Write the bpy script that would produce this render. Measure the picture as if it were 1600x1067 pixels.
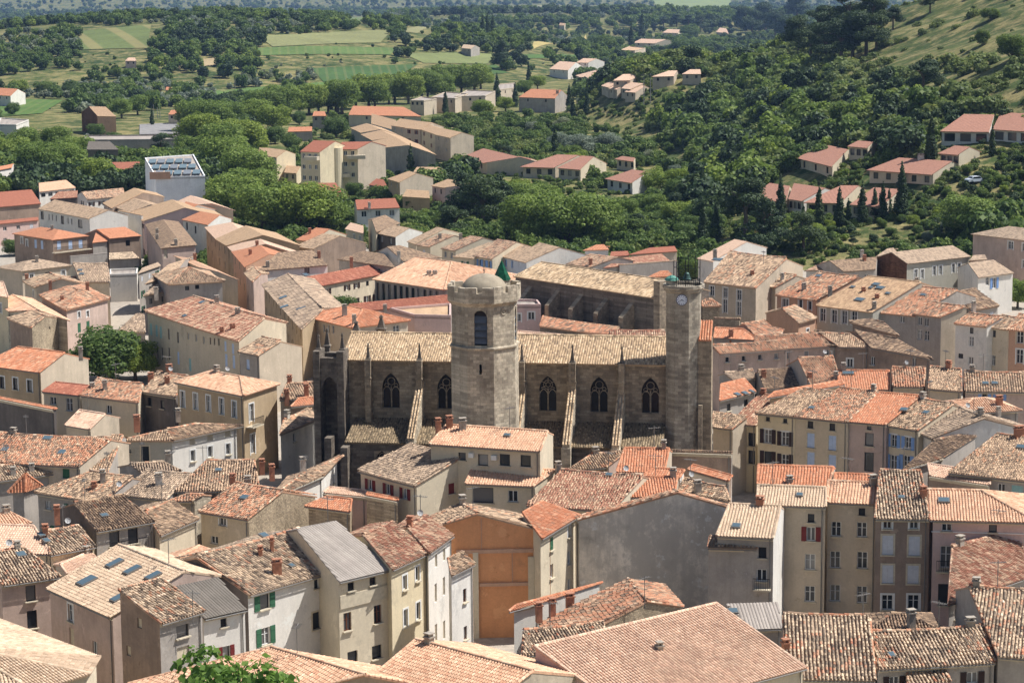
import bpy, math, random
import numpy as np
from mathutils import Matrix, Vector
R = math.radians
sc = bpy.context.scene
for o in list(bpy.data.objects): bpy.data.objects.remove(o)
# ---------------------------------------------------------------- camera
cam_d = bpy.data.cameras.new('camera'); cam = bpy.data.objects.new('camera', cam_d)
sc.collection.objects.link(cam); sc.camera = cam
cam_d.sensor_width = 36; cam_d.lens = 36 * 3600 / 1600
cam_d.clip_start = 1; cam_d.clip_end = 40000
CAM = Vector((0, 0, 62))
cam.matrix_world = Matrix.Translation(CAM) @ Matrix.Rotation(R(90 - 9.466), 4, 'X') @ Matrix.Rotation(R(-0.5), 4, 'Z')
# ---------------------------------------------------------------- light
SUN_EL, SUN_AZ = R(57), R(99)          # azimuth measured from the camera-facing direction (-Y) towards +X
sdir = Vector((math.cos(SUN_EL) * math.sin(SUN_AZ), -math.cos(SUN_EL) * math.cos(SUN_AZ), math.sin(SUN_EL)))
w = bpy.data.worlds.new('World'); sc.world = w; w.use_nodes = True
nt = w.node_tree; nt.nodes.clear()
sky = nt.nodes.new('ShaderNodeTexSky'); sky.sky_type = 'NISHITA'; sky.sun_disc = False
sky.sun_elevation = SUN_EL; sky.sun_rotation = math.atan2(sdir.x, sdir.y); sky.altitude = 100
bg = nt.nodes.new('ShaderNodeBackground'); bg.inputs['Strength'].default_value = 0.085
wo = nt.nodes.new('ShaderNodeOutputWorld')
nt.links.new(sky.outputs[0], bg.inputs[0]); nt.links.new(bg.outputs[0], wo.inputs[0])
sd = bpy.data.lights.new('sun', 'SUN'); sd.energy = 5.0; sd.angle = R(0.5); sd.color = (1, .985, .965)
so = bpy.data.objects.new('sun', sd); sc.collection.objects.link(so)
so.rotation_euler = sdir.to_track_quat('Z', 'Y').to_euler()
sc.view_settings.view_transform = 'Standard'; sc.view_settings.look = 'None'
sc.view_settings.exposure = 0.38; sc.view_settings.gamma = 1
sc.cycles.use_denoising = True
sc.cycles.max_bounces = 6; sc.cycles.diffuse_bounces = 3; sc.cycles.glossy_bounces = 2
sc.cycles.transparent_max_bounces = 8; sc.cycles.volume_bounces = 0
sc.cycles.use_light_tree = False
col = sc.collection
# ---------------------------------------------------------------- helpers
def lin(c):
    return tuple(((v / 255) / 12.92 if v / 255 <= .04045 else ((v / 255 + .055) / 1.055) ** 2.4) for v in c)
def link(name, me, parent=None, mat=None):
    o = bpy.data.objects.new(name, me); col.objects.link(o)
    if parent is not None: o.parent = parent
    if mat is not None and me is not None and not me.materials: me.materials.append(mat)
    return o
def tag(o, label=None, cat=None, group=None, kind=None):
    if label: o['label'] = label
    if cat: o['category'] = cat
    if group: o['group'] = group
    if kind: o['kind'] = kind
    return o
def empty(name, loc=(0, 0, 0)):
    o = bpy.data.objects.new(name, None); col.objects.link(o); o.location = loc; o.empty_display_size = .1
    return o
class MB:
    def __init__(s): s.v = []; s.f = []; s.m = []
    def face(s, pts, m=0):
        n = len(s.v); s.v += [tuple(p) for p in pts]; s.f.append(tuple(range(n, n + len(pts)))); s.m.append(m)
    def box(s, c, d, m=0, mat=None):
        hx, hy, hz = d[0] / 2, d[1] / 2, d[2] / 2; n = len(s.v)
        for x, y, z in ((-hx, -hy, -hz), (hx, -hy, -hz), (hx, hy, -hz), (-hx, hy, -hz), (-hx, -hy, hz), (hx, -hy, hz), (hx, hy, hz), (-hx, hy, hz)):
            p = Vector((x, y, z))
            if mat is not None: p = mat @ p
            s.v.append((p.x + c[0], p.y + c[1], p.z + c[2]))
        for q in ((0, 3, 2, 1), (4, 5, 6, 7), (0, 1, 5, 4), (1, 2, 6, 5), (2, 3, 7, 6), (3, 0, 4, 7)):
            s.f.append(tuple(n + i for i in q)); s.m.append(m)
    def prism(s, poly, dvec, m=0):
        """closed polygon swept by a vector"""
        n = len(poly); a = [Vector(p) for p in poly]; dv = Vector(dvec); b = [p + dv for p in a]
        s.face(a, m); s.face(b[::-1], m)
        for i in range(n): s.face((a[i], b[i], b[(i + 1) % n], a[(i + 1) % n]), m)
    def tube(s, p, q, r, n=6, r2=None, m=0, cap=True):
        p = Vector(p); q = Vector(q); r2 = r if r2 is None else r2
        d = (q - p).normalized(); x = d.orthogonal().normalized(); y = d.cross(x)
        k = len(s.v)
        for c, rr in ((p, r), (q, r2)):
            for i in range(n):
                a = 2 * math.pi * i / n; s.v.append(tuple(c + x * math.cos(a) * rr + y * math.sin(a) * rr))
        for i in range(n):
            j = (i + 1) % n; s.f.append((k + i, k + j, k + n + j, k + n + i)); s.m.append(m)
        if cap: s.f.append(tuple(k + n + i for i in range(n))); s.m.append(m)
    def lathe(s, prof, c, n=24, m=0, a0=0):
        k = len(s.v)
        for r, z in prof:
            for i in range(n):
                a = a0 + 2 * math.pi * i / n; s.v.append((c[0] + r * math.cos(a), c[1] + r * math.sin(a), c[2] + z))
        for j in range(len(prof) - 1):
            for i in range(n):
                i2 = (i + 1) % n; s.f.append((k + j * n + i, k + j * n + i2, k + (j + 1) * n + i2, k + (j + 1) * n + i)); s.m.append(m)
    def mesh(s, name, mats=()):
        me = bpy.data.meshes.new(name); me.from_pydata(s.v, [], s.f)
        for mt in mats: me.materials.append(mt)
        if len(mats) > 1: me.polygons.foreach_set('material_index', s.m)
        me.update(); return me
    def build(s, name, mats, parent=None):
        return link(name, s.mesh(name, mats if isinstance(mats, (list, tuple)) else (mats,)), parent)
def np_mesh(name, verts, quads, cols=None, mat=None):
    me = bpy.data.meshes.new(name); nv, nq = len(verts), len(quads)
    me.vertices.add(nv); me.vertices.foreach_set('co', np.ascontiguousarray(verts, 'f4').ravel())
    k = quads.shape[1]
    me.loops.add(nq * k); me.loops.foreach_set('vertex_index', np.ascontiguousarray(quads, 'i4').ravel())
    me.polygons.add(nq); me.polygons.foreach_set('loop_start', np.arange(0, nq * k, k, dtype='i4'))
    if cols is not None:
        a = me.attributes.new('Col', 'FLOAT_COLOR', 'POINT')
        c4 = np.ones((nv, 4), 'f4'); c4[:, :3] = cols; a.data.foreach_set('color', c4.ravel())
    me.update(calc_edges=True)
    if mat: me.materials.append(mat)
    return me
# ---------------------------------------------------------------- materials
def new_mat(name, rough=.9, spec=.2):
    m = bpy.data.materials.new(name); m.use_nodes = True
    b = m.node_tree.nodes['Principled BSDF']; b.inputs['Roughness'].default_value = rough
    b.inputs['Specular IOR Level'].default_value = spec
    return m, m.node_tree.nodes, m.node_tree.links, b
def noise(N, L, scale, detail=3, vec=None, rough=.55):
    n = N.new('ShaderNodeTexNoise'); n.inputs['Scale'].default_value = scale; n.inputs['Detail'].default_value = detail
    n.inputs['Roughness'].default_value = rough
    if vec is not None: L.new(vec, n.inputs['Vector'])
    return n.outputs['Fac']
def ramp(N, L, fac, stops):
    r = N.new('ShaderNodeValToRGB'); e = r.color_ramp.elements
    while len(e) < len(stops): e.new(.5)
    for i, (p, c) in enumerate(stops):
        e[i].position = p; e[i].color = (*c, 1) if not isinstance(c, (int, float)) else (c, c, c, 1)
    L.new(fac, r.inputs[0]); return r.outputs[0]
def mix(N, L, mode, fac, a, b):
    m = N.new('ShaderNodeMix'); m.data_type = 'RGBA'; m.blend_type = mode
    for k, v in ((0, fac), (6, a), (7, b)):
        if hasattr(v, 'links'): L.new(v, m.inputs[k])
        elif k == 0: m.inputs[0].default_value = v
        else: m.inputs[k].default_value = (*v, 1)
    return m.outputs[2]
def bump(N, L, b, h, strength=.4, dist=.05):
    n = N.new('ShaderNodeBump'); n.inputs['Strength'].default_value = strength; n.inputs['Distance'].default_value = dist
    L.new(h, n.inputs['Height']); L.new(n.outputs[0], b.inputs['Normal'])
def geo_pos(N): return N.new('ShaderNodeNewGeometry').outputs['Position']
def mapping(N, L, vec, scale):
    m = N.new('ShaderNodeMapping'); m.inputs['Scale'].default_value = scale; L.new(vec, m.inputs['Vector']); return m.outputs[0]
_plain = {}
def plain(c, rough=.6, name=None, metal=0, vary=.12):
    k = (c, rough, metal)
    if k in _plain: return _plain[k]
    m, N, L, b = new_mat(name or 'paint', rough); b.inputs['Metallic'].default_value = metal
    p = geo_pos(N); n = noise(N, L, 3, 3, p)
    L.new(mix(N, L, 'MULTIPLY', 1, lin(c), ramp(N, L, n, ((.3, 1 - vary), (.7, 1.0)))), b.inputs['Base Color'])
    _plain[k] = m; return m
WALLC = dict(cream=(216, 200, 170), white=(228, 221, 208), beige=(204, 186, 160), gray=(178, 168, 156), pinkw=(206, 178, 160), yellow=(224, 206, 168),
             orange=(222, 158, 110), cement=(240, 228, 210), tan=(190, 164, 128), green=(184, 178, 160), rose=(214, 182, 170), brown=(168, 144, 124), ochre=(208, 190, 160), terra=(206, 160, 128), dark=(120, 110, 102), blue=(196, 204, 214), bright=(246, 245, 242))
for _k in WALLC:
    _m = sum(WALLC[_k]) / 3; WALLC[_k] = tuple(v + (_m * t - v) * (.14 if _k not in ('orange', 'bright') else 0) for v, t in zip(WALLC[_k], (1.04, 1, .96)))
_wall = {}
def wall_mat(key):
    if key in _wall: return _wall[key]
    if key.startswith('stone'): return stone_mat(key)
    m, N, L, b = new_mat('plaster_' + key, .95, .1); c = lin(WALLC[key]); p = geo_pos(N)
    st = {'cement': .42, 'gray': .7, 'brown': .6, 'dark': .55, 'pinkw': .72, 'beige': .78, 'tan': .75}.get(key, .85)
    big = ramp(N, L, noise(N, L, .35, 5, p, .65), ((.3, st), (.62, 1.0)))
    streak = ramp(N, L, noise(N, L, 1, 4, mapping(N, L, p, (1.6, 1.6, .16)), .6), ((.32, st * .95), (.56, 1.0)))
    fine = ramp(N, L, noise(N, L, 5, 4, p, .7), ((.25, .86), (.7, 1.04)))
    x = mix(N, L, 'MULTIPLY', .85, c, big); x = mix(N, L, 'MULTIPLY', .35, x, streak); x = mix(N, L, 'MULTIPLY', .8, x, fine)
    pat = ramp(N, L, noise(N, L, .8, 6, p, .75), ((.63, 0.0), (.67, 1.0)))
    x2 = mix(N, L, 'MULTIPLY', 1, x, (.78, .74, .69)); f = N.new('ShaderNodeMath'); f.operation = 'MULTIPLY'; f.inputs[1].default_value = .8
    L.new(pat, f.inputs[0])
    x = mix(N, L, 'MIX', f.outputs[0], x, x2)
    dp = ramp(N, L, noise(N, L, .22, 8, mapping(N, L, p, (1, 1, .7)), .8), ((.45, 0.0), (.53, .85)) if key == 'cement' else ((.55, 0.0), (.64, .6)))
    x = mix(N, L, 'MIX', dp, x, tuple(v * .55 + .03 for v in c))
    lp = ramp(N, L, noise(N, L, .45, 7, mapping(N, L, p, (-1, 1.3, .9)), .72), ((.6, 0.0), (.63, .5)))
    x = mix(N, L, 'MIX', lp, x, tuple(min(.8, v * 1.12 + .03) for v in c))
    L.new(x, b.inputs['Base Color'])
    bump(N, L, b, noise(N, L, 9, 5, p, .7), .5, .02)
    _wall[key] = m; return m
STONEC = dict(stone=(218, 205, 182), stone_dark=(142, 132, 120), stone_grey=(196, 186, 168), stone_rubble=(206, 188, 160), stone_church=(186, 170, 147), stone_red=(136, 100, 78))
def stone_mat(key):
    m, N, L, b = new_mat(key, .95, .1); c = lin(STONEC[key]); p = geo_pos(N)
    # courses: run along (x+y), rows in z
    sx = N.new('ShaderNodeSeparateXYZ'); L.new(p, sx.inputs[0])
    ad = N.new('ShaderNodeMath'); ad.operation = 'ADD'; L.new(sx.outputs[0], ad.inputs[0]); L.new(sx.outputs[1], ad.inputs[1])
    cb = N.new('ShaderNodeCombineXYZ'); L.new(ad.outputs[0], cb.inputs[0]); L.new(sx.outputs[2], cb.inputs[1])
    br = N.new('ShaderNodeTexBrick'); L.new(cb.outputs[0], br.inputs['Vector'])
    rub = key in ('stone_rubble', 'stone_red')
    br.inputs['Scale'].default_value = 1; br.inputs['Brick Width'].default_value = .3 if rub else .62; br.inputs['Row Height'].default_value = .17 if rub else .33
    br.inputs['Mortar Size'].default_value = .018; br.inputs['Mortar Smooth'].default_value = .3; br.inputs['Bias'].default_value = 0
    br.inputs['Color1'].default_value = (.5, .47, .45, 1); br.inputs['Color2'].default_value = (1.1, 1.06, 1, 1); br.inputs['Mortar'].default_value = (.62, .58, .55, 1)
    x = mix(N, L, 'MULTIPLY', .8, c, br.outputs['Color'])
    big = ramp(N, L, noise(N, L, .3, 5, p, .7), ((.3, .55), (.65, 1.1)))
    streak = ramp(N, L, noise(N, L, 1, 4, mapping(N, L, p, (1.2, 1.2, .12)), .6), ((.35, .6), (.6, 1.0)))
    fine = ramp(N, L, noise(N, L, 7, 4, p, .75), ((.25, .7), (.7, 1.12)))
    x = mix(N, L, 'MULTIPLY', .8, x, big); x = mix(N, L, 'MULTIPLY', .5, x, streak); x = mix(N, L, 'MULTIPLY', 1, x, fine)
    L.new(x, b.inputs['Base Color'])
    h = mix(N, L, 'ADD', .5, br.outputs['Fac'], noise(N, L, 6, 4, p, .7))
    inv = N.new('ShaderNodeMath'); inv.operation = 'MULTIPLY'; inv.inputs[1].default_value = -1; L.new(br.outputs['Fac'], inv.inputs[0])
    sm = N.new('ShaderNodeMath'); sm.operation = 'ADD'; L.new(inv.outputs[0], sm.inputs[0]); L.new(noise(N, L, 6, 4, p, .7), sm.inputs[1])
    bump(N, L, b, sm.outputs[0], .6, .04)
    _wall[key] = m; return m
# roof tile colours: (weight, sRGB)
TILES = dict(
    mix=[(.42, (202, 172, 138)), (.20, (164, 140, 114)), (.14, (132, 112, 94)), (.12, (208, 144, 106)), (.06, (206, 126, 92)), (.06, (228, 208, 176))],
    warm=[(.30, (208, 168, 134)), (.12, (162, 132, 108)), (.08, (132, 108, 92)), (.24, (216, 140, 102)), (.20, (210, 120, 84)), (.06, (230, 204, 172))],
    brown=[(.34, (172, 142, 112)), (.26, (142, 118, 96)), (.18, (118, 98, 84)), (.12, (190, 158, 122)), (.10, (178, 112, 82))],
    greybr=[(.40, (190, 168, 142)), (.28, (162, 144, 124)), (.16, (136, 122, 108)), (.10, (212, 188, 158)), (.06, (196, 138, 104))],
    old=[(.38, (210, 190, 158)), (.24, (170, 152, 128)), (.13, (124, 112, 98)), (.10, (208, 140, 106)), (.05, (220, 116, 80)), (.10, (234, 220, 192))],
    orange=[(.52, (222, 138, 98)), (.24, (214, 122, 82)), (.14, (226, 160, 122)), (.10, (190, 128, 98))],
    peach=[(.55, (230, 180, 144)), (.25, (222, 166, 130)), (.12, (210, 150, 116)), (.08, (236, 198, 164))],
    pale=[(.56, (212, 190, 160)), (.24, (204, 180, 150)), (.12, (194, 166, 138)), (.08, (222, 204, 176))],
    pink=[(.56, (228, 190, 164)), (.24, (222, 178, 152)), (.12, (212, 166, 142)), (.08, (234, 202, 178))],
    red=[(.56, (190, 106, 82)), (.24, (180, 96, 76)), (.20, (202, 122, 96))],
    redmix=[(.30, (196, 132, 104)), (.22, (184, 108, 84)), (.22, (204, 164, 132)), (.16, (158, 122, 100)), (.10, (218, 190, 160))],
    tan=[(.50, (204, 168, 126)), (.28, (192, 154, 114)), (.22, (180, 142, 106))],
    church=[(.42, (206, 180, 138)), (.24, (186, 158, 118)), (.20, (150, 130, 102)), (.14, (222, 202, 162))],
    moss_shade=[(.40, (150, 134, 100)), (.28, (128, 114, 86)), (.18, (104, 94, 72)), (.14, (172, 156, 120))],  # mossy brown, darkened further: nave shadow put into the aisle roof colour
    grey=[(1, (164, 162, 158))], darkgrey=[(1, (120, 118, 112))])
TILES['salmon'] = [(.56, (194, 132, 112)), (.24, (186, 122, 104)), (.20, (202, 144, 124))]
def soft(c, k=.40):
    m = (.35 * c[0] + .45 * c[1] + .2 * c[2]) / 160; return tuple(v + (t * m - v) * k for v, t in zip(c, (185, 156, 130)))
for _k in TILES: TILES[_k] = [(a, soft(c, .36 if _k in ('orange', 'peach', 'red', 'salmon', 'grey', 'darkgrey') else .5)) for a, c in TILES[_k]]
for _k in TILES: TILES[_k] = ([t[0] for t in TILES[_k]], np.array([lin(t[1]) for t in TILES[_k]]))
def tile_material():
    m, N, L, b = new_mat('roof_tile_clay', .92, .12)
    a = N.new('ShaderNodeAttribute'); a.attribute_name = 'Col'; p = geo_pos(N)
    x = mix(N, L, 'MULTIPLY', .9, a.outputs['Color'], ramp(N, L, noise(N, L, 9, 4, p, .7), ((.25, .72), (.7, 1.08))))
    x = mix(N, L, 'MULTIPLY', .7, x, ramp(N, L, noise(N, L, .5, 4, p, .6), ((.3, .74), (.65, 1.05))))
    L.new(x, b.inputs['Base Color']); return m
TILE_MAT = tile_material()
_slab = {}
def slab_mat(style, far=False):
    k = (style, far)
    if k in _slab: return _slab[k]
    m, N, L, b = new_mat('roof_' + style, .92, .12); wts, cs = TILES[style]
    mean = tuple(float(v) for v in (cs * np.array(wts)[:, None]).sum(0))
    if not far:
        p = geo_pos(N)
        L.new(mix(N, L, 'MULTIPLY', .9, tuple(v * 1.0 for v in mean), ramp(N, L, noise(N, L, 4, 4, p, .7), ((.25, .6), (.7, 1.1)))), b.inputs['Base Color'])
    else:
        uv = N.new('ShaderNodeUVMap'); uv.uv_map = 'UVMap'; p = geo_pos(N)
        sn = N.new('ShaderNodeVectorMath'); sn.operation = 'SNAP'; sn.inputs[1].default_value = (.28, .45, 1); L.new(uv.outputs[0], sn.inputs[0])
        wn = N.new('ShaderNodeTexWhiteNoise'); wn.noise_dimensions = '3D'; L.new(sn.outputs[0], wn.inputs['Vector'])
        stops = []; acc = 0
        for wt, c in zip(wts, cs): stops.append((acc, tuple(float(v) for v in c))); acc += wt
        r = N.new('ShaderNodeValToRGB'); r.color_ramp.interpolation = 'CONSTANT'; e = r.color_ramp.elements
        while len(e) < len(stops): e.new(.5)
        while len(e) > max(len(stops), 1): e.remove(e[-1])
        for i, (q, c) in enumerate(stops): e[i].position = q; e[i].color = (*c, 1)
        # patches: shift the white noise by a large scale noise
        pn = N.new('ShaderNodeMath'); pn.operation = 'MULTIPLY_ADD'; pn.inputs[1].default_value = .7; pn.inputs[2].default_value = -.15
        L.new(noise(N, L, .45, 4, p, .7), pn.inputs[0])
        av = N.new('ShaderNodeMix'); av.data_type = 'FLOAT'; av.inputs[0].default_value = .55
        L.new(wn.outputs['Value'], av.inputs[2]); L.new(pn.outputs[0], av.inputs[3]); L.new(av.outputs[0], r.inputs[0])
        x = mix(N, L, 'MULTIPLY', .8, r.outputs[0], ramp(N, L, noise(N, L, 2.2, 5, p, .75), ((.28, .62), (.66, 1.02))))
        sx = N.new('ShaderNodeSeparateXYZ'); L.new(uv.outputs[0], sx.inputs[0])
        sw = N.new('ShaderNodeMath'); sw.operation = 'MULTIPLY'; sw.inputs[1].default_value = 2 * math.pi / .28; L.new(sx.outputs[0], sw.inputs[0])
        si = N.new('ShaderNodeMath'); si.operation = 'SINE'; L.new(sw.outputs[0], si.inputs[0])
        x = mix(N, L, 'MULTIPLY', .5, x, ramp(N, L, si.outputs[0], ((0, .82), (.6, 1.0))))
        L.new(x, b.inputs['Base Color']); bump(N, L, b, si.outputs[0], .8, .05)
    _slab[k] = m; return m
GLASS = new_mat('window_glass', .08, .5)[0]
_g = GLASS.node_tree; _oi = _g.nodes.new('ShaderNodeObjectInfo')
_g.links.new(ramp(_g.nodes, _g.links, _oi.outputs['Random'], ((0, (.015, .018, .022)), (.55, (.02, .024, .028)), (.6, (.16, .15, .14)), (.8, (.05, .05, .05)), (1, (.3, .29, .27)))), _g.nodes['Principled BSDF'].inputs['Base Color'])
DGLASS = plain((22, 24, 28), .25, 'leaded_glass', 0, .3)
WHITE = plain((228, 226, 220), .5, 'white_paint'); WOOD = plain((110, 66, 44), .7, 'brown_wood'); DARK = plain((48, 42, 40), .7, 'dark_wood')
ZINC = plain((128, 124, 118), .6, 'zinc', .1); BRICK = plain((184, 130, 102), .9, 'red_brick', 0, .35); RENDER = plain((178, 166, 150), .9, 'chimney_render', 0, .4); PALE_RENDER = plain((214, 204, 188), .9, 'pale_render', 0, .35); DISH = plain((176, 174, 170), .5, 'dish_grey')
STONE_TRIM = plain((206, 192, 166), .9, 'stone_trim', 0, .2); IRON = plain((40, 40, 42), .5, 'wrought_iron', .4)
SHUT = dict(b=plain((128, 160, 206), .6, 'blue_paint'), k=plain((60, 44, 38), .7, 'dark_brown_paint'), r=plain((120, 50, 46), .7, 'oxblood_paint'), g=plain((62, 104, 76), .7, 'green_paint'), t=plain((150, 186, 180), .7, 'teal_paint'),
            w=plain((206, 206, 208), .7, 'grey_white_paint'), l=plain((182, 198, 222), .6, 'pale_blue_paint'))
def T(x, y):
    """terrain height"""
    def sm(a, b, t):
        t = min(1, max(0, (t - a) / (b - a))); return t * t * (3 - 2 * t)
    z = 58 * max(0, 1 - y / 125) if y < 125 else 0
    z -= .0125 * max(0, y - 700) * sm(700, 1500, y)                       # the plain falls away gently
    h = .37 * max(0, x - 38 - 10 * math.sin(y / 90)) * sm(425, 560, y) * (1 - sm(880, 1040, y))
    if h > 90: h = 90
    z += h + 1.2 * math.sin(x * .11 + y * .07) * min(1, h / 12)
    d = math.hypot((x - 52) / 34, (y - 905) / 60); z += 13 * max(0, 1 - d * d)   # knoll with the villa
    d = math.hypot((x + 215) / 330, (y - 1620) / 470); z += 34 * max(0, 1 - d * d) ** 1.2   # olive hill
    d = math.hypot((x - 40) / 500, (y - 2900) / 500); z += 20 * max(0, 1 - d * d)
    if y > 5200: z += 120 * sm(5200, 8200, y) * (.75 + .25 * math.sin(x / 420 + 1) * math.sin(x / 170))
    return z
# ---------------------------------------------------------------- roofs
RNG = random.Random(7); NR = np.random.default_rng(11)
def vnoise(u, v, seed):
    def hsh(i, j): return np.modf(np.abs(np.sin(i * 127.1 + j * 311.7 + seed * 17.3) * 43758.5453))[0]
    i = np.floor(u); j = np.floor(v); fu = u - i; fv = v - j; fu = fu * fu * (3 - 2 * fu); fv = fv * fv * (3 - 2 * fv)
    return (hsh(i, j) * (1 - fu) + hsh(i + 1, j) * fu) * (1 - fv) + (hsh(i, j + 1) * (1 - fu) + hsh(i + 1, j + 1) * fu) * fv
def tile_plane(poly, style, pitch, length, seg, seed, out):
    """clay tiles laid in columns up one roof plane; poly[0]->poly[1] is the eave"""
    P = [np.array(p, float) for p in poly]; e = P[1] - P[0]; e[2] = 0 if abs(e[2]) < .3 else e[2]; e /= np.linalg.norm(e)
    nrm = np.zeros(3)
    for i in range(len(P)): nrm += np.cross(P[i] - P[0], P[(i + 1) % len(P)] - P[0])
    nl = np.linalg.norm(nrm)
    if nl < .05: return
    nrm /= nl
    if nrm[2] < 0: nrm = -nrm
    e = e - nrm * e.dot(nrm); e /= np.linalg.norm(e)
    up = np.cross(nrm, e)
    if up[2] < 0: up = -up
    uv = np.array([((p - P[0]).dot(e), (p - P[0]).dot(up)) for p in P])
    u0, u1 = uv[:, 0].min(), uv[:, 0].max(); ncol = int((u1 - u0) / pitch)
    if ncol < 1: return
    pitch = (u1 - u0) / ncol; us, vs0, vs1, ci = [], [], [], []
    for k in range(ncol):
        u = u0 + (k + .5) * pitch; hits = []
        for i in range(len(uv)):
            a, b = uv[i], uv[(i + 1) % len(uv)]
            if (a[0] - u) * (b[0] - u) < 0: hits.append(a[1] + (b[1] - a[1]) * (u - a[0]) / (b[0] - a[0]))
        if len(hits) >= 2:
            lo, hi = min(hits), max(hits)
            if hi - lo < .1: continue
            if style in ('grey', 'darkgrey'): us.append([u]); vs0.append([lo - .05]); vs1.append([hi]); ci.append([k])
            else:
                n = max(1, int(math.ceil((hi - lo) / length))); ofs = lo - .06
                i = np.arange(n); a = ofs + i * length; us.append(np.full(n, u)); vs0.append(a); vs1.append(np.minimum(a + length + .04, hi)); ci.append(np.full(n, k))
    if not us: return
    us = np.concatenate(us); v0 = np.concatenate(vs0); v1 = np.concatenate(vs1); ci = np.concatenate(ci); n = len(us)
    g = np.random.default_rng(seed); old = style in ('mix', 'warm', 'old', 'brown', 'greybr', 'redmix')
    jit = .018 if old else .004
    us = us + g.normal(0, jit, n); ang = np.linspace(math.pi, 0, seg + 1)
    flat = style in ('grey', 'darkgrey')
    rl = pitch * (.36 if not flat else .5); ru = pitch * (.29 if not flat else .5); hh = .95 if not flat else .45
    lift = g.uniform(.02, .05, n) if old else np.full(n, .02)
    if old:
        sg = np.clip((u1 - u0) / 60, 0, .22); lift = lift + sg * ((us - u0) / (u1 - u0) * 2 - 1) ** 2 + .10 * vnoise(us / 2.6, v0 / 2.2, seed % 53); v0 = v0 + g.normal(0, .025, n)
    V = np.zeros((n, 2, seg + 1, 3)); skew = g.normal(0, jit * .8, n)
    for row, (vv, rr, lf, sk) in enumerate(((v0, rl, lift, 0), (v1, ru, np.maximum(lift - .03, .004), skew))):
        for j, a in enumerate(ang):
            V[:, row, j, :] = P[0] + (us + sk + rr * math.cos(a))[:, None] * e + vv[:, None] * up + (rr * hh * math.sin(a) + .01 + lf)[:, None] * nrm
    base = (np.arange(n) * 2 * (seg + 1))[:, None]; F = np.concatenate([base + np.array([[j, j + 1, seg + 1 + j + 1, seg + 1 + j]]) for j in range(seg)])
    wts, cs = TILES[style]; cum = np.cumsum(np.array(wts, float)); cum /= cum[-1]
    t = g.random(n)
    if old:
        pn = vnoise(us / 2.3, v0 / 1.9, seed % 97) * .6 + vnoise(us / .9, v0 / .8, seed % 89) * .4
        t = np.clip(t * .6 + (pn - .1) * .5, 0, .999)
    idx = np.minimum(np.searchsorted(cum, t), len(cs) - 1)
    C = cs[idx] * g.normal(1, .12 if old else .06, n).clip(.6, 1.3)[:, None]
    C = np.repeat(C, 2 * (seg + 1), axis=0)
    out.append((V.reshape(-1, 3), F, C))
def ridge_tiles(p, q, style, out, r=.15, seed=1, sag=0):
    p = np.array(p, float); q = np.array(q, float); L = np.linalg.norm(q - p)
    if L < .5: return
    d = (q - p) / L; s = np.cross(d, (0, 0, 1)); s /= np.linalg.norm(s) + 1e-9; n = np.cross(s, d); k = max(1, int(L / .4)); g = np.random.default_rng(seed)
    ang = np.linspace(math.pi * 1.08, -math.pi * .08, 5); V = np.zeros((k, 2, 5, 3))
    st = np.arange(k) * L / k; lf = sag * min(.22, L / 60) * (2 * st / L - 1) ** 2 + .06 * sag * g.random(k)
    for row, (t, rr) in enumerate(((st, r * 1.12), (st + L / k + .03, r * .95))):
        for j, a in enumerate(ang): V[:, row, j, :] = p + t[:, None] * d + rr * math.cos(a) * s + (rr * math.sin(a) * .9 + .03 + lf)[:, None] * n
    F = np.concatenate([(np.arange(k) * 10)[:, None] + np.array([[j, j + 1, 5 + j + 1, 5 + j]]) for j in range(4)])
    wts, cs = TILES[style]; idx = g.choice(len(cs), k, p=np.array(wts) / sum(wts)); C = np.repeat(cs[idx] * g.normal(.97, .08, k)[:, None], 10, axis=0)
    out.append((V.reshape(-1, 3), F, C))
def flush_tiles(out, name, parent):
    if not out: return None
    n = 0; vs, fs, cs = [], [], []
    for v, f, c in out: vs.append(v); fs.append(f + n); cs.append(c); n += len(v)
    o = link(name, np_mesh(name, np.concatenate(vs), np.concatenate(fs), np.concatenate(cs), TILE_MAT), parent); o['kind'] = 'stuff'
    return o
def roof_slab(planes, style, far, parent, name='roof', th=.14):
    mb = MB(); uvs = []
    for poly in planes:
        P = [Vector(p) for p in poly]; e = (P[1] - P[0]).normalized()
        nrm = Vector()
        for i in range(1, len(P) - 1): nrm += (P[i] - P[0]).cross(P[i + 1] - P[0])
        if nrm.length < 1e-6: continue
        nrm.normalize()
        if nrm.z < 0: nrm = -nrm; P = P[::-1]
        up = nrm.cross(e)
        mb.face(P); uvs += [((p - P[0]).dot(e), (p - P[0]).dot(up)) for p in P]
        B = [p - nrm * th for p in P]; mb.face(B[::-1]); uvs += [(0, 0)] * len(P)
        for i in range(len(P)):
            j = (i + 1) % len(P); mb.face((P[i], B[i], B[j], P[j])); uvs += [(0, 0)] * 4
    me = mb.mesh(name, (slab_mat(style, far),)); ul = me.uv_layers.new(name='UVMap')
    ul.data.foreach_set('uv', np.array(uvs, 'f4').ravel())
    return link(name, me, parent)
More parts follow.
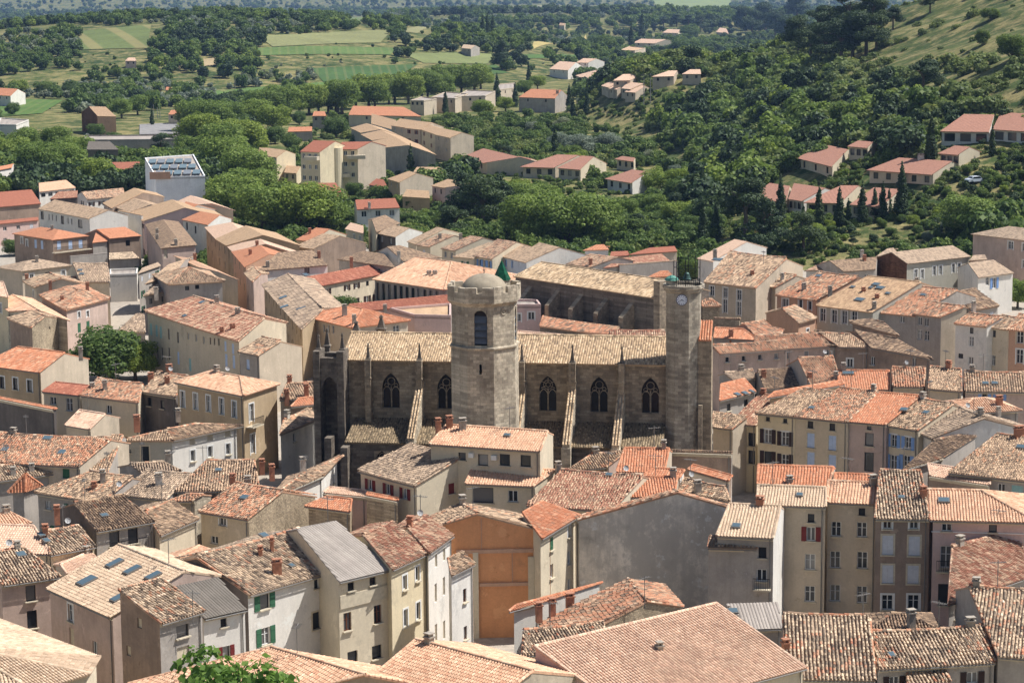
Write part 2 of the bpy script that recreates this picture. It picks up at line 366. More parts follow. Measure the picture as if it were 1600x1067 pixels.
# ---------------------------------------------------------------- windows
_wm = {}
def win_meshes(w, h, st, arch):
    k = (w, h, st, arch)
    if k in _wm: return _wm[k]
    fr = MB(); t = .07; y = .16; fm = {'b': WOOD, 'd': DARK}.get(st[0], WHITE)
    if arch:
        n = 8; prev = None; h2 = h - w / 2 if arch == 1 else h
    fr.box((-w / 2 + t / 2, y, 0), (t, .06, h)); fr.box((w / 2 - t / 2, y, 0), (t, .06, h))
    fr.box((0, y, h / 2 - t / 2), (w - 2 * t, .06, t)); fr.box((0, y, -h / 2 + t / 2), (w - 2 * t, .06, t))
    if st[0] in 'pb' and w > .7:
        fr.box((0, y - .005, 0), (.09, .06, h - 2 * t))
        if h > 1.3: fr.box((-(w / 4 + .0), y, h * .12), (w / 2 - t - .05, .04, .04)); fr.box(((w / 4 + .0), y, h * .12), (w / 2 - t - .05, .04, .04))
    pa = MB(); pa.box((0, y + .04, 0), (w - .02, .02, h - .02))
    si = MB(); si.box((0, -.06, -h / 2 - .05), (w + .24, .3, .1))
    r = dict(frame=fr.mesh('window', (fm,)), pane=pa.mesh('pane', (GLASS,)), sill=si.mesh('sill', (STONE_TRIM,)))
    if len(st) > 1 and st[0] in 'pdbc':
        sh = MB(); cm = SHUT[st[1]]
        if st[0] == 'c':   # closed shutters
            sw = w / 2 - .01
            sh.box((0, 0, 0), (sw, .05, h - .04)); sh.box((0, -.035, h * .28), (sw - .06, .03, .09)); sh.box((0, -.035, -h * .28), (sw - .06, .03, .09))
            pos = ((-w / 4, .05), (w / 4, .05))
        else:
            sw = w / 2 + .05
            sh.box((0, 0, 0), (sw, .05, h + .06)); sh.box((0, -.035, h * .28), (sw - .08, .02, .1)); sh.box((0, -.035, -h * .28), (sw - .08, .02, .1))
            pos = ((-w / 2 - sw / 2 - .03, -.04), (w / 2 + sw / 2 + .03, -.04))
        r['shutter'] = (sh.mesh('shutter', (cm,)), pos)
    _wm[k] = r; return r
def add_surround(mb, w, h):
    t = .16
    mb.box((-w / 2 - t / 2, -.015, 0), (t, .03, h + 2 * t)); mb.box((w / 2 + t / 2, -.015, 0), (t, .03, h + 2 * t)); mb.box((0, -.015, h / 2 + t / 2), (w, .03, t))
_sur = {}
def wall_with_holes(mb, p, q, zb, zt, holes, depth=.2):
    """vertical wall p->q (outside on the right of p->q), rectangular openings with reveals"""
    L = math.hypot(q[0] - p[0], q[1] - p[1]); d = ((q[0] - p[0]) / L, (q[1] - p[1]) / L); n = (-d[1], d[0])
    def W(s, z, y=0): return (p[0] + d[0] * s + n[0] * y, p[1] + d[1] * s + n[1] * y, z)
    ss = sorted({0, L, *[h[0] for h in holes], *[h[1] for h in holes]}); zs = sorted({zb, zt, *[h[2] for h in holes], *[h[3] for h in holes]})
    for j in range(len(zs) - 1):
        zm = (zs[j] + zs[j + 1]) / 2; start = None
        for i in range(len(ss) - 1):
            sm_ = (ss[i] + ss[i + 1]) / 2; inside = any(h[0] < sm_ < h[1] and h[2] < zm < h[3] for h in holes)
            if not inside and start is None: start = ss[i]
            if inside and start is not None: mb.face((W(start, zs[j]), W(ss[i], zs[j]), W(ss[i], zs[j + 1]), W(start, zs[j + 1]))); start = None
        if start is not None: mb.face((W(start, zs[j]), W(L, zs[j]), W(L, zs[j + 1]), W(start, zs[j + 1])))
    for a, b, c, e in holes:
        mb.face((W(a, c), W(b, c), W(b, c, depth), W(a, c, depth))); mb.face((W(a, e, depth), W(b, e, depth), W(b, e), W(a, e)))
        mb.face((W(a, c, depth), W(a, e, depth), W(a, e), W(a, c))); mb.face((W(b, c), W(b, e), W(b, e, depth), W(b, c, depth)))
    return W, d, n, L
def place_windows(parent, wins, p, d, n, fine=True, names='window'):
    """wins: (s, z, w, h, style) on the wall through p with direction d, inward normal n"""
    for s, z, w, h, st in wins:
        sur = st.endswith('S'); st0 = st.rstrip('S'); M = win_meshes(round(w, 2), round(h, 2), st0, 0)
        mw = Matrix(((d[0], n[0], 0, p[0] + d[0] * s), (d[1], n[1], 0, p[1] + d[1] * s), (0, 0, 1, z), (0, 0, 0, 1)))
        if st0[0] == 'n':
            pn = MB(); pn.box((0, .16, 0), (w - .01, .04, h - .01)); o = link('blind_window', pn.mesh('blind_window', (STONE_TRIM,)), parent); o.matrix_basis = mw; continue
        o = link('window', M['frame'], parent); o.matrix_basis = mw
        if st0[0] != 'c':
            q = link('pane', M['pane'], o)
        if fine and h < 2.2: link('sill', M['sill'], o)
        if sur:
            k = (round(w, 2), round(h, 2))
            if k not in _sur: mb = MB(); add_surround(mb, w, h); _sur[k] = mb.mesh('surround', (WHITE if 'p' in st0 else STONE_TRIM,))
            link('surround', _sur[k], o)
        if 'shutter' in M:
            for px, py in M['shutter'][1]:
                s2 = link('shutter', M['shutter'][0], o); s2.location = (px, py, 0)
def lerp(a, b, t): return tuple(a[i] + (b[i] - a[i]) * t for i in range(3))
# ---------------------------------------------------------------- house
def house(label, kind, pts, roof='mix', wall='cream', bk=1.0, base=None, ov=.35, wins=(), chim=(), sky_=(), name='house', cat='house', ant=(), gw=None, lw=None, rw=None, seed=0, pitch=.27, gut=True, group=None, dish=()):
    A, B, C, D = [tuple(p) for p in pts[:4]] if kind not in ('a',) else (None,) * 4
    cx = sum(p[0] for p in pts) / len(pts); cy = sum(p[1] for p in pts) / len(pts); dist = math.hypot(cx, cy)
    if base is None: base = T(cx, cy) - .6
    root = empty(name, (cx, cy, base)); tag(root, label, cat, group); inv = Matrix.Translation((-cx, -cy, -base))
    def fix(o):
        if o is not None: o.matrix_parent_inverse = inv
        return o
    fine = dist < 330; far = dist > 400; sd_ = int(abs(cx * 13 + cy * 7)) + seed
    wm = wall_mat(wall); planes = []; ridges = []; wallpoly = []   # wallpoly: footprint with tops [(x,y,z)], gables: {edge: apex}
    gables = {}
    if kind in ('g', 's'):
        zr = (C[2] + D[2]) / 2; ze = A[2]
        planes.append([A, B, C, D])
        if kind == 'g':
            B2 = (C[0] + (C[0] - B[0]) * bk, C[1] + (C[1] - B[1]) * bk, zr - (zr - ze) * bk); A2 = (D[0] + (D[0] - A[0]) * bk, D[1] + (D[1] - A[1]) * bk, zr - (zr - ze) * bk)
            planes.append([B2, A2, D, C]); ridges.append((D, C))
        else: A2, B2 = D, C
        quad = [A, B, B2, A2]
    elif kind in ('h', 'hr', 'hl'):
        # A,B eave; C,D ridge ends (already inset where hipped); far corners mirrored
        u = Vector((B[0] - A[0], B[1] - A[1], 0)); ul = u.length; u.normalize(); v = Vector((-u.y, u.x, 0))
        t = (Vector(C) - Vector(A)).dot(v); ze = A[2]; zr = C[2]
        B2 = (B[0] + 2 * t * v.x, B[1] + 2 * t * v.y, ze); A2 = (A[0] + 2 * t * v.x, A[1] + 2 * t * v.y, ze)
        if len(pts) == 6: B2, A2 = tuple(pts[4]), tuple(pts[5])
        planes.append([A, B, C, D]); planes.append([B2, A2, D, C]); ridges += [(D, C)]
        if kind in ('h', 'hr'): planes.append([B, B2, C]); ridges += [(B, C), (B2, C)]
        if kind in ('h', 'hl'): planes.append([A2, A, D]); ridges += [(A, D), (A2, D)]
        quad = [A, B, B2, A2]
    elif kind == 'a':
        apex = tuple(pts[-1]); quad = [tuple(p) for p in pts[:-1]]; ze = quad[0][2]
        for i in range(len(quad)): planes.append([quad[i], quad[(i + 1) % len(quad)], apex]); ridges.append((quad[i], apex))
    elif kind == 'f':
        quad = [A, B, C, D]; ze = A[2]; planes.append(quad)
    # footprint inset
    n = len(quad); Q = []
    cxq = sum(p[0] for p in quad) / n; cyq = sum(p[1] for p in quad) / n
    og = .03
    def inset(i):
        p = Vector(quad[i]).to_2d(); a = Vector(quad[i - 1]).to_2d(); b = Vector(quad[(i + 1) % n]).to_2d()
        e1 = (a - p).normalized(); e2 = (b - p).normalized()
        gab = kind in ('g', 's')
        o_eave, o_gab = ov, og
        # edge i-1 -> i has index i-1 ; edge i -> i+1 index i ; eave edges are 0 and 2
        ei, ej = (i - 1) % n, i
        d1 = (o_gab if (gab and ej % 2 == 1) else o_eave)   # distance from edge ej, moved along e1
        d2 = (o_gab if (gab and ei % 2 == 1) else o_eave)
        if kind == 's' and ej == 2: d1 = .1
        if kind == 's' and ei == 2: d2 = .1
        if kind == 'f': d1 = d2 = 0
        s = abs(e1.x * e2.y - e1.y * e2.x); s = max(s, .35)
        return p + e1 * d1 / s + e2 * d2 / s
    Q = [inset(i) for i in range(n)]
    def roof_z(p, pl):
        P = [Vector(x) for x in pl]; nr = (P[1] - P[0]).cross(P[2] - P[0])
        if abs(nr.z) < 1e-6: return P[0].z
        return P[0].z - (nr.x * (p.x - P[0].x) + nr.y * (p.y - P[0].y)) / nr.z
    def top(p):
        zs = [roof_z(p, pl) for pl in planes]
        return (min(zs) if kind != 'f' else ze) - .07
    WB = MB(); placed = []; wface = []
    faces = {}
    for i in range(n):
        p, q = Q[i], Q[(i + 1) % n]; zt1, zt2 = top(p), top(q); zt = min(zt1, zt2)
        fk = 'frbl'[i] if n == 4 else 'fr????'[i] if i < 6 else '?'
        L = (q - p).length
        wl = []
        if not wins and name == 'house' and dist < 560 and not any(k_ in label for k_ in ('blank', 'windowless', 'bare', 'shed', 'wall', 'plain', 'thin', 'strip')):
            g = random.Random(sd_ * 7 + i)
            if (i == 0 or (i == 1 and g.random() < .5) or (i == 3 and g.random() < .35)) and L > 3:
                nc = max(1, int(L / (2.7 if i == 0 else 4))); st_ = g.choice(('p', 'pS', 'd', 'pg', 'pk', 'cw', 'p'))
                for r_ in range(3):
                    for c_ in range(nc):
                        if g.random() < (.72 if i == 0 else .5): wl.append((L * (c_ + .5) / nc + g.uniform(-.25, .25), zt - 1.25 - 2.75 * r_, g.choice((.8, .9)), g.choice((1.2, 1.4)) if r_ else .9, st_ if g.random() < .75 else g.choice(('d', 'p', 'cw'))))
                wl = [w_ for w_ in wl if w_[2] / 2 + .15 < w_[0] < L - w_[2] / 2 - .15 and w_[1] - 1 > base]
        for wd in wins:
            if wd[0] == fk:
                _, s, z, ww, hh, st = wd
                if ww / 2 + .08 < s < L - ww / 2 - .08 and z + hh / 2 < zt - .04 and z - hh / 2 > base + .1: wl.append((s, z, ww, hh, st))
        holes = []; ok = []
        for wv in wl:
            h4 = (wv[0] - wv[2] / 2, wv[0] + wv[2] / 2, wv[1] - wv[3] / 2, wv[1] + wv[3] / 2)
            if not any(h4[0] < g[1] + .05 and h4[1] > g[0] - .05 and h4[2] < g[3] + .05 and h4[3] > g[2] - .05 for g in holes): holes.append(h4); ok.append(wv)
        W, d, nn, L = wall_with_holes(WB, p, q, base, zt, holes)
        placed.append((ok, p, d, nn))
        # triangle / pentagon above
        extra = []
        if abs(zt1 - zt2) > .02: extra = [(p.x, p.y, zt), (q.x, q.y, zt), (q.x, q.y, zt2)] if zt2 > zt1 else [(p.x, p.y, zt), (q.x, q.y, zt), (p.x, p.y, zt1)]
        if kind == 'g' and i in (1, 3):
            r0 = Vector(C if i == 1 else D).to_2d(); e = (Vector(D if i == 1 else C).to_2d() - r0).normalized(); rp = r0 + e * og
            ap = (rp.x, rp.y, zr - .07)
            WB.face([(p.x, p.y, zt), (q.x, q.y, zt)] + ([(q.x, q.y, zt2)] if zt2 > zt + .02 else []) + [ap] + ([(p.x, p.y, zt1)] if zt1 > zt + .02 else []))
        elif kind in ('hr', 'hl') and i == (3 if kind == 'hr' else 1):
            r0 = Vector(D if i == 3 else C).to_2d(); e = (Vector(C if i == 3 else D).to_2d() - r0).normalized(); rp = r0 + e * ov
            WB.face([(p.x, p.y, zt), (q.x, q.y, zt), (rp.x, rp.y, zr - .07)])
        elif extra: WB.face(extra)
        wface += [fk] * (len(WB.f) - len(wface))
    sm_ = {'r': rw or gw, 'l': lw or gw}; mats = [wm]; 
    for k_, key in sm_.items():
        if key: mats.append(wall_mat(key))
    if len(mats) > 1:
        idx = {}; j = 1
        for k_, key in sm_.items():
            if key: idx[k_] = j; j += 1
        WB.m = [idx.get(fk_, 0) for fk_ in wface]
    fix(WB.build('wall', mats, root))
    rstyle = roof
    if kind == 'f':
        mb = MB(); P = [Vector((p.x, p.y, ze)) for p in Q]
        mb.prism([(p.x, p.y, ze - .35) for p in P], (0, 0, .2))
        ro = fix(mb.build('roof', slab_mat(roof if roof in ('grey', 'darkgrey', 'tan', 'pale') else 'grey', True), root))
        me = ro.data; me.uv_layers.new(name='UVMap')
        pb = MB()
        for i in range(n):
            a, b = P[i], P[(i + 1) % n]; dd = (b - a).normalized(); nn = Vector((-dd.y, dd.x, 0))
            pb.prism([(a.x, a.y, ze - .1), (b.x, b.y, ze - .1), tuple(b + nn * .25 + Vector((0, 0, -.1))), tuple(a + nn * .25 + Vector((0, 0, -.1)))], (0, 0, .35))
        fix(pb.build('parapet', wm, root))
    else:
        ro = fix(roof_slab(planes, rstyle, far, root))
        if not far:
            out = []
            seg = 4 if dist < 265 else 2; ln = .38 if dist < 300 else .6
            if seg == 2: pitch_ = max(pitch, .3)
            else: pitch_ = pitch
            for k, pl in enumerate(planes):
                c0 = Vector(pl[0]); nr = (Vector(pl[1]) - c0).cross(Vector(pl[2]) - c0)
                if nr.z < 0: nr = -nr
                if nr.dot(CAM - c0) < 0: continue      # slope turned away from the town side that is seen
                tile_plane(pl, rstyle, pitch_, ln, seg, sd_ + k, out)
            rs = {'old': 'warm', 'mix': 'warm'}.get(rstyle, rstyle)
            if rstyle not in ('grey', 'darkgrey'):
                for k, (p, q) in enumerate(ridges): ridge_tiles(p, q, rs, out, .16, sd_ + k, 1.0 if k == 0 and rstyle in ('mix', 'warm', 'old', 'brown', 'greybr', 'redmix') else 0)
                if kind in ('g', 's'):
                    for k, (p, q) in enumerate(((A, D), (B, C))): ridge_tiles(p, q, rs, out, .12, sd_ + 31 + k)
                if kind == 's': ridge_tiles(D, C, rs, out, .14, sd_ + 5)
            if kind == 'f': out = []
            t = flush_tiles(out, 'tiles', ro)
            if t:
                t.parent = ro
        if dist < 300 and kind in ('g', 's', 'h', 'hr', 'hl'):
            p, q = Q[0], Q[1]; u = (q - p).normalized(); n2 = Vector((u.y, -u.x)); z0 = top(p) - .02; cb = MB()
            for k, (dp, zz) in enumerate(((.1, -.36), (.2, -.22), (.29, -.09))):
                cb.prism([(p.x + n2.x * .004, p.y + n2.y * .004, z0 + zz), (q.x + n2.x * .004, q.y + n2.y * .004, z0 + zz), (q.x + n2.x * dp, q.y + n2.y * dp, z0 + zz), (p.x + n2.x * dp, p.y + n2.y * dp, z0 + zz)], (0, 0, .1))
            fix(cb.build('cornice', STONE_TRIM, root))
        if gut and dist < 330 and kind in ('g', 's', 'h', 'hr', 'hl'):
            a = Vector(A); b = Vector(B); u = (b - a).normalized(); nn = Vector((u.y, -u.x, 0)); g = MB()
            g.tube(a + nn * .05 - Vector((0, 0, .12)), b + nn * .05 - Vector((0, 0, .12)), .05, 6)
            e = Vector((Q[1].x, Q[1].y, 0)) - u * .3 + nn * .08; g.tube((e.x, e.y, base), (e.x, e.y, top(Q[1]) - .1), .05, 6)
            fix(g.build('gutter', ZINC, root))
    for ok, p, d, nn in placed:
        if ok:
            k0 = len(root.children)
            place_windows(root, ok, p, d, nn, fine)
            for ch in root.children:
                if ch.name.split('.')[0] in ('window', 'blind_window') and 'done' not in ch: ch.matrix_parent_inverse = inv; ch['done'] = 1
    if dist < 300 and kind in ('g', 'h') and name == 'house':
        g = random.Random(sd_); e1, e2 = Vector(D), Vector(C)
        if (e2 - e1).length > 2.5:
            if not chim and g.random() < .5:
                q = e1.lerp(e2, g.choice((.12, .88, .6))); chim = [(q.x, q.y, q.z - .1, g.uniform(.6, 1.1), g.choice('rggwr'), g.uniform(.5, .8), math.atan2(e2.y - e1.y, e2.x - e1.x))]
            if not ant and g.random() < .6: q = e1.lerp(e2, g.uniform(.2, .8)); ant = [tuple(q)]
            if not dish and g.random() < .16: q = e1.lerp(e2, g.uniform(.2, .8)); dish = [(q.x, q.y, q.z - .1)]
    for c in chim: chimney(ro, c)
    for s in sky_: skylight(ro, s, planes[0])
    for a in ant: antenna(root, a, inv)
    for a in dish: satellite(root, a, inv)
    for ch in root.children:
        if 'done' in ch: del ch['done']
    return root
def chimney(ro, c):
    x, y, z, h, k = c[:5]; w = .85 * (c[5] if len(c) > 5 else .6); h *= .8; mb = MB(); m = {'r': BRICK, 'w': PALE_RENDER, 'g': RENDER}[k]; rot = Matrix.Rotation(c[6] if len(c) > 6 else .3, 3, 'Z')
    mb.box((x, y, z + h / 2 - .4), (w, .5, h + .8), 0, rot); mb.box((x, y, z + h + .05), (w + .16, .66, .1), 1, rot)
    for s in (-1, 1): p = rot @ Vector((s * w * .3, 0, 0)); mb.box((x + p.x, y + p.y, z + h + .2), (.14, .4, .2), 0, rot)
    mb.box((x, y, z + h + .34), (w + .1, .6, .08), 1, rot)
    mb.build('chimney', (m, RENDER if k != 'r' else BRICK), ro)
    return
def skylight(ro, s, pl):
    x, y, z, w, h = s; w *= .8; h *= .75; P = [Vector(p) for p in pl[:4]]; u = (P[1] - P[0]).normalized(); nr = (P[1] - P[0]).cross(P[2] - P[0]).normalized()
    if nr.z < 0: nr = -nr
    v = nr.cross(u); c = Vector((x, y, z)) + nr * .16; mw = Matrix((u, v, nr)).transposed()
    mb = MB(); mb.box(c, (w + .16, h + .16, .14), 0, mw); mb.box(c + nr * .05, (w, h, .09), 1, mw)
    mb.build('skylight', (ZINC, SKYGLASS), ro)
SKYGLASS = new_mat('skylight_glass', .2, .35)[0]; SKYGLASS.node_tree.nodes['Principled BSDF'].inputs['Base Color'].default_value = (.09, .13, .15, 1)
_ant = {}
def antenna(root, a, inv):
    x, y, z = a
    if 'm' not in _ant:
        mb = MB(); mb.tube((0, 0, -.5), (0, 0, 2.4), .035, 5); mb.tube((-.7, 0, 2.2), (.7, 0, 2.2), .025, 5)
        for i in range(7): t = -.6 + i * .2; mb.tube((t, -.3, 2.2), (t, .3, 2.2), .018, 4)
        _ant['m'] = mb.mesh('antenna', (ZINC,))
    o = link('antenna', _ant['m'], root); o.matrix_parent_inverse = inv; o.location = (x, y, z); o.rotation_euler = (0, 0, (x * 7.1) % 3)
def satellite(root, a, inv):
    x, y, z = a
    if 'd' not in _ant:
        mb = MB(); mb.lathe([(0.001, 0), (.14, .02), (.25, .07), (.3, .11)], (0, 0, 0), 16); mb.tube((0, 0, 0), (0, .1, -.7), .03, 5); mb.tube((0, 0, 0), (.0, -.2, .45), .02, 4)
        _ant['d'] = mb.mesh('satellite_dish', (DISH,))
    o = link('satellite_dish', _ant['d'], root); o.matrix_parent_inverse = inv; o.location = (x, y, z + .8); o.rotation_euler = (R(65), 0, R(25))

# ---------------------------------------------------------------- layout tables (metres)
CHURCH = ((-0.92,254.73,0.0),(0.9893,-0.146,0.0),17.3,-18.38,18.73,[(-15.41,0.65,1.2,1.9),(-9.52,0.65,1.2,1.9),(2.12,0.65,1.2,2.0),(7.82,0.75,1.3,2.1),(13.33,0.65,1.1,2.0)],[-12.98,-6.65,4.94,10.72,16.46],[(-9.53,15.0,9.6,6.6),(7.82,15.3,9.4,7.0),(13.26,14.6,9.4,7.0),(2.12,14.6,9.6,6.6)])
TOWER = (-2.95,246.57,3.78,-2.0912,0,(-1.06,248.87,27.34))
CLOCK = (19.01,251.93,2.02,-2.1426,0,25.9)
CHAPEL = [['long dark stone chapel with a row of sunlit buttresses','g',[(0.36,362.63,12.0),(21.21,337.63,12.0),(25.66,341.34,13.74),(4.81,366.35,13.74)]],((0.63,362.86,0.0),(0.6403,-0.7681,0.0),(0.7681,0.6403,0.0),12.0),[3.68,10.34,15.85,21.62,27.25],32.56]
CLEAR = [(-66.1,632.1,6),(-59.7,625.8,6),(-52.8,609.2,6),(-43.9,616.5,6),(-50.4,753.0,13.8),(-45.0,723.0,15.8),(-40.0,693.4,15.1),(-36.9,761.3,6.2),(-31.7,750.7,6.2),(-26.5,736.7,13.6),(-21.2,717.2,9.1),(-46.7,863.0,18.7),(-43.4,782.9,17.6),(-37.3,932.7,6),(-27.3,949.5,9.1),(-16.4,960.9,7.8),(-2.0,1022.2,17.9),(-72.3,797.7,6),(-70.3,855.3,6),(-26.0,1389.3,6),(164.6,2380.7,19.1),(113.7,1969.7,21.4),(80.0,1577.0,25.7),(218.7,2388.2,54.4),(42.0,1345.7,6),(35.8,1173.3,39.3),(42.1,876.8,7.2),(36.2,887.4,6.5),(38.8,877.7,6),(43.3,869.0,6),(44.7,863.8,6),(57.0,866.4,6),(67.7,866.4,6),(27.7,1315.2,6.5),(10.9,945.8,11.1),(7.3,655.1,6.1),(16.1,649.2,6),(28.4,614.1,8.3),(33.2,676.3,6.4),(2.1,664.9,6),(-11.4,680.4,12.9),(69.7,532.3,11.9),(84.5,504.5,11.0),(102.1,521.8,7.5),(111.6,515.6,6),(95.5,506.4,6),(79.1,529.6,6),(56.9,510.0,9.8),(61.9,503.9,6),(66.7,496.5,6),(74.9,489.1,6),(-144.9,833.4,6),(-121.4,744.8,19.5),(-118.1,670.9,6),(-108.9,652.5,6),(-203.2,1247.5,6),(-224.2,1027.3,7.9),(-175.1,805.7,6),(-128.5,889.1,6),(-160.6,1093.8,6),(-68.4,642.2,6),(56.0,2485.0,6)]
FIELDS = [('field',[(-97.7,1213.0),(-107.9,1262.3),(-52.2,1311.2),(-57.9,1267.2),(-84.4,1225.0)],(78,102,58),0.3,'dark green vineyard behind the avenue',0.5,(5,0.1,0.1)),('field',[(-153.8,1410.1),(-130.1,1430.6),(-75.9,1527.5),(-78.5,1412.2),(-137.5,1349.2)],(136,136,92),0.3,'mown tan field left of the hut',0.5,None),('field',[(-146.2,1339.0),(-122.8,1359.7),(-67.2,1387.9),(-69.2,1347.5),(-142.5,1303.8)],(98,118,66),0.3,'green vineyard strip below the tan field',0.5,(5,0.1,0.08)),('field',[(-62.9,1360.0),(-8.1,1422.0),(-8.8,1353.0),(-48.7,1320.5)],(126,132,84),0.3,'pale green meadow in front of the hut',0.5,None),('field',[(-70.0,1519.2),(-32.6,2615.7),(-30.0,2475.0),(-60.1,1517.1)],(142,138,98),0.3,'tan stubble field behind the hut',0.5,None),('field',[(-134.3,1177.8),(-91.8,1216.6),(-86.3,1200.2),(-130.4,1143.3)],(98,122,64),0.3,'bright vineyard behind the left avenue trees',0.5,(5,0.1,0.08)),('field',[(-247.0,1105.9),(-207.8,1077.6),(-195.0,962.9),(-210.7,942.0)],(92,116,60),0.3,'bright vineyard at the left edge',0.5,(5,0.1,0.08)),('field',[(-149.9,1163.7),(-120.1,1186.3),(-114.6,1131.9),(-144.2,1118.6)],(100,124,68),0.3,'vineyard strip behind the parking ground',0.5,None),('field',[(17.0,1612.8),(80.3,2436.5),(69.0,1997.7),(14.3,1487.8)],(178,160,104),0.3,'dry meadow beside the far track',0.5,None),('field',[(-17.2,5595.5),(93.5,5695.2),(138.4,5518.6),(6.0,4861.1)],(150,144,104),0.3,'far tan field at the top',0.5,None),('field',[(-268.4,1449.5),(-229.7,1491.7),(-207.1,1329.7),(-245.1,1326.8)],(106,116,70),0.3,'striped olive grove on the far hill',0.4,(26,0.3,0.3)),('field',[(-187.0,1256.7),(-152.4,1304.7),(-147.5,1269.7),(-182.4,1237.6)],(172,152,116),0.3,'tan terrace on the far hill',0.5,None),('field',[(359.9,5884.5),(575.3,6051.2),(476.9,4977.0),(343.4,5021.2)],(136,146,92),0.3,'pale green far field beside the hill',0.5,None),('field',[(-295.9,4150.1),(-227.7,4337.1),(-139.1,2722.6),(-111.3,1627.0)],(112,128,76),0.3,'small far green field',0.5,None),('field',[(-18.3,1334.8),(-7.8,1350.3),(-0.9,1311.6),(-16.8,1289.0)],(80,104,58),0.3,'dark green field by the black conifer',0.5,None),('field',[(1.5,1426.5),(43.0,1503.9),(41.9,1467.1),(7.6,1409.2)],(86,110,60),0.3,'narrow green field left of the white tower like house',0.5,None),('car_park',[(-142.2,886.0),(-124.6,898.4),(-115.1,833.6),(-133.6,831.6)],(150,146,142),0.3,'asphalt parking ground in the trees',0.5,None)]
NOWOOD = [(-91.0,815.3),(-106.0,951.9),(-90.7,1105.1),(-13.2,1311.9),(39.2,1369.6),(26.0,869.8),(-5.3,688.0),(-37.5,563.7),(-64.5,573.1)]
NOWOOD2 = [(-155.8,702.6),(-215.7,977.6),(-203.0,995.1),(-180.5,963.0),(-135.4,984.5),(-96.4,696.9)]
OPENGRASS = [(121.8,804.7),(139.7,860.9),(154.6,872.7),(172.4,779.3),(151.4,650.8),(133.7,602.4),(136.2,682.0),(119.0,639.3),(119.8,718.7)]
POLES = [(49.3,851.3,12.3,'left pole of the power line pair on the slope',None,True),(51.8,852.5,10.8,'right pole of the power line pair on the slope',None,True),(-143.0,926.9,5.6,'left pole at the parking ground',None,False),(-141.4,926.7,4.4,'middle pole at the parking ground',None,False),(-140.4,926.6,4.4,'right pole at the parking ground',None,False),(-138.7,1168.8,5.9,'left pole at the vineyard',None,False),(-128.9,1180.9,5.4,'right pole at the vineyard',None,False),(-153.0,1156.5,5.2,'pole left of the vineyard',None,False),(36.3,2325.3,10.0,'pole beside the far track',None,False)]
CARS = [(-35.4,698.4,0.3,(225,228,232),'white parked car nearer the wall'),(-33.3,688.0,0.2,(220,224,230),'white parked car in front of the other'),(-14.6,663.7,0.5,(150,40,50),'red parked car under the trees'),(-17.8,688.2,-0.2,(96,104,112),'grey parked car above the red one'),(186.7,2232.9,0.3,(228,230,232),'white car parked on the hill top'),(-150.2,827.9,0.1,(230,232,234),'white car in front of the grey hall'),(99.2,491.3,0.4,(226,230,234),'white car beside the turret villa')]
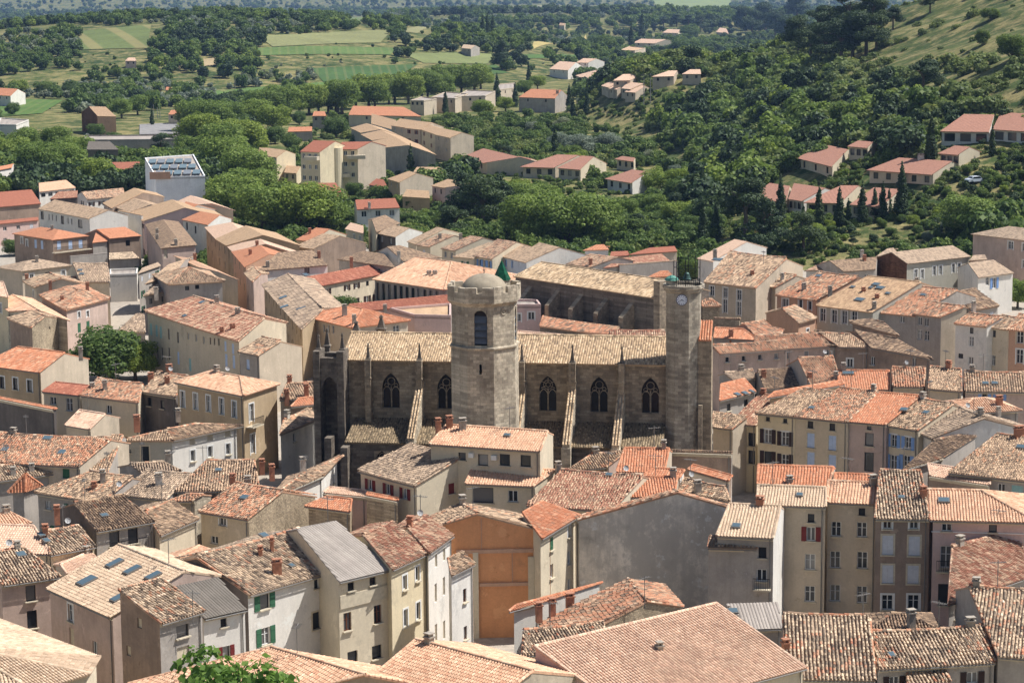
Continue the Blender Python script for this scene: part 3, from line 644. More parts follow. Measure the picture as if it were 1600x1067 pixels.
EXTRAS = [('big bare orange gable wall with a cream pilaster','ledge','box',[((-1.53,205.37,8.3),(7.56,0.3,0.35),0.047,'terra')]),('big bare orange gable wall with a cream pilaster','ledge','box',[((-0.48,205.42,5.15),(5.42,0.3,0.31),0.047,'terra')]),('big bare orange gable wall with a cream pilaster','ledge','box',[((-2.97,205.38,9.92),(0.08,0.15,2.93),0.047,'terra')]),('big bare orange gable wall with a cream pilaster','ledge','box',[((-0.16,205.51,6.68),(0.08,0.15,2.8),0.047,'terra')]),('big bare orange gable wall with a cream pilaster','pilaster','box',[((-3.52,205.25,4.11),(0.5,0.35,8.24),0.047,'cream')]),('big bare orange gable wall with a cream pilaster','pilaster','box',[((1.57,205.49,5.41),(0.56,0.35,4.64),0.047,'cream')]),('long peach roofed house with air conditioners below the bell tower','air_conditioner','box',[((-4.26,230.15,11.91),(0.54,0.35,0.49),-0.344,'white')]),('long peach roofed house with air conditioners below the bell tower','air_conditioner','box',[((-1.92,229.31,11.81),(0.58,0.35,0.49),-0.344,'white')]),('white modern block with roof panels and a red porch','roof_panel','box',[((-84.18,551.32,11.75),(1.75,10.84,0.3),0.125,'grey')]),('white modern block with roof panels and a red porch','roof_panel','box',[((-87.41,567.26,11.75),(1.75,10.84,0.3),0.125,'panel')]),('white modern block with roof panels and a red porch','roof_panel','box',[((-90.64,583.2,11.75),(1.75,10.84,0.3),0.125,'panel')]),('white modern block with roof panels and a red porch','roof_panel','box',[((-81.98,551.59,11.75),(1.75,10.84,0.3),0.125,'panel')]),('white modern block with roof panels and a red porch','roof_panel','box',[((-85.21,567.53,11.75),(1.75,10.84,0.3),0.125,'panel')]),('white modern block with roof panels and a red porch','roof_panel','box',[((-88.44,583.48,11.75),(1.75,10.84,0.3),0.125,'grey')]),('white modern block with roof panels and a red porch','roof_panel','box',[((-79.79,551.87,11.75),(1.75,10.84,0.3),0.125,'panel')]),('white modern block with roof panels and a red porch','roof_panel','box',[((-83.02,567.81,11.75),(1.75,10.84,0.3),0.125,'grey')]),('white modern block with roof panels and a red porch','roof_panel','box',[((-86.25,583.75,11.75),(1.75,10.84,0.3),0.125,'panel')]),('white modern block with roof panels and a red porch','roof_panel','box',[((-77.59,552.15,11.75),(1.75,10.84,0.3),0.125,'grey')]),('white modern block with roof panels and a red porch','roof_panel','box',[((-80.82,568.09,11.75),(1.75,10.84,0.3),0.125,'panel')]),('white modern block with roof panels and a red porch','roof_panel','box',[((-84.05,584.03,11.75),(1.75,10.84,0.3),0.125,'panel')]),('white modern block with roof panels and a red porch','roof_panel','box',[((-75.39,552.42,11.75),(1.75,10.84,0.3),0.125,'panel')]),('white modern block with roof panels and a red porch','roof_panel','box',[((-78.62,568.36,11.75),(1.75,10.84,0.3),0.125,'panel')]),('white modern block with roof panels and a red porch','roof_panel','box',[((-81.85,584.3,11.75),(1.75,10.84,0.3),0.125,'grey')]),('white modern block with roof panels and a red porch','porch','box',[((-82.52,541.55,11.99),(4.84,0.3,1.68),0.125,'terra')]),('stately stone corner house with tall windows under a peach hipped roof','balcony','rail',[((-31.55,272.88,6.57),2.6,1.0,1.133)]),('narrow grey house with a bright white right side wall','balcony','rail',[((22.01,197.94,6.66),1.5,0.7,-0.225)]),('grey house with curved verge and two balcony doors','balcony','rail',[((-37.71,217.3,5.76),4.2,0.9,0.655)]),('rose plastered house with white string course at the right','balcony','rail',[((38.76,200.93,7.31),1.6,0.6,-0.141)]),('rose plastered house with white string course at the right','string_course','box',[((41.51,200.49,10.87),(8.15,0.1,0.08),-0.141,'white')]),('right yellow apartment block with a round stair tower','stair_tower','cyl',[((-46.78,613.37,-5.02),2.2,17.5,'yellow')]),('right yellow apartment block with a round stair tower','balcony','box',[((-41.12,613.38,9.81),(5,1.4,1.0),0.072,'cream')]),('right yellow apartment block with a round stair tower','balcony','box',[((-44.79,613.12,4.93),(4,1.4,1.0),0.072,'cream')]),('middle yellow apartment block with corner balconies','balcony','box',[((-52.24,605.52,10.28),(4,1.4,1.0),-0.472,'cream')]),('orange hipped roof on a grey brown house with balcony','balcony','rail',[((-87.29,453.33,5.47),9,1.0,0.815)]),('cream house with a grey corrugated roof and two arched brown windows','cornice','box',[((-12.89,191.85,7.88),(5.31,0.12,1.17),0.742,'stone')])]
TL = []
TG = ['courtyard trees', 'cypress trees', 'pines on the hill', 'plane avenue', 'plane trees at the left edge', 'plane trees below the yellow blocks', 'plane trees left of the yellow blocks', 'trees along the far town edge', 'trees around the cliff villa', 'trees of the wood below the hill']
TREES = [
('plane',-147.6,680.8,12.5,'first tall plane tree in the clump at the left edge counted from the left',TG[4],1.15),
('plane',-132.8,648.3,13,'third tall plane tree in the clump at the left edge counted from the left',TG[4],1.15),
('plane',-127.4,659.1,12.5,'fifth tall plane tree in the clump at the left edge counted from the left',TG[4],1.15),
('plane',-153.4,724.8,11.5,'second tall plane tree in the clump at the left edge counted from the left',TG[4],1.15),
('plane',-131.5,700.3,11,'sixth tall plane tree in the clump at the left edge counted from the left',TG[4],1.15),
('plane',-146.4,743,10.5,'fourth tall plane tree in the clump at the left edge counted from the left',TG[4],1.15),
('plane',-111.6,618,11,'lighter plane tree right of the left clump',None,1.2),
('lime',-107.8,624.6,8,'small pale tree beside the left clump',None,1),
('plane',-116.7,849.9,13,'second plane tree in the long clump left of the yellow blocks counted from the left',TG[6],1.15),
('plane',-106.6,826.3,14,'fourth plane tree in the long clump left of the yellow blocks counted from the left',TG[6],1.15),
('plane',-101.2,838.2,13,'seventh plane tree in the long clump left of the yellow blocks counted from the left',TG[6],1.15),
('plane',-93.4,843.8,13,'tenth plane tree in the long clump left of the yellow blocks counted from the left',TG[6],1.15),
('plane',-85,830,12,'eleventh plane tree in the long clump left of the yellow blocks counted from the left',TG[6],1.15),
('plane',-101.5,753.2,14,'third plane tree in the long clump left of the yellow blocks counted from the left',TG[6],1.15),
('plane',-87.6,696,15,'fifth plane tree in the long clump left of the yellow blocks counted from the left',TG[6],1.15),
('plane',-82.5,710.9,15,'eighth plane tree in the long clump left of the yellow blocks counted from the left',TG[6],1.15),
('plane',-80.3,647.3,15,'sixth plane tree in the long clump left of the yellow blocks counted from the left',TG[6],1.15),
('plane',-70,612.8,14,'ninth plane tree in the long clump left of the yellow blocks counted from the left',TG[6],1.15),
('plane',-96.4,696.9,11,'first plane tree in the long clump left of the yellow blocks counted from the left',TG[6],1.15),
('plane',-65.5,542.5,13,'first broad plane tree in front of the yellow blocks counted from the left',TG[5],1.25),
('plane',-55.4,516.6,14,'third broad plane tree in front of the yellow blocks counted from the left',TG[5],1.25),
('plane',-48.5,516.1,14,'fourth broad plane tree in front of the yellow blocks counted from the left',TG[5],1.25),
('plane',-43.6,523,12,'fifth broad plane tree in front of the yellow blocks counted from the left',TG[5],1.25),
('plane',-64.5,573.1,12,'second broad plane tree in front of the yellow blocks counted from the left',TG[5],1.25),
('plane',-71.3,946.8,13,'first plane tree in the avenue beyond the town counted from the left',TG[3],1.1),
('plane',-68.7,944.7,15.5,'second plane tree in the avenue beyond the town counted from the left',TG[3],1.1),
('plane',-65.3,979.3,14,'third plane tree in the avenue beyond the town counted from the left',TG[3],1.1),
('plane',-59.9,981.4,16,'fourth plane tree in the avenue beyond the town counted from the left',TG[3],1.1),
('plane',-57.2,979,13.5,'fifth plane tree in the avenue beyond the town counted from the left',TG[3],1.1),
('plane',-53.3,1017.7,13,'sixth plane tree in the avenue beyond the town counted from the left',TG[3],1.1),
('plane',-50.8,1020.6,15.5,'seventh plane tree in the avenue beyond the town counted from the left',TG[3],1.1),
('plane',-44.6,1017.3,14,'eighth plane tree in the avenue beyond the town counted from the left',TG[3],1.1),
('plane',-40.4,1061,16,'ninth plane tree in the avenue beyond the town counted from the left',TG[3],1.1),
('plane',-37.8,1064.3,13.5,'tenth plane tree in the avenue beyond the town counted from the left',TG[3],1.1),
('plane',-31.3,1060.5,13,'eleventh plane tree in the avenue beyond the town counted from the left',TG[3],1.1),
('plane',-29.9,1111.3,15.5,'twelfth plane tree in the avenue beyond the town counted from the left',TG[3],1.1),
('plane',-23.3,1114.4,14,'thirteenth plane tree in the avenue beyond the town counted from the left',TG[3],1.1),
('plane',-16.9,1110.1,16,'fourteenth plane tree in the avenue beyond the town counted from the left',TG[3],1.1),
('plane',-14.7,1169.3,13.5,'fifteenth plane tree in the avenue beyond the town counted from the left',TG[3],1.1),
('plane',-98.8,916.9,12.5,'first plane tree at the near end of the avenue counted from the left',TG[3],1.1),
('plane',-95.5,921.3,13.5,'second plane tree at the near end of the avenue counted from the left',TG[3],1.1),
('plane',-92.1,925.8,14.5,'third plane tree at the near end of the avenue counted from the left',TG[3],1.1),
('plane',-88.7,930.3,12.5,'fourth plane tree at the near end of the avenue counted from the left',TG[3],1.1),
('plane',-85.2,934.9,13.5,'fifth plane tree at the near end of the avenue counted from the left',TG[3],1.1),
('plane',-81.7,939.6,14.5,'sixth plane tree at the near end of the avenue counted from the left',TG[3],1.1),
('plane',-78.2,944.3,12.5,'seventh plane tree at the near end of the avenue counted from the left',TG[3],1.1),
('plane',-74.6,949.1,13.5,'eighth plane tree at the near end of the avenue counted from the left',TG[3],1.1),
('plane',-71,953.9,14.5,'ninth plane tree at the near end of the avenue counted from the left',TG[3],1.1),
('wood',-60,338.2,11.5,'big dark green tree in the square at the left',None,1.35),
('fresh',-19.4,150,16.3,'leafy green tree top at the bottom edge of the view',None,0.8),
('plane',-56.3,338.5,7,'smaller tree leaning right of the big square tree',None,1.1),
('wood',-81.9,368.9,4,'green hedge tree cut by the left edge above the tan house',None,1.3),
('wood',-28.6,382,9,'round courtyard tree by the long dark red roof',None,1.1),
('wood',-23.5,381.35,6.4,'first courtyard tree under the modern hall counted from the left',TG[0],1.2),
('wood',-20.5,381.05,6.4,'second courtyard tree under the modern hall counted from the left',TG[0],1.2),
('wood',-16.5,380.65,6.4,'third courtyard tree under the modern hall counted from the left',TG[0],1.2),
('wood',-12.5,380.25,6.4,'fourth courtyard tree under the modern hall counted from the left',TG[0],1.2),
('wood',-79.4,465.5,5,'bushy tree in the yard above the passage',None,1.3),
('wood',-105.7,488.4,5,'green tree at the left edge below the crimson roof',None,1.4),
('plane',5.4,493.8,13,'left crown of the great plane trees behind the town',None,1.25),
('plane',11.9,491.1,14,'middle crown of the great plane trees behind the town',None,1.3),
('plane',17.4,492.9,12,'right crown of the great plane trees behind the town',None,1.2),
('cedar',-11.1,541,12,'spreading dark cedar right of the white villa',None,1.3),
('pine',-6.4,525.2,13,'dark pine beside the cedar',None,1.2),
('cedar',-2.8,537.7,12,'second dark conifer beside the cedar',None,1.2),
('pine',-12.3,506.4,9,'low dark conifer above the row houses',None,1.2),
('lime',-19.1,541.6,5,'yellow green shrub tree beside the white villa',None,1),
('wood',-15.9,525.9,6,'green tree left of the dark conifers',None,1),
('wood',-25.5,577.4,5,'small tree right of the white villa',None,1),
('lime',-38.1,545.7,4.5,'pale bush tree left of the white villa',None,1),
('wood',-40.6,598.8,6,'green tree behind the white villa',None,1),
('olive',-39.2,678.7,6,'brownish grey tree beside the parked cars',None,1),
('wood',-61.3,811.8,10,'dark round tree in front of the school roof',None,1.2),
('wood',-80.3,880,7,'dark green tree left of the school',None,1),
('pine',-1.5,687.7,6.5,'umbrella pine by the salmon villa',None,1.3),
('olive',21.6,723.4,10,'large silver willow on the slope',None,1.3),
('olive',31.1,734.4,9,'second silver willow on the slope',None,1.2),
('olive',15.3,756.1,7,'left silver willow on the slope',None,1.2),
('lime',37.9,611.9,9,'bright green tree below the willows',None,1.1),
('lime',44.1,604.3,9,'bright green tree right of its twin',None,1.1),
('pine',49.5,483.1,13,'broad dark conifer behind the last roofs',None,1.2),
('cedar',52,468.6,11,'dark conifer at the edge of the wood',None,1.2),
('pine',59.2,463.5,8,'dark shrub conifer right of the wood edge',None,1.3),
('plane',92.8,465.1,10,'rounded bright tree in the right wood',None,1.3),
('lime',64.4,486.6,5,'acid green shrub tree behind the cypress row',None,1),
('wood',34,439.7,6,'small palm green tree seen behind the iron cage',None,1),
('plane',89.4,402.5,6,'green garden tree at the right edge',None,1),
('wood',81.9,416.2,4,'clipped tree row by the school',None,1.8),
('wood',84.5,412.1,4,'end of the clipped tree row by the school',None,1.5),
('cypress',58.4,496.6,9.8,'cypress at the left end of the villa row',TG[1],1.2),
('cypress',64.8,482.5,9.3,'slim cypress second in the villa row',TG[1],1.2),
('cypress',69.2,483,8.6,'cypress third in the villa row',TG[1],1.2),
('cypress',71,482.7,5.9,'short cypress in the villa row',TG[1],1.2),
('cypress',73.9,482.3,9.2,'thick cypress in the middle of the villa row',TG[1],1.2),
('cypress',77.1,486.1,6.9,'small cypress right of the thick one',TG[1],1.2),
('cypress',78.4,483.8,8.2,'cypress near the right end of the villa row',TG[1],1.2),
('cypress',80.4,487.7,5.4,'small cypress beside the tallest one',TG[1],1.2),
('cypress',82.3,483.5,11.8,'tallest cypress below the turret villa',TG[1],1.2),
('cypress',60.8,477.1,6.9,'thin cypress below the villa row',TG[1],1.2),
('cypress',45.4,544.9,9.7,'left cypress above the clock tower',TG[1],1.2),
('cypress',50.9,542.7,8.3,'right cypress above the clock tower',TG[1],1.2),
('cypress',39.9,475.5,10.4,'tall cypress directly behind the iron cage',TG[1],1.2),
('cypress',43.3,484.6,8.5,'dark cypress right behind the iron cage',TG[1],1.2),
('cypress',13.8,715.8,10.2,'tall cypress between the willows and salmon roofs',TG[1],1.2),
('cypress',10.1,1222.9,12.3,'cypress left of the fresh orange roof',TG[1],1.2),
('cypress',23.2,906.2,9.8,'upper cypress right of the fresh orange roof',TG[1],1.2),
('cypress',23.9,878.2,8.9,'lower cypress right of the fresh orange roof',TG[1],1.2),
('cypress',29.1,873.3,9.6,'lone cypress on the slope above the willows',TG[1],1.2),
('cypress',124.1,2175.3,29,'cypress above the cliff villa',TG[1],1.2),
('cypress',99.7,1899.5,23.4,'shorter cypress left of the cliff villa',TG[1],1.2),
('cypress',2.2,986.4,10.6,'cypress left of the grey house',TG[1],1.2),
('cypress',-5.6,1001.2,13.8,'tall cypress beside the white flat roofs',TG[1],1.2),
('cypress',2.4,991.7,10.1,'second cypress beside the white flat roofs',TG[1],1.2),
('cypress',-26.2,938,10.3,'cypress in front of the white cube house',TG[1],1.2),
('cypress',-28.6,659.8,9.6,'tall cypress beside the parked cars',TG[1],1.2),
('cypress',-75.7,978,6.7,'small cypress by the school',TG[1],1.2),
('cypress',78.3,548.8,10.7,'tall cypress casting a shadow on a salmon roof',TG[1],1.2),
('cypress',92.7,507.5,11.6,'tall cypress right of the turret villa',TG[1],1.2),
('cypress',85.2,500.5,5.3,'thin cypress in front of the turret villa',TG[1],1.2),
('cypress',106,506.5,6.4,'cypress below the upper right villa',TG[1],1.2),
('cypress',-137,883.4,6.7,'dark cypress near the parking ground',TG[1],1.2),
('cypress',-191.7,1232.7,7.4,'cypress by the pink cottage',TG[1],1.2),
('cypress',-17.7,1551.2,16.2,'left cypress of the far dark group',TG[1],1.2),
('cypress',-14.7,1560.1,16.9,'middle cypress of the far dark group',TG[1],1.2),
('cypress',-11.1,1571.4,15.8,'right cypress of the far dark group',TG[1],1.2),
('cypress',-51.1,2547.6,25.6,'dark far cypress at the field edge',TG[1],1.2),
('cedar',-4.3,1328,18.4,'broad black conifer at the field edge',None,0.9),
('pine',251,2110.5,25.7,'fifth dark pine in the grove on the hill top counted from the left',TG[2],1.2),
('pine',105.4,844.7,14.5,'seventh dark pine in the grove on the hill top counted from the left',TG[2],1.2),
('pine',106.7,821.7,15.3,'eighth dark pine in the grove on the hill top counted from the left',TG[2],1.2),
('pine',110.1,807.4,13.9,'tenth dark pine in the grove on the hill top counted from the left',TG[2],1.2),
('pine',113.3,792.3,15.9,'eleventh dark pine in the grove on the hill top counted from the left',TG[2],1.2),
('pine',117.6,794.6,16.5,'thirteenth dark pine in the grove on the hill top counted from the left',TG[2],1.2),
('pine',121.4,789.5,16.4,'fourteenth dark pine in the grove on the hill top counted from the left',TG[2],1.2),
('pine',124.4,787,12.4,'sixteenth dark pine in the grove on the hill top counted from the left',TG[2],1.2),
('pine',264.8,2311.3,28.1,'fourth dark pine in the grove on the hill top counted from the left',TG[2],1.2),
('pine',273.3,2480.1,33.7,'third dark pine in the grove on the hill top counted from the left',TG[2],1.2),
('pine',116.8,875.6,15.7,'ninth dark pine in the grove on the hill top counted from the left',TG[2],1.2),
('pine',127,868,16.1,'twelfth dark pine in the grove on the hill top counted from the left',TG[2],1.2),
('pine',133.6,853.6,14.6,'fifteenth dark pine in the grove on the hill top counted from the left',TG[2],1.2),
('pine',137.6,833.4,8.4,'seventeenth dark pine in the grove on the hill top counted from the left',TG[2],1.2),
('pine',255.5,2517.3,28.8,'first dark pine in the grove on the hill top counted from the left',TG[2],1.2),
('pine',242.3,2320.2,28.3,'second dark pine in the grove on the hill top counted from the left',TG[2],1.2),
('pine',151.1,835.2,8.4,'eighteenth dark pine in the grove on the hill top counted from the left',TG[2],1.2),
('pine',325.6,2628.2,35.7,'sixth dark pine in the grove on the hill top counted from the left',TG[2],1.2),
('pine',110.7,619.3,11.4,'single large pine casting a shadow on the scrub',None,1.25),
('wood',132.5,611,9.2,'dark oak on the grassy slope at the right edge',None,1.2),
('wood',140.2,688.4,5.9,'small tree on the dry grass slope',None,1),
('wood',155.3,750.2,5.4,'bushy tree at the top of the dry slope',None,1.4),
('wood',131,1782.8,17.9,'eighth tree around the cliff villa counted from the left',TG[8],1.3),
('wood',142,1824.4,15.7,'tenth tree around the cliff villa counted from the left',TG[8],1.3),
('wood',176.8,2271.9,19.5,'eleventh tree around the cliff villa counted from the left',TG[8],1.3),
('pine',183.3,2545.7,14.6,'seventh tree around the cliff villa counted from the left',TG[8],1.3),
('pine',166.9,2519.1,14.4,'sixth tree around the cliff villa counted from the left',TG[8],1.3),
('pine',203.9,2482.2,17.8,'twelfth tree around the cliff villa counted from the left',TG[8],1.3),
('pine',218.8,2529.7,16.3,'thirteenth tree around the cliff villa counted from the left',TG[8],1.3),
('pine',196.4,2548.5,12.8,'ninth tree around the cliff villa counted from the left',TG[8],1.3),
('pine',155,2474.4,10.6,'fifth tree around the cliff villa counted from the left',TG[8],1.3),
('wood',89.1,1938.2,15.3,'third tree around the cliff villa counted from the left',TG[8],1.3),
('wood',69.2,1662.5,15.5,'second tree around the cliff villa counted from the left',TG[8],1.3),
('wood',74.4,1995.9,15.8,'first tree around the cliff villa counted from the left',TG[8],1.3),
('wood',119.2,2368.5,11.9,'fourth tree around the cliff villa counted from the left',TG[8],1.3),
('wood',180.3,2016.1,11.6,'fourteenth tree around the cliff villa counted from the left',TG[8],1.3),
('wood',23.8,798.6,5.4,'green broadleaf tree above the large silver willow on the slope',TG[9],1.03),
('wood',-15.1,603.7,6.4,'green broadleaf tree right of the pinkish house',TG[9],1.27),
('wood',15.8,605.4,2.8,'green broadleaf tree below the second salmon villa roof right of the tall cypress',TG[9],1.09),
('wood',29.7,762.9,5.9,'green broadleaf tree left of the second silver willow on the slope',TG[9],1.26),
('wood',87.3,466.4,2.3,'green broadleaf tree left of the large pink building at the right edge below the wood',TG[9],1.14),
('wood',23.9,721.5,4.3,'green broadleaf tree below the large silver willow on the slope',TG[9],1.33),
('wood',92.6,488.7,2.3,'green broadleaf tree above the rounded bright tree in the right wood',TG[9],1.25),
('plane',26.2,535.7,7.2,'fourth rounded lighter tree in the wood between the villas counted from the left',TG[9],1.21),
('wood',24.7,523.4,5.8,'green broadleaf tree right of the right crown of the great plane trees behind the town',TG[9],1.16),
('wood',107.5,482.4,2.1,'green broadleaf tree right of the rounded bright tree in the right wood',TG[9],1.24),
('wood',10.6,642.1,2.6,'green broadleaf tree right of the salmon villa roof beside the tall cypress',TG[9],1.32),
('wood',15,536.6,8.9,'green broadleaf tree above the middle crown of the great plane trees behind the town',TG[9],1.04),
('olive',23.8,561.1,2.3,'fourth silvery tree in the wood between the villas counted from the left',TG[9],1.34),
('wood',100.3,479.4,2.2,'green broadleaf tree above the large pink building at the right edge below the wood',TG[9],1.16),
('wood',106.2,497.4,2.5,'green broadleaf tree below the cypress below the upper right villa',TG[9],1.13),
('lime',103.5,478.7,2.2,'fourteenth pale green tree in the wood between the villas counted from the left',TG[9],1.35),
('pine',0.6,609.3,2.2,'first dark pine in the wood between the villas counted from the left',TG[9],1.07),
('plane',47.9,590,5.3,'seventh rounded lighter tree in the wood between the villas counted from the left',TG[9],1.09),
('wood',91.9,469.2,2,'green broadleaf tree below the rounded bright tree in the right wood',TG[9],1.09),
('pine',51.2,495.6,2.1,'sixth dark pine in the wood between the villas counted from the left',TG[9],1.02),
('wood',99.3,483.4,2.9,'green broadleaf tree right of the small salmon roof above the roof turret villa',TG[9],1.23),
('wood',82,480.6,2.4,'green broadleaf tree below the small cypress beside the tallest one',TG[9],1.33),
('wood',54.1,469.5,2.7,'green broadleaf tree below the dark conifer at the edge of the wood',TG[9],1.28),
('lime',63.9,480.3,2.8,'ninth pale green tree in the wood between the villas counted from the left',TG[9],1.28),
('wood',36.6,656.8,3,'green broadleaf tree left of the bright green tree below the willows',TG[9],1.34),
('wood',102.6,475.4,2.7,'green broadleaf tree right of the large pink building at the right edge below the wood',TG[9],1.16),
('pine',54.5,608.5,4.7,'fifth dark pine in the wood between the villas counted from the left',TG[9],1),
('plane',83.7,476.4,2.9,'ninth rounded lighter tree in the wood between the villas counted from the left',TG[9],1.07),
('wood',92.9,473.1,2.4,'green broadleaf tree left of the rounded bright tree in the right wood',TG[9],1.03),
('plane',104.1,488.2,2.3,'tenth rounded lighter tree in the wood between the villas counted from the left',TG[9],1.08),
('wood',-4.6,795.2,6.4,'green broadleaf tree above the umbrella pine by the salmon villa',TG[9],1.13),
('wood',109.2,489.3,2.9,'green broadleaf tree right of the cypress below the upper right villa',TG[9],1.07),
('wood',39.3,509.5,7,'green broadleaf tree left of the tall cypress directly behind the iron cage',TG[9],1.06),
('wood',7.2,570.5,7.7,'green broadleaf tree above the left crown of the great plane trees behind the town',TG[9],1.17),
('wood',-7.8,725.6,5.1,'green broadleaf tree left of the umbrella pine by the salmon villa',TG[9],1.27),
('wood',24.6,499,8.6,'green broadleaf tree above the long red roof at the edge of the wood',TG[9],1.2),
('wood',100.9,486.2,2.4,'green broadleaf tree below the salmon villa cut by the right edge',TG[9],1.05),
('wood',98.7,497.3,2.7,'green broadleaf tree right of the tall cypress right of the turret villa',TG[9],1.31),
('wood',-6.1,572.3,6.8,'green broadleaf tree above the dark pine beside the cedar',TG[9],1.13),
('wood',31.9,522.8,6.1,'green broadleaf tree below the bright green tree below the willows',TG[9],1.2),
('wood',51.5,538.8,6.3,'green broadleaf tree below the right cypress above the clock tower',TG[9],1.34),
('plane',-0.3,570,8,'first rounded lighter tree in the wood between the villas counted from the left',TG[9],1.29),
('wood',41.7,571.7,8.3,'green broadleaf tree below the bright green tree right of its twin',TG[9],1.11),
('lime',19.5,685.7,7,'fourth pale green tree in the wood between the villas counted from the left',TG[9],1.31),
('olive',46.5,651.2,4.9,'sixth silvery tree in the wood between the villas counted from the left',TG[9],1.14),
('olive',7.9,822.4,5.8,'second silvery tree in the wood between the villas counted from the left',TG[9],1.11),
('wood',5.6,727.7,4.4,'green broadleaf tree right of the umbrella pine by the salmon villa',TG[9],1.02),
('wood',93,482.1,2.7,'green broadleaf tree right of the tallest cypress below the turret villa',TG[9],1.26),
('wood',63.3,464.4,2.7,'green broadleaf tree right of the dark shrub conifer right of the wood edge',TG[9],1.25),
('wood',23,658.4,6.6,'green broadleaf tree left of the small salmon roof peeping behind trees',TG[9],1.11),
('wood',6.7,769.9,6.5,'green broadleaf tree left of the tall cypress between the willows and salmon roofs',TG[9],1.08),
('pine',69.6,465.9,2.2,'ninth dark pine in the wood between the villas counted from the left',TG[9],1.19),
('pine',96.4,467.4,2,'eleventh dark pine in the wood between the villas counted from the left',TG[9],1.22),
('wood',17.8,512.6,6.7,'green broadleaf tree below the right crown of the great plane trees behind the town',TG[9],1.31),
('olive',84.8,465.9,2.7,'eighth silvery tree in the wood between the villas counted from the left',TG[9],1.24),
('wood',108.9,494.6,2,'green broadleaf tree right of the upper right salmon villa with a shaded porch',TG[9],1.18),
('wood',86.5,481,2.1,'green broadleaf tree right of the small cypress beside the tallest one',TG[9],1.27),
('wood',95.7,477,2.9,'green broadleaf tree above the small annex roof beside the pink building',TG[9],1.29),
('wood',19.4,709.3,6.7,'green broadleaf tree right of the tall cypress between the willows and salmon roofs',TG[9],1.34),
('wood',8.5,621,2.9,'green broadleaf tree right of the salmon roof left of the villa by the cypress',TG[9],1.1),
('pine',69.9,481.1,2.2,'eighth dark pine in the wood between the villas counted from the left',TG[9],1.17),
('pine',27,499.8,6.8,'second dark pine in the wood between the villas counted from the left',TG[9],1.22),
('wood',21.3,498.8,8,'green broadleaf tree right of the small white house',TG[9],1.11),
('wood',97.6,470.4,2.2,'green broadleaf tree above the low white house between the school and the pink building',TG[9],1.33),
('wood',65.8,470.4,2.6,'green broadleaf tree right of the thin cypress below the villa row',TG[9],1),
('wood',-3.9,613.1,3,'green broadleaf tree above the second dark conifer beside the cedar',TG[9],1.1),
('olive',18.8,842.7,5.9,'third silvery tree in the wood between the villas counted from the left',TG[9],1.26),
('wood',78.2,472.3,2.2,'green broadleaf tree above the small roof peeping behind the school gable',TG[9],1.33),
('wood',66.4,475.7,2.8,'green broadleaf tree right of the acid green shrub tree behind the cypress row',TG[9],1.14),
('olive',42.3,696.7,5.7,'fifth silvery tree in the wood between the villas counted from the left',TG[9],1.07),
('plane',34.2,550.8,6.3,'fifth rounded lighter tree in the wood between the villas counted from the left',TG[9],1.12),
('wood',-13.6,697.9,3,'green broadleaf tree right of the salmon villa roof right of the beige terrace',TG[9],1.22),
('pine',73.8,464.8,2.3,'tenth dark pine in the wood between the villas counted from the left',TG[9],1.21),
('plane',2.2,584.1,7.2,'second rounded lighter tree in the wood between the villas counted from the left',TG[9],1.11),
('lime',32.2,560.2,2.6,'fifth pale green tree in the wood between the villas counted from the left',TG[9],1.12),
('wood',56.6,465.8,2.4,'green broadleaf tree left of the dark shrub conifer right of the wood edge',TG[9],1.3),
('wood',3.4,552.3,8.9,'green broadleaf tree right of the second dark conifer beside the cedar',TG[9],1.19),
('olive',58,470.6,2.4,'seventh silvery tree in the wood between the villas counted from the left',TG[9],1.03),
('wood',37.9,487.6,6.3,'green broadleaf tree left of the dark cypress right behind the iron cage',TG[9],1.24),
('wood',15,760.7,7,'green broadleaf tree left of the left silver willow on the slope',TG[9],1),
('wood',56.7,560.7,5.6,'green broadleaf tree right of the right cypress above the clock tower',TG[9],1.12),
('lime',103.9,484,2.3,'thirteenth pale green tree in the wood between the villas counted from the left',TG[9],1.21),
('lime',5.2,536.6,8.1,'second pale green tree in the wood between the villas counted from the left',TG[9],1.27),
('wood',5.8,671.8,4.7,'green broadleaf tree left of the second salmon villa roof right of the tall cypress',TG[9],1.22),
('wood',69,511,3,'green broadleaf tree above the slim cypress second in the villa row',TG[9],1.09),
('lime',89.2,480,2.3,'twelfth pale green tree in the wood between the villas counted from the left',TG[9],1.13),
('olive',89.5,472.8,2.2,'ninth silvery tree in the wood between the villas counted from the left',TG[9],1.15),
('pine',60.8,465.8,2.1,'seventh dark pine in the wood between the villas counted from the left',TG[9],1.28),
('lime',41.7,520.6,6.4,'sixth pale green tree in the wood between the villas counted from the left',TG[9],1.13),
('wood',47.8,482.5,2.4,'green broadleaf tree above the small pale roof',TG[9],1.27),
('wood',101.8,490.8,2.1,'green broadleaf tree right of the thin cypress in front of the turret villa',TG[9],1.14),
('pine',44.1,514.4,6.8,'fourth dark pine in the wood between the villas counted from the left',TG[9],1.23),
('wood',48.6,631.6,5.5,'green broadleaf tree right of the bright green tree right of its twin',TG[9],1.33),
('wood',30.7,505.8,6.3,'green broadleaf tree right of the short dark red roof left of the long red one',TG[9],1.12),
('wood',5.2,604.8,3,'green broadleaf tree below the salmon villa roof beside the tall cypress',TG[9],1.17),
('wood',57,605.4,5,'green broadleaf tree above the right cypress above the clock tower',TG[9],1.18),
('wood',77.4,478.5,2.7,'green broadleaf tree below the small cypress right of the thick one',TG[9],1.09),
('wood',83.7,471.3,2.8,'green broadleaf tree right of the cypress near the right end of the villa row',TG[9],1.23),
('lime',49.8,554.4,5.8,'seventh pale green tree in the wood between the villas counted from the left',TG[9],1.06),
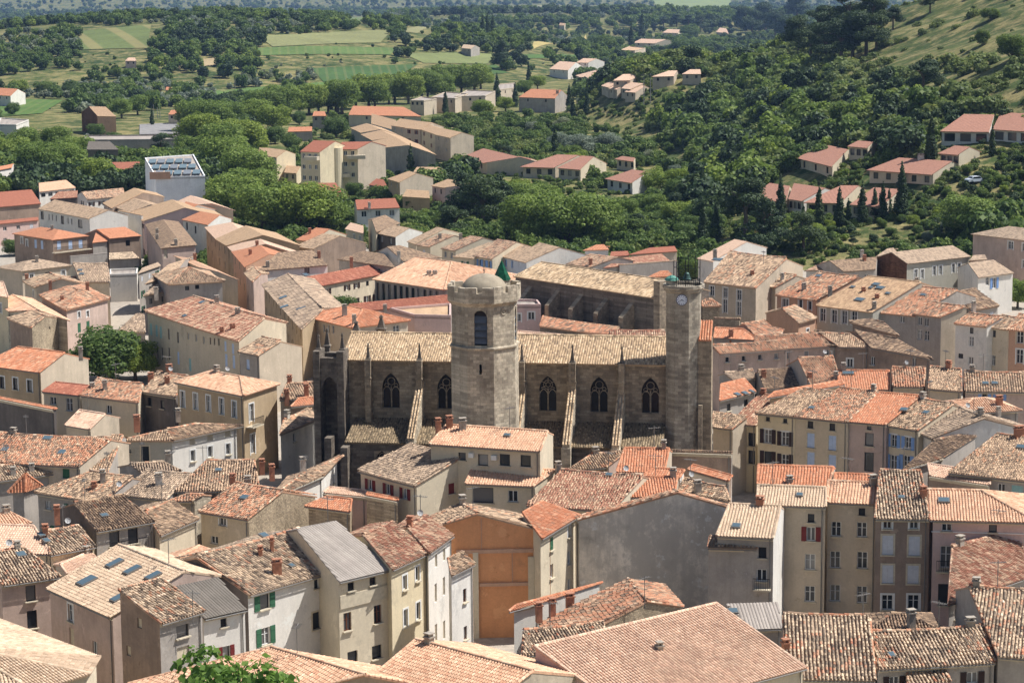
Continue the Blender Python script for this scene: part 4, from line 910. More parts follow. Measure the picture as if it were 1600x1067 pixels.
('olive',-16.6,627.2,2.4,'first silvery tree in the wood between the villas counted from the left',TG[9],1.05),
('wood',59.5,595.5,4.5,'green broadleaf tree right of the left cypress above the clock tower',TG[9],1.01),
('wood',39.5,496.1,6.6,'green broadleaf tree below the left cypress above the clock tower',TG[9],1),
('lime',75.3,518.2,2.2,'eleventh pale green tree in the wood between the villas counted from the left',TG[9],1.28),
('wood',10.6,538.1,8.7,'green broadleaf tree right of the left crown of the great plane trees behind the town',TG[9],1.2),
('lime',9.1,670.4,5.3,'third pale green tree in the wood between the villas counted from the left',TG[9],1.26),
('wood',-6.5,634.8,2.1,'green broadleaf tree right of the spreading dark cedar right of the white villa',TG[9],1.23),
('wood',56.5,521.8,2.4,'green broadleaf tree right of the lower left salmon villa behind the cypress row',TG[9],1.31),
('wood',72.5,513,2.6,'green broadleaf tree left of the large salmon villa with a roof turret',TG[9],1.14),
('wood',24.9,640.7,2.6,'green broadleaf tree left of the salmon villa roof with a sunlit white gable',TG[9],1.27),
('wood',54.6,496.7,2.3,'green broadleaf tree above the dark conifer at the edge of the wood',TG[9],1.27),
('plane',37,514.7,6.9,'sixth rounded lighter tree in the wood between the villas counted from the left',TG[9],1.13),
('wood',1.6,629.6,2.7,'green broadleaf tree below the salmon roof left of the villa by the cypress',TG[9],1.32),
('wood',52.6,637,4.3,'green broadleaf tree above the left cypress above the clock tower',TG[9],1.27),
('wood',-2.6,594.5,5.5,'green broadleaf tree right of the dark pine beside the cedar',TG[9],1.21),
('pine',39.2,531.4,7.2,'third dark pine in the wood between the villas counted from the left',TG[9],1.16),
('wood',99.4,476.6,2.3,'green broadleaf tree below the small salmon roof above the roof turret villa',TG[9],1.12),
('plane',64,474.7,2.7,'eighth rounded lighter tree in the wood between the villas counted from the left',TG[9],1.24),
('wood',37.5,684.2,5.4,'green broadleaf tree right of the small salmon roof peeping behind trees',TG[9],1.19),
('plane',7.1,551.7,8.9,'third rounded lighter tree in the wood between the villas counted from the left',TG[9],1.31),
('wood',54.9,553.2,6.2,'green broadleaf tree above the lower left salmon villa behind the cypress row',TG[9],1.26),
('wood',43.9,500.7,6.2,'green broadleaf tree above the dark cypress right behind the iron cage',TG[9],1.06),
('lime',65.1,600.4,6.4,'eighth pale green tree in the wood between the villas counted from the left',TG[9],1.21),
('wood',35.4,708.1,4.4,'green broadleaf tree right of the second silver willow on the slope',TG[9],1.31),
('lime',67,481.9,2.7,'tenth pale green tree in the wood between the villas counted from the left',TG[9],1.23),
('lime',-9,606.8,5.3,'first pale green tree in the wood between the villas counted from the left',TG[9],1.23),
('wood',-125.6,763.4,7,'seventh green tree along the far edge of the town counted from the left',TG[7],1.2),
('wood',-133.2,777.4,7,'sixth green tree along the far edge of the town counted from the left',TG[7],1.2),
('pine',-109.9,725,8,'dark tree along the far edge of the town',TG[7],1.2),
('wood',-112.2,754.3,8,'ninth green tree along the far edge of the town counted from the left',TG[7],1.2),
('wood',-147.6,821.9,7,'fourth green tree along the far edge of the town counted from the left',TG[7],1.2),
('wood',-206.1,957.8,7,'first green tree along the far edge of the town counted from the left',TG[7],1.2),
('wood',-227.7,1133.1,9,'second green tree along the far edge of the town counted from the left',TG[7],1.2),
('wood',-214.7,1130.4,9,'third green tree along the far edge of the town counted from the left',TG[7],1.2),
('plane',-240.9,1135.8,9,'first lighter tree along the far edge of the town counted from the left',TG[7],1.2),
('wood',-201.7,1127.7,9,'fifth green tree along the far edge of the town counted from the left',TG[7],1.2),
('plane',-156.2,929,9,'second lighter tree along the far edge of the town counted from the left',TG[7],1.2),
('plane',-153.1,950,9,'third lighter tree along the far edge of the town counted from the left',TG[7],1.2),
('wood',-162.4,1053.9,8,'eighth green tree along the far edge of the town counted from the left',TG[7],1.2),
('wood',-40,729.7,6,'thirteenth green tree along the far edge of the town counted from the left',TG[7],1.2),
('wood',-41.3,840.7,6,'fourteenth green tree along the far edge of the town counted from the left',TG[7],1.2),
('wood',-28.4,716.8,5,'fifteenth green tree along the far edge of the town counted from the left',TG[7],1.2),
('wood',-22.8,765.4,6,'sixteenth green tree along the far edge of the town counted from the left',TG[7],1.2),
('plane',-10.6,908.7,8,'fourth lighter tree along the far edge of the town counted from the left',TG[7],1.2),
('plane',-1.8,949.9,7,'fifth lighter tree along the far edge of the town counted from the left',TG[7],1.2),
('plane',7,1085.7,8,'sixth lighter tree along the far edge of the town counted from the left',TG[7],1.2),
('plane',13.9,1159.4,8,'seventh lighter tree along the far edge of the town counted from the left',TG[7],1.2),
('wood',-49.8,755.3,7,'twelfth green tree along the far edge of the town counted from the left',TG[7],1.2),
('wood',-80.1,785.2,8,'tenth green tree along the far edge of the town counted from the left',TG[7],1.2),
('wood',-72.1,757.7,7,'eleventh green tree along the far edge of the town counted from the left',TG[7],1.2)]
HAZE = 5.5e-05
# ---------------------------------------------------------------- ground
def ground_mat():
    m, N, L, b = new_mat('dry_grass_and_earth', .95, .1); p = geo_pos(N)
    a = ramp(N, L, noise(N, L, .02, 6, p, .65), ((.40, lin((64, 82, 44))), (.58, lin((96, 106, 58))), (.72, lin((156, 144, 96)))))
    f = ramp(N, L, noise(N, L, .35, 6, p, .75), ((.3, .5), (.7, 1.15)))
    a = mix(N, L, 'MIX', ramp(N, L, noise(N, L, .11, 6, p, .75), ((.45, 0.0), (.6, .8))), a, lin((168, 152, 104)))
    a = mix(N, L, 'MULTIPLY', .8, a, ramp(N, L, noise(N, L, 1.6, 5, p, .8), ((.3, .55), (.65, 1.1))))
    L.new(mix(N, L, 'MULTIPLY', .9, a, f), b.inputs['Base Color']); bump(N, L, b, noise(N, L, .8, 5, p, .7), .6, .4)
    return m
def build_terrain():
    ys = [20]
    while ys[-1] < 15000: ys.append(ys[-1] * 1.016 + .6)
    ths = np.linspace(-.36, .36, 190); V = []
    for y in ys:
        for t in ths: x = t * max(y, 200); V.append((x, y, T(x, y)))
    n = len(ths); F = [(i * n + j, i * n + j + 1, (i + 1) * n + j + 1, (i + 1) * n + j) for i in range(len(ys) - 1) for j in range(n - 1)]
    me = np_mesh('ground', np.array(V), np.array(F), None, ground_mat()); me.polygons.foreach_set('use_smooth', [True] * len(F))
    tag(link('ground', me), 'rolling ground with grass and dry earth', None, None, 'structure')
build_terrain()
def sheet(name, poly, color, lift, label, rough_noise=.5, rows=None):
    import bmesh
    bm = bmesh.new(); vs = [bm.verts.new((x, y, 0)) for x, y in poly]; bm.faces.new(vs); bmesh.ops.triangulate(bm, faces=bm.faces[:])
    for _ in range(4): bmesh.ops.subdivide_edges(bm, edges=bm.edges[:], cuts=1, use_grid_fill=True)
    for v in bm.verts: v.co.z = T(v.co.x, v.co.y) + lift
    me = bpy.data.meshes.new(name); bm.to_mesh(me); bm.free()
    for p in me.polygons: p.use_smooth = True
    m, N, L, b = new_mat(name + '_soil', .95, .1); p = geo_pos(N)
    x = mix(N, L, 'MULTIPLY', .9, lin(color), ramp(N, L, noise(N, L, rough_noise, 5, p, .7), ((.3, .66), (.7, 1.12))))
    x = mix(N, L, 'MULTIPLY', .8, x, ramp(N, L, noise(N, L, .03, 4, p, .6), ((.3, .75), (.7, 1.1))))
    if rows:
        sx = N.new('ShaderNodeSeparateXYZ'); L.new(mapping(N, L, p, (1, rows[1], 1)), sx.inputs[0])
        ad = N.new('ShaderNodeMath'); ad.operation = 'ADD'; L.new(sx.outputs[0], ad.inputs[0]); L.new(sx.outputs[1], ad.inputs[1])
        ml = N.new('ShaderNodeMath'); ml.operation = 'MULTIPLY'; ml.inputs[1].default_value = 2 * math.pi / rows[0]; L.new(ad.outputs[0], ml.inputs[0])
        si = N.new('ShaderNodeMath'); si.operation = 'SINE'; L.new(ml.outputs[0], si.inputs[0])
        x = mix(N, L, 'MIX', ramp(N, L, si.outputs[0], ((.45, 0.0), (.75, rows[2]))), x, lin((176, 150, 108)))
    L.new(x, b.inputs['Base Color']); me.materials.append(m)
    o = link(name, me); tag(o, label, None, None, 'structure'); return o
sheet('street', [(-170, 128), (170, 128), (170, 425), (70, 440), (-20, 500), (-55, 620), (-175, 620)], (178, 166, 150), .06, 'paved streets and yards of the old town', 1.2)
for _f in FIELDS: sheet(*_f)
FPOLY = [_f[1] for _f in FIELDS]
# ---------------------------------------------------------------- foliage
def leaf_mat(name, c1, c2, c3, trans=.45):
    m, N, L, b = new_mat(name, .6, .25)
    a = N.new('ShaderNodeAttribute'); a.attribute_name = 'Col'; oi = N.new('ShaderNodeObjectInfo')
    x = ramp(N, L, a.outputs['Fac'], ((0, lin(c1)), (.5, lin(c2)), (1, lin(c3))))
    x = mix(N, L, 'MULTIPLY', 1, x, ramp(N, L, oi.outputs['Random'], ((0, (.78, .82, .8)), (.5, (1, 1, 1)), (1, (1.15, 1.08, .85)))))
    L.new(x, b.inputs['Base Color'])
    tr = N.new('ShaderNodeBsdfTranslucent'); L.new(x, tr.inputs[0]); ms = N.new('ShaderNodeMixShader'); ms.inputs[0].default_value = trans
    out = [n for n in N if n.type == 'OUTPUT_MATERIAL'][0]
    L.new(b.outputs[0], ms.inputs[1]); L.new(tr.outputs[0], ms.inputs[2]); L.new(ms.outputs[0], out.inputs[0])
    return m
LEAF = dict(plane=leaf_mat('plane_leaf', (88, 106, 46), (126, 146, 66), (160, 174, 92)), wood=leaf_mat('oak_leaf', (66, 86, 42), (98, 120, 58), (132, 148, 80)),
            dark=leaf_mat('conifer_needle', (44, 58, 36), (64, 82, 48), (92, 108, 64), .2), olive=leaf_mat('olive_leaf', (92, 104, 84), (134, 144, 122), (172, 178, 156)),
            lime=leaf_mat('lime_leaf', (96, 116, 42), (138, 156, 62), (168, 180, 88)), scrub=leaf_mat('scrub_leaf', (84, 98, 54), (116, 130, 70), (148, 154, 94)), fresh=leaf_mat('fresh_leaf', (70, 98, 40), (102, 134, 56), (138, 164, 84)))
BARK = plain((112, 98, 84), .95, 'bark', 0, .4)
def leaves(lobes, n, size, seed, squash=1.0, fill=.25, aspect=1.0):
    """leaf clumps: small quads spread through the volume of a set of ellipsoid lobes (cx,cy,cz,rx,ry,rz)"""
    g = np.random.default_rng(seed); lb = np.array(lobes, float); w = (lb[:, 3] * lb[:, 4] * lb[:, 5]) ** .66; w /= w.sum()
    k = g.choice(len(lb), n, p=w); d = g.normal(size=(n, 3)); d /= np.linalg.norm(d, axis=1)[:, None]
    rad = np.where(g.random(n) < fill, g.uniform(.35, .9, n), g.uniform(.86, 1.06, n))
    # bumps on the lobe surface
    bmp = 1 + .13 * np.sin(d[:, 0] * 7 + k * 2.1) * np.sin(d[:, 1] * 6 + k) + .08 * np.sin(d[:, 2] * 11 + k * 3)
    c = lb[k, :3] + d * lb[k, 3:] * (rad * bmp)[:, None]
    nr = d + g.normal(0, .55, (n, 3)); nr[:, 2] += .25; nr /= np.linalg.norm(nr, axis=1)[:, None]
    t = np.cross(nr, g.normal(size=(n, 3))); t /= np.linalg.norm(t, axis=1)[:, None] + 1e-9; b = np.cross(nr, t)
    s = size * g.uniform(.6, 1.35, n)[:, None]
    V = np.stack([c - t * s - b * s * .6 * aspect, c + t * s * .9 - b * s * .75 * aspect, c + t * s + b * s * .7 * aspect, c - t * s * .8 + b * s * .9 * aspect], 1)
    zz = (c[:, 2] - c[:, 2].min()) / (np.ptp(c[:, 2]) + 1e-6)
    col_ = np.clip(g.normal(.5, .25, n), 0, 1)
    return V.reshape(-1, 3), np.arange(n * 4).reshape(n, 4), np.repeat(np.repeat(col_[:, None], 3, 1), 4, 0)
def crown_mesh(name, lobes, n, size, seed, mat, fill=.25):
    v, f, c = leaves(lobes, n, size, seed, fill=fill); return np_mesh(name, v, f, c, mat)
def rand_lobes(g, n, R_, zc, zr, r0, r1):
    L = [(0, 0, zc, R_ * .62, R_ * .62, zr * .75)]
    for i in range(n):
        a = 2 * math.pi * i / n + g.uniform(-.4, .4); e = g.uniform(-.7, 1); rr = R_ * g.uniform(.45, .68) * math.cos(e * .7); r = R_ * g.uniform(r0, r1)
        L.append((rr * math.cos(a), rr * math.sin(a), zc + e * zr * .62, r, r, r * g.uniform(.75, .95)))
    return L
def trunk_mesh(name, h, r, limbs, spread, seed, split=.45):
    g = random.Random(seed); mb = MB(); mb.tube((0, 0, -.6), (0, 0, h * split), r * 1.2, 7, r * .8)
    for i in range(limbs):
        a = 2 * math.pi * i / limbs + g.uniform(-.4, .4); e = Vector((math.cos(a) * spread, math.sin(a) * spread, h * g.uniform(.75, .95)))
        mid = Vector((e.x * .4, e.y * .4, h * (split + .15))); mb.tube((0, 0, h * split * .9), mid, r * .55, 5, r * .4); mb.tube(mid, e, r * .4, 5, r * .12)
    return mb.mesh(name, (BARK,))
PROTO = {}
def make_protos():
    g = random.Random(3)
    for i in range(4):      # unit: 1 m tall crowns scaled by the tree height
        PROTO['plane', i] = (crown_mesh('crown', rand_lobes(g, 15, 5.0, 6.4, 3.9, .30, .46), 13000, .14, 10 + i, LEAF['plane'], .3), trunk_mesh('trunk', 7.5, .42, 6, 2.6, i), 10.)
        PROTO['wood', i] = (crown_mesh('crown', rand_lobes(g, 13, 4.3, 5.6, 4.0, .30, .48), 11000, .135, 20 + i, LEAF['wood'], .3), trunk_mesh('trunk', 7, .3, 5, 2.2, 9 + i), 10.)
        PROTO['olive', i] = (crown_mesh('crown', rand_lobes(g, 13, 4.8, 5.4, 3.8, .28, .44), 9000, .135, 30 + i, LEAF['olive'], .3), trunk_mesh('trunk', 7, .3, 5, 2.2, 19 + i), 10.)
        PROTO['fresh', i] = (crown_mesh('crown', rand_lobes(g, 18, 4.6, 6.2, 3.4, .24, .40), 9000, .15, 130 + i, LEAF['fresh'], .3), trunk_mesh('trunk', 7, .3, 6, 2.6, 33 + i), 10.)
        PROTO['lime', i] = (crown_mesh('crown', rand_lobes(g, 12, 4.4, 5.2, 4.0, .28, .44), 9000, .135, 40 + i, LEAF['lime'], .3), trunk_mesh('trunk', 7, .3, 5, 2.2, 29 + i), 10.)
        # cypress: stacked lobes
        L = []
        for k in range(11):
            t = k / 10; rr = 1.15 * (1 - t) ** .75 * (.55 + .45 * min(1, t * 6 + .3)) + .12
            for q in range(2): a = g.uniform(0, 6.3); L.append((math.cos(a) * rr * .25, math.sin(a) * rr * .25, .7 + t * 8.7, rr * g.uniform(.75, 1), rr * g.uniform(.75, 1), .75))
        PROTO['cypress', i] = (crown_mesh('crown', L, 4200, .12, 50 + i, LEAF['dark'], .15), trunk_mesh('trunk', 3, .16, 3, .2, 40 + i), 10.)
        # pine: lobes held in clumps on a visible trunk
        L = []
        for k in range(16):
            t = g.random(); z = 3.6 + 6 * t; rr = (3.3 * (1 - t) ** .6 + .7) * g.uniform(.5, 1); a = g.uniform(0, 6.3); r = g.uniform(.9, 1.6)
            L.append((rr * math.cos(a) * .8, rr * math.sin(a) * .8, z, r * 1.25, r * 1.25, r * .7))
        PROTO['pine', i] = (crown_mesh('crown', L, 10000, .11, 60 + i, LEAF['dark'], .25), trunk_mesh('trunk', 8.5, .3, 7, 2.2, 50 + i, .6), 10.)
        # layered cedar
        L = []
        for k in range(18):
            t = k / 17; z = 2 + 7.6 * t; rr = 3.6 * (1 - t) ** .8 + .3; a = g.uniform(0, 6.3)
            L.append((rr * .55 * math.cos(a), rr * .55 * math.sin(a), z, rr * .6 + .3, rr * .6 + .3, .55))
        PROTO['cedar', i] = (crown_mesh('crown', L, 9000, .115, 70 + i, LEAF['dark'], .2), trunk_mesh('trunk', 8, .3, 5, 1.5, 60 + i, .7), 10.)
    # bush clumps for the scrub / far woods (leaf sized faces, few)
    for i in range(4):
        PROTO['bush', i] = (crown_mesh('bush', [(0, 0, .35, 1, 1, .75)] + [(g.uniform(-.7, .7), g.uniform(-.7, .7), g.uniform(.2, .8), .5, .5, .45) for _ in range(6)], 600, .12, 80 + i, LEAF['scrub'], .15),)
        PROTO['mass', i] = (crown_mesh('tree', rand_lobes(g, 8, 1.0, 1.0, .85, .38, .55), 1000, .1, 90 + i, LEAF['wood'], .15),)
        PROTO['massd', i] = (crown_mesh('tree', rand_lobes(g, 8, .9, 1.1, 1.0, .34, .5), 1000, .1, 95 + i, LEAF['dark'], .15),)
        PROTO['masso', i] = (crown_mesh('tree', rand_lobes(g, 7, 1.0, .9, .8, .34, .5), 460, .13, 99 + i, LEAF['olive'], .15),)
        PROTO['massp', i] = (crown_mesh('tree', rand_lobes(g, 8, 1.0, 1.0, .85, .34, .5), 1000, .1, 105 + i, LEAF['plane'], .15),)
make_protos()
TNAME = dict(plane='plane_tree', wood='broadleaf_tree', olive='silver_tree', lime='pale_green_tree', fresh='leafy_tree', cypress='cypress_tree', pine='pine_tree', cedar='cedar_tree')
_tc = 0; SINK = dict(wood=.16, olive=.16, lime=.16, plane=.13)
def tree(kind, x, y, h, label, group=None, wide=1.0, z=None):
    global _tc
    _tc += 1; cm, tm, hh = PROTO[kind, _tc % 4]; s = h / hh
    root = empty(TNAME[kind], (x, y, T(x, y) - h * SINK.get(kind, 0) if z is None else z)); tag(root, label, 'tree', group)
    root.rotation_euler = (0, 0, (_tc * 2.399) % 6.283); root.scale = (s * wide, s * wide, s)
    link('trunk', tm, root); link('crown', cm, root); return root
for _t in TREES: tree(*_t)
# ---------------------------------------------------------------- stuff: scrub and far woods (instances on points)
def stuff(name, label, pts, protos):
    """pts: rows x,y,z,scale,rot,index ; protos: meshes"""
    me = bpy.data.meshes.new(name); P = np.array(pts, 'f4'); n = len(P); me.vertices.add(n); me.vertices.foreach_set('co', np.ascontiguousarray(P[:, :3]).ravel())
    for k, nm, ty in ((3, 'sc', 'FLOAT'), (4, 'ro', 'FLOAT')):
        a = me.attributes.new(nm, ty, 'POINT'); a.data.foreach_set('value', np.ascontiguousarray(P[:, k]))
    a = me.attributes.new('ix', 'INT', 'POINT'); a.data.foreach_set('value', P[:, 5].astype('i4'))
    o = link(name, me); tag(o, label, None, None, 'stuff')
    ng = bpy.data.node_groups.new(name, 'GeometryNodeTree'); ng.interface.new_socket('Geometry', in_out='INPUT', socket_type='NodeSocketGeometry'); ng.interface.new_socket('Geometry', in_out='OUTPUT', socket_type='NodeSocketGeometry')
    N = ng.nodes; L = ng.links; gi = N.new('NodeGroupInput'); go = N.new('NodeGroupOutput'); join = N.new('GeometryNodeJoinGeometry')
    def attr(nm, ty):
        a = N.new('GeometryNodeInputNamedAttribute'); a.data_type = ty; a.inputs['Name'].default_value = nm; return a.outputs['Attribute']
    g2i = N.new('GeometryNodeGeometryToInstance')
    for m in protos[::-1]:
        po = bpy.data.objects.new('proto_' + m.name, m); oi = N.new('GeometryNodeObjectInfo'); oi.inputs['Object'].default_value = po; oi.inputs['As Instance'].default_value = True
        L.new(oi.outputs['Geometry'], g2i.inputs[0])
    # join order is last-linked first: pick by index over the joined instances
    iop = N.new('GeometryNodeInstanceOnPoints'); L.new(gi.outputs[0], iop.inputs['Points'])
    j2 = N.new('GeometryNodeJoinGeometry')
    for nd in [q for q in N if q.type == 'OBJECT_INFO']: L.new(nd.outputs['Geometry'], j2.inputs[0])
    L.new(j2.outputs[0], iop.inputs['Instance']); iop.inputs['Pick Instance'].default_value = True
    L.new(attr('ix', 'INT'), iop.inputs['Instance Index'])
    cb = N.new('ShaderNodeCombineXYZ'); L.new(attr('ro', 'FLOAT'), cb.inputs[2])
    e2r = N.new('FunctionNodeEulerToRotation'); L.new(cb.outputs[0], e2r.inputs[0]); L.new(e2r.outputs[0], iop.inputs['Rotation'])
    L.new(attr('sc', 'FLOAT'), iop.inputs['Scale']); L.new(iop.outputs[0], go.inputs[0]); N.remove(g2i); N.remove(join)
    md = o.modifiers.new('scatter', 'NODES'); md.node_group = ng
    return o
def inpoly(x, y, poly):
    c = False; n = len(poly); j = n - 1
    for i in range(n):
        if (poly[i][1] > y) != (poly[j][1] > y) and x < (poly[j][0] - poly[i][0]) * (y - poly[i][1]) / (poly[j][1] - poly[i][1]) + poly[i][0]: c = not c
        j = i
    return c
def vn(x, y, s): return float(vnoise(np.array([x / s]), np.array([y / s]), 5)[0])
def before_roof(x, y): return any(abs(x - q[0] * y / q[1]) < q[2] * 1.05 and 0 < q[1] - y < 48 for q in CLEAR)
def scatter_all():
    g = random.Random(21); pts = []
    # scrub on the hillside
    n = 0
    while n < 9000:
        y = g.uniform(430, 1000); x = g.uniform(30, .25 * y + 25); t = T(x, y)
        hill = t > 2.5
        if inpoly(x, y, OPENGRASS) and g.random() < .86: continue
        if not hill: continue
        if any(math.hypot(x - q[0], y - q[1]) < q[2] for q in CLEAR): continue
        d = vn(x, y, 26) * .6 + vn(x + 50, y, 9) * .4
        up = min(1, max(0, (t - 14) / 30))
        if d < .30 + (.62 * up if x > .145 * y else .14 * up): 
            if g.random() < .9: continue
        n += 1; s = g.uniform(.6, 1.7) * (1.25 - .35 * up); s *= 1.8 if g.random() < .22 - .15 * up else 1; s = min(s, .75) if before_roof(x, y) else s; pts.append((x, y, t - .1 - .2 * s, s * (1.3 - .3 * up), g.uniform(0, 6.3), g.randrange(4) if g.random() < .55 + 1.0 * up else g.randrange(4, 16)))
    stuff('scrub', 'low green scrub covering the hillside', pts, [PROTO[k, i][0] for k in ('bush', 'mass', 'massp', 'massd') for i in range(4)])
    pts = []; n = 0
    idx = dict(w=(0, 4), d=(4, 8), o=(8, 12), p=(12, 16))
    while n < 24000:
        # spread evenly over the depth range as seen on a log scale
        y = math.exp(g.uniform(math.log(600), math.log(8000))); th = g.uniform(-.27, .27); x = th * y; t = T(x, y)
        if y < 1010 and x > -12: continue
        if y < 1100 and x > 40: continue
        if any(inpoly(x, y, f) for f in FPOLY): continue
        if any(math.hypot(x - q[0], y - q[1]) < q[2] for q in CLEAR): continue
        if inpoly(x, y, NOWOOD) or inpoly(x, y, NOWOOD2): continue
        dn = vn(x + y * .2, y, 95) * .55 + vn(x, y + 300, 34) * .45
        lim = .30 if y < 1300 else .36 if y < 2000 else .34
        if dn < lim: continue
        s = g.uniform(1.9, 4.3) * (1 if y < 2500 else 1.6); r = g.random(); k = 'w'
        ol = vn(x - 900, y + 77, 120)
        if ol > .62 and r < .7 and y > 950: k = 'o'; s *= .7
        elif vn(x + 400, y - 90, 130) > .64 and r < .75: k = 'd'
        elif r < .15: k = 'd'
        elif r < .3: k = 'p'
        Ls = s * 1.9 * y / (62 - t); 
        if any(inpoly(x * (1 + Ls * q / y), y + Ls * q, f) for q in (.3, .6, .9) for f in FPOLY):
            if g.random() < .8: continue
            s *= .3
        a, b = idx[k]; n += 1; pts.append((x, y, t - .3, s, g.uniform(0, 6.3), g.randrange(a, b)))
    stuff('far_woodland', 'woods and hedges spread over the plain behind the town', pts, [PROTO[k, i][0] for k in ('mass', 'massd', 'masso', 'massp') for i in range(4)])
    pts = []; n = 0
    while n < 4200:      # undergrowth between the villas and behind the last houses
        y = g.uniform(450, 900) if n % 3 else g.uniform(440, 640); x = g.uniform(-75, min(.25 * y, 150)); t = T(x, y)
        if any(math.hypot(x - q[0], y - q[1]) < q[2] * .8 for q in CLEAR): continue
        if vn(x, y, 17) < .3: continue
        if t > 16: continue
        n += 1; s = g.uniform(1.2, 2.6); s = min(s, .8) if before_roof(x, y) else s; pts.append((x, y, t - .2, s, g.uniform(0, 6.3), g.randrange(0, 8)))
    stuff('undergrowth', 'dense undergrowth between the villas below the hill', pts, [PROTO[k, i][0] for k in ('bush', 'mass') for i in range(4)])
scatter_all()

# ---------------------------------------------------------------- houses
house('large pale hipped roof in the bottom left corner of the view','a',[(-43.34,160.13,9),(-35.46,163.2,9),(-31.98,167.26,9),(-31.96,171.49,9),(-49.42,189.73,9),(-41.64,167.31,11.2)],roof='pale',cat='house')
house('plain pinkish house with a broad sand coloured roof and five skylights','g',[(-39.71,189.48,9.5),(-32.86,180.69,9.5),(-27.44,186.21,11.8),(-34.43,195.18,11.8)],roof='pale',wall='pinkw',wins=[('f',3.67,8.14,0.9,1.5,'pS'),('f',3.69,5.96,0.9,1.7,'n'),('f',7.79,5.98,0.8,1.3,'p'),('f',10.86,5.78,0.9,2.6,'n')],sky_=[(-36.07,188.81,10.24,1.3,1.9),(-32.2,188.82,11.15,0.9,1.8),(-34.08,191.13,11.14,0.9,1.8),(-30.08,186.56,11.24,0.9,1.6),(-32.6,183.77,10.13,1,1.4)],bk=0.5)
house('narrow house with mottled red tiles and a weathered windowless brown side wall','s',[(-27.57,174.21,10.8),(-24.66,177.64,10.8),(-28.73,181.53,12.49),(-31.56,178.19,12.49)],roof='old',wall='gray',wins=[('f',2.33,9.62,1.3,1.0,'d'),('f',2.33,7.75,1.3,1.2,'n'),('l',1.42,10.86,0.6,0.8,'n'),('l',2.5,10.25,0.6,0.8,'n'),('l',0.89,7.63,0.6,0.8,'n')],ant=[(-25.37,175.9,10.62)],lw='brown')
house('small white house under a dark corrugated roof','s',[(-24.95,179.62,9.6),(-21.85,182.19,9.6),(-24.71,186.54,11.15),(-27.92,183.87,11.15)],roof='darkgrey',wall='white',wins=[('f',1.92,8.84,0.6,0.7,'d'),('f',2.07,6.33,0.7,1.0,'dr')])
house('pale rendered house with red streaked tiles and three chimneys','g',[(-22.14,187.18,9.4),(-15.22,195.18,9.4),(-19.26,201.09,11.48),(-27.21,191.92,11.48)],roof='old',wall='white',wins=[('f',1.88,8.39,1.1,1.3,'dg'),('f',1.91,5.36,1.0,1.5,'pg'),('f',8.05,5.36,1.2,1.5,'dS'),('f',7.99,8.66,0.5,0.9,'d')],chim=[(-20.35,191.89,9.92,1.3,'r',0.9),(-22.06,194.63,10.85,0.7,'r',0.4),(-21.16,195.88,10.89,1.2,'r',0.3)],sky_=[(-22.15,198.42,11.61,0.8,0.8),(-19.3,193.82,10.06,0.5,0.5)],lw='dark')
house('pinkish house with striped dark tiles at the left edge of the view','g',[(-44.02,192.48,9),(-39.52,195.06,9),(-43.5,198.92,10.6),(-47.81,196.44,10.6)],roof='old',wall='pinkw',wins=[('f',2.56,7.85,0.9,1.4,'d'),('f',2.58,5.5,0.9,1.6,'d')],sky_=[(-43.52,197.65,10.27,0.9,0.9)])
house('low house with rosy new tiles behind the striped roof at the left edge','g',[(-49.47,211.38,7),(-43.52,210.55,7),(-46.18,215.79,8.45),(-51.67,216.55,8.45)],roof='pink')
house('small ochre house with striped tiles and two skylights at its verge','g',[(-43.53,210.24,7),(-39.8,213.24,7),(-42.04,216.63,8.21),(-44.66,214.53,8.21)],roof='old',wall='yellow',chim=[(-44.67,213.82,8.05,0.9,'r')],sky_=[(-45.01,213.52,8.04,0.6,0.8),(-44.36,212.59,7.7,0.6,0.8)])
house('little peach tiled roof behind the low rosy tiled house','g',[(-51.03,218.52,7.5),(-47.39,220.75,7.5),(-49.77,222.23,8.25),(-52.79,220.37,8.25)],roof='peach',wall='beige',bk=0.8)
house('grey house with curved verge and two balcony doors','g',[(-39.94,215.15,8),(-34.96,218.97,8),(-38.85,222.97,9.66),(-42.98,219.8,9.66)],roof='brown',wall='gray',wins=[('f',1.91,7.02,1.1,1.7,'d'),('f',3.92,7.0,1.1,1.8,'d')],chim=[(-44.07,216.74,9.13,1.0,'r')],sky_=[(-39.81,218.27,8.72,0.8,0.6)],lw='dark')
house('tiny pink tiled lean-to between the grey balcony house and the skylight roof','g',[(-41.38,206.97,6),(-39.31,212.03,6),(-40.43,213.39,6.47),(-42.34,208.73,6.47)],roof='pink',wall='beige')
house('small house with striped tiles and a black stained ochre wall','g',[(-34.24,217.25,7),(-31.38,223.92,7),(-34.46,226.78,8.19),(-36.41,222.24,8.19)],wall='ochre')
house('ochre house with a rough stone gable and red patched roof','g',[(-31.88,227.04,7),(-26.54,223.39,7),(-23.44,228.31,8.74),(-28.49,231.77,8.74)],roof='warm',wall='ochre',wins=[('f',2.91,6.3,0.9,0.9,'pS'),('f',1.71,4.22,1,0.8,'p')],chim=[(-28.9,231.68,8.65,1.1,'r')],sky_=[(-27.3,228.17,8.05,0.9,0.9)],gw='stone_rubble')
house('patchy peach and orange roof beside the pale chimney house','g',[(-29.12,199.22,8),(-26.6,206.17,8),(-29.03,206.55,8.72),(-31.12,200.79,8.72)],roof='peach')
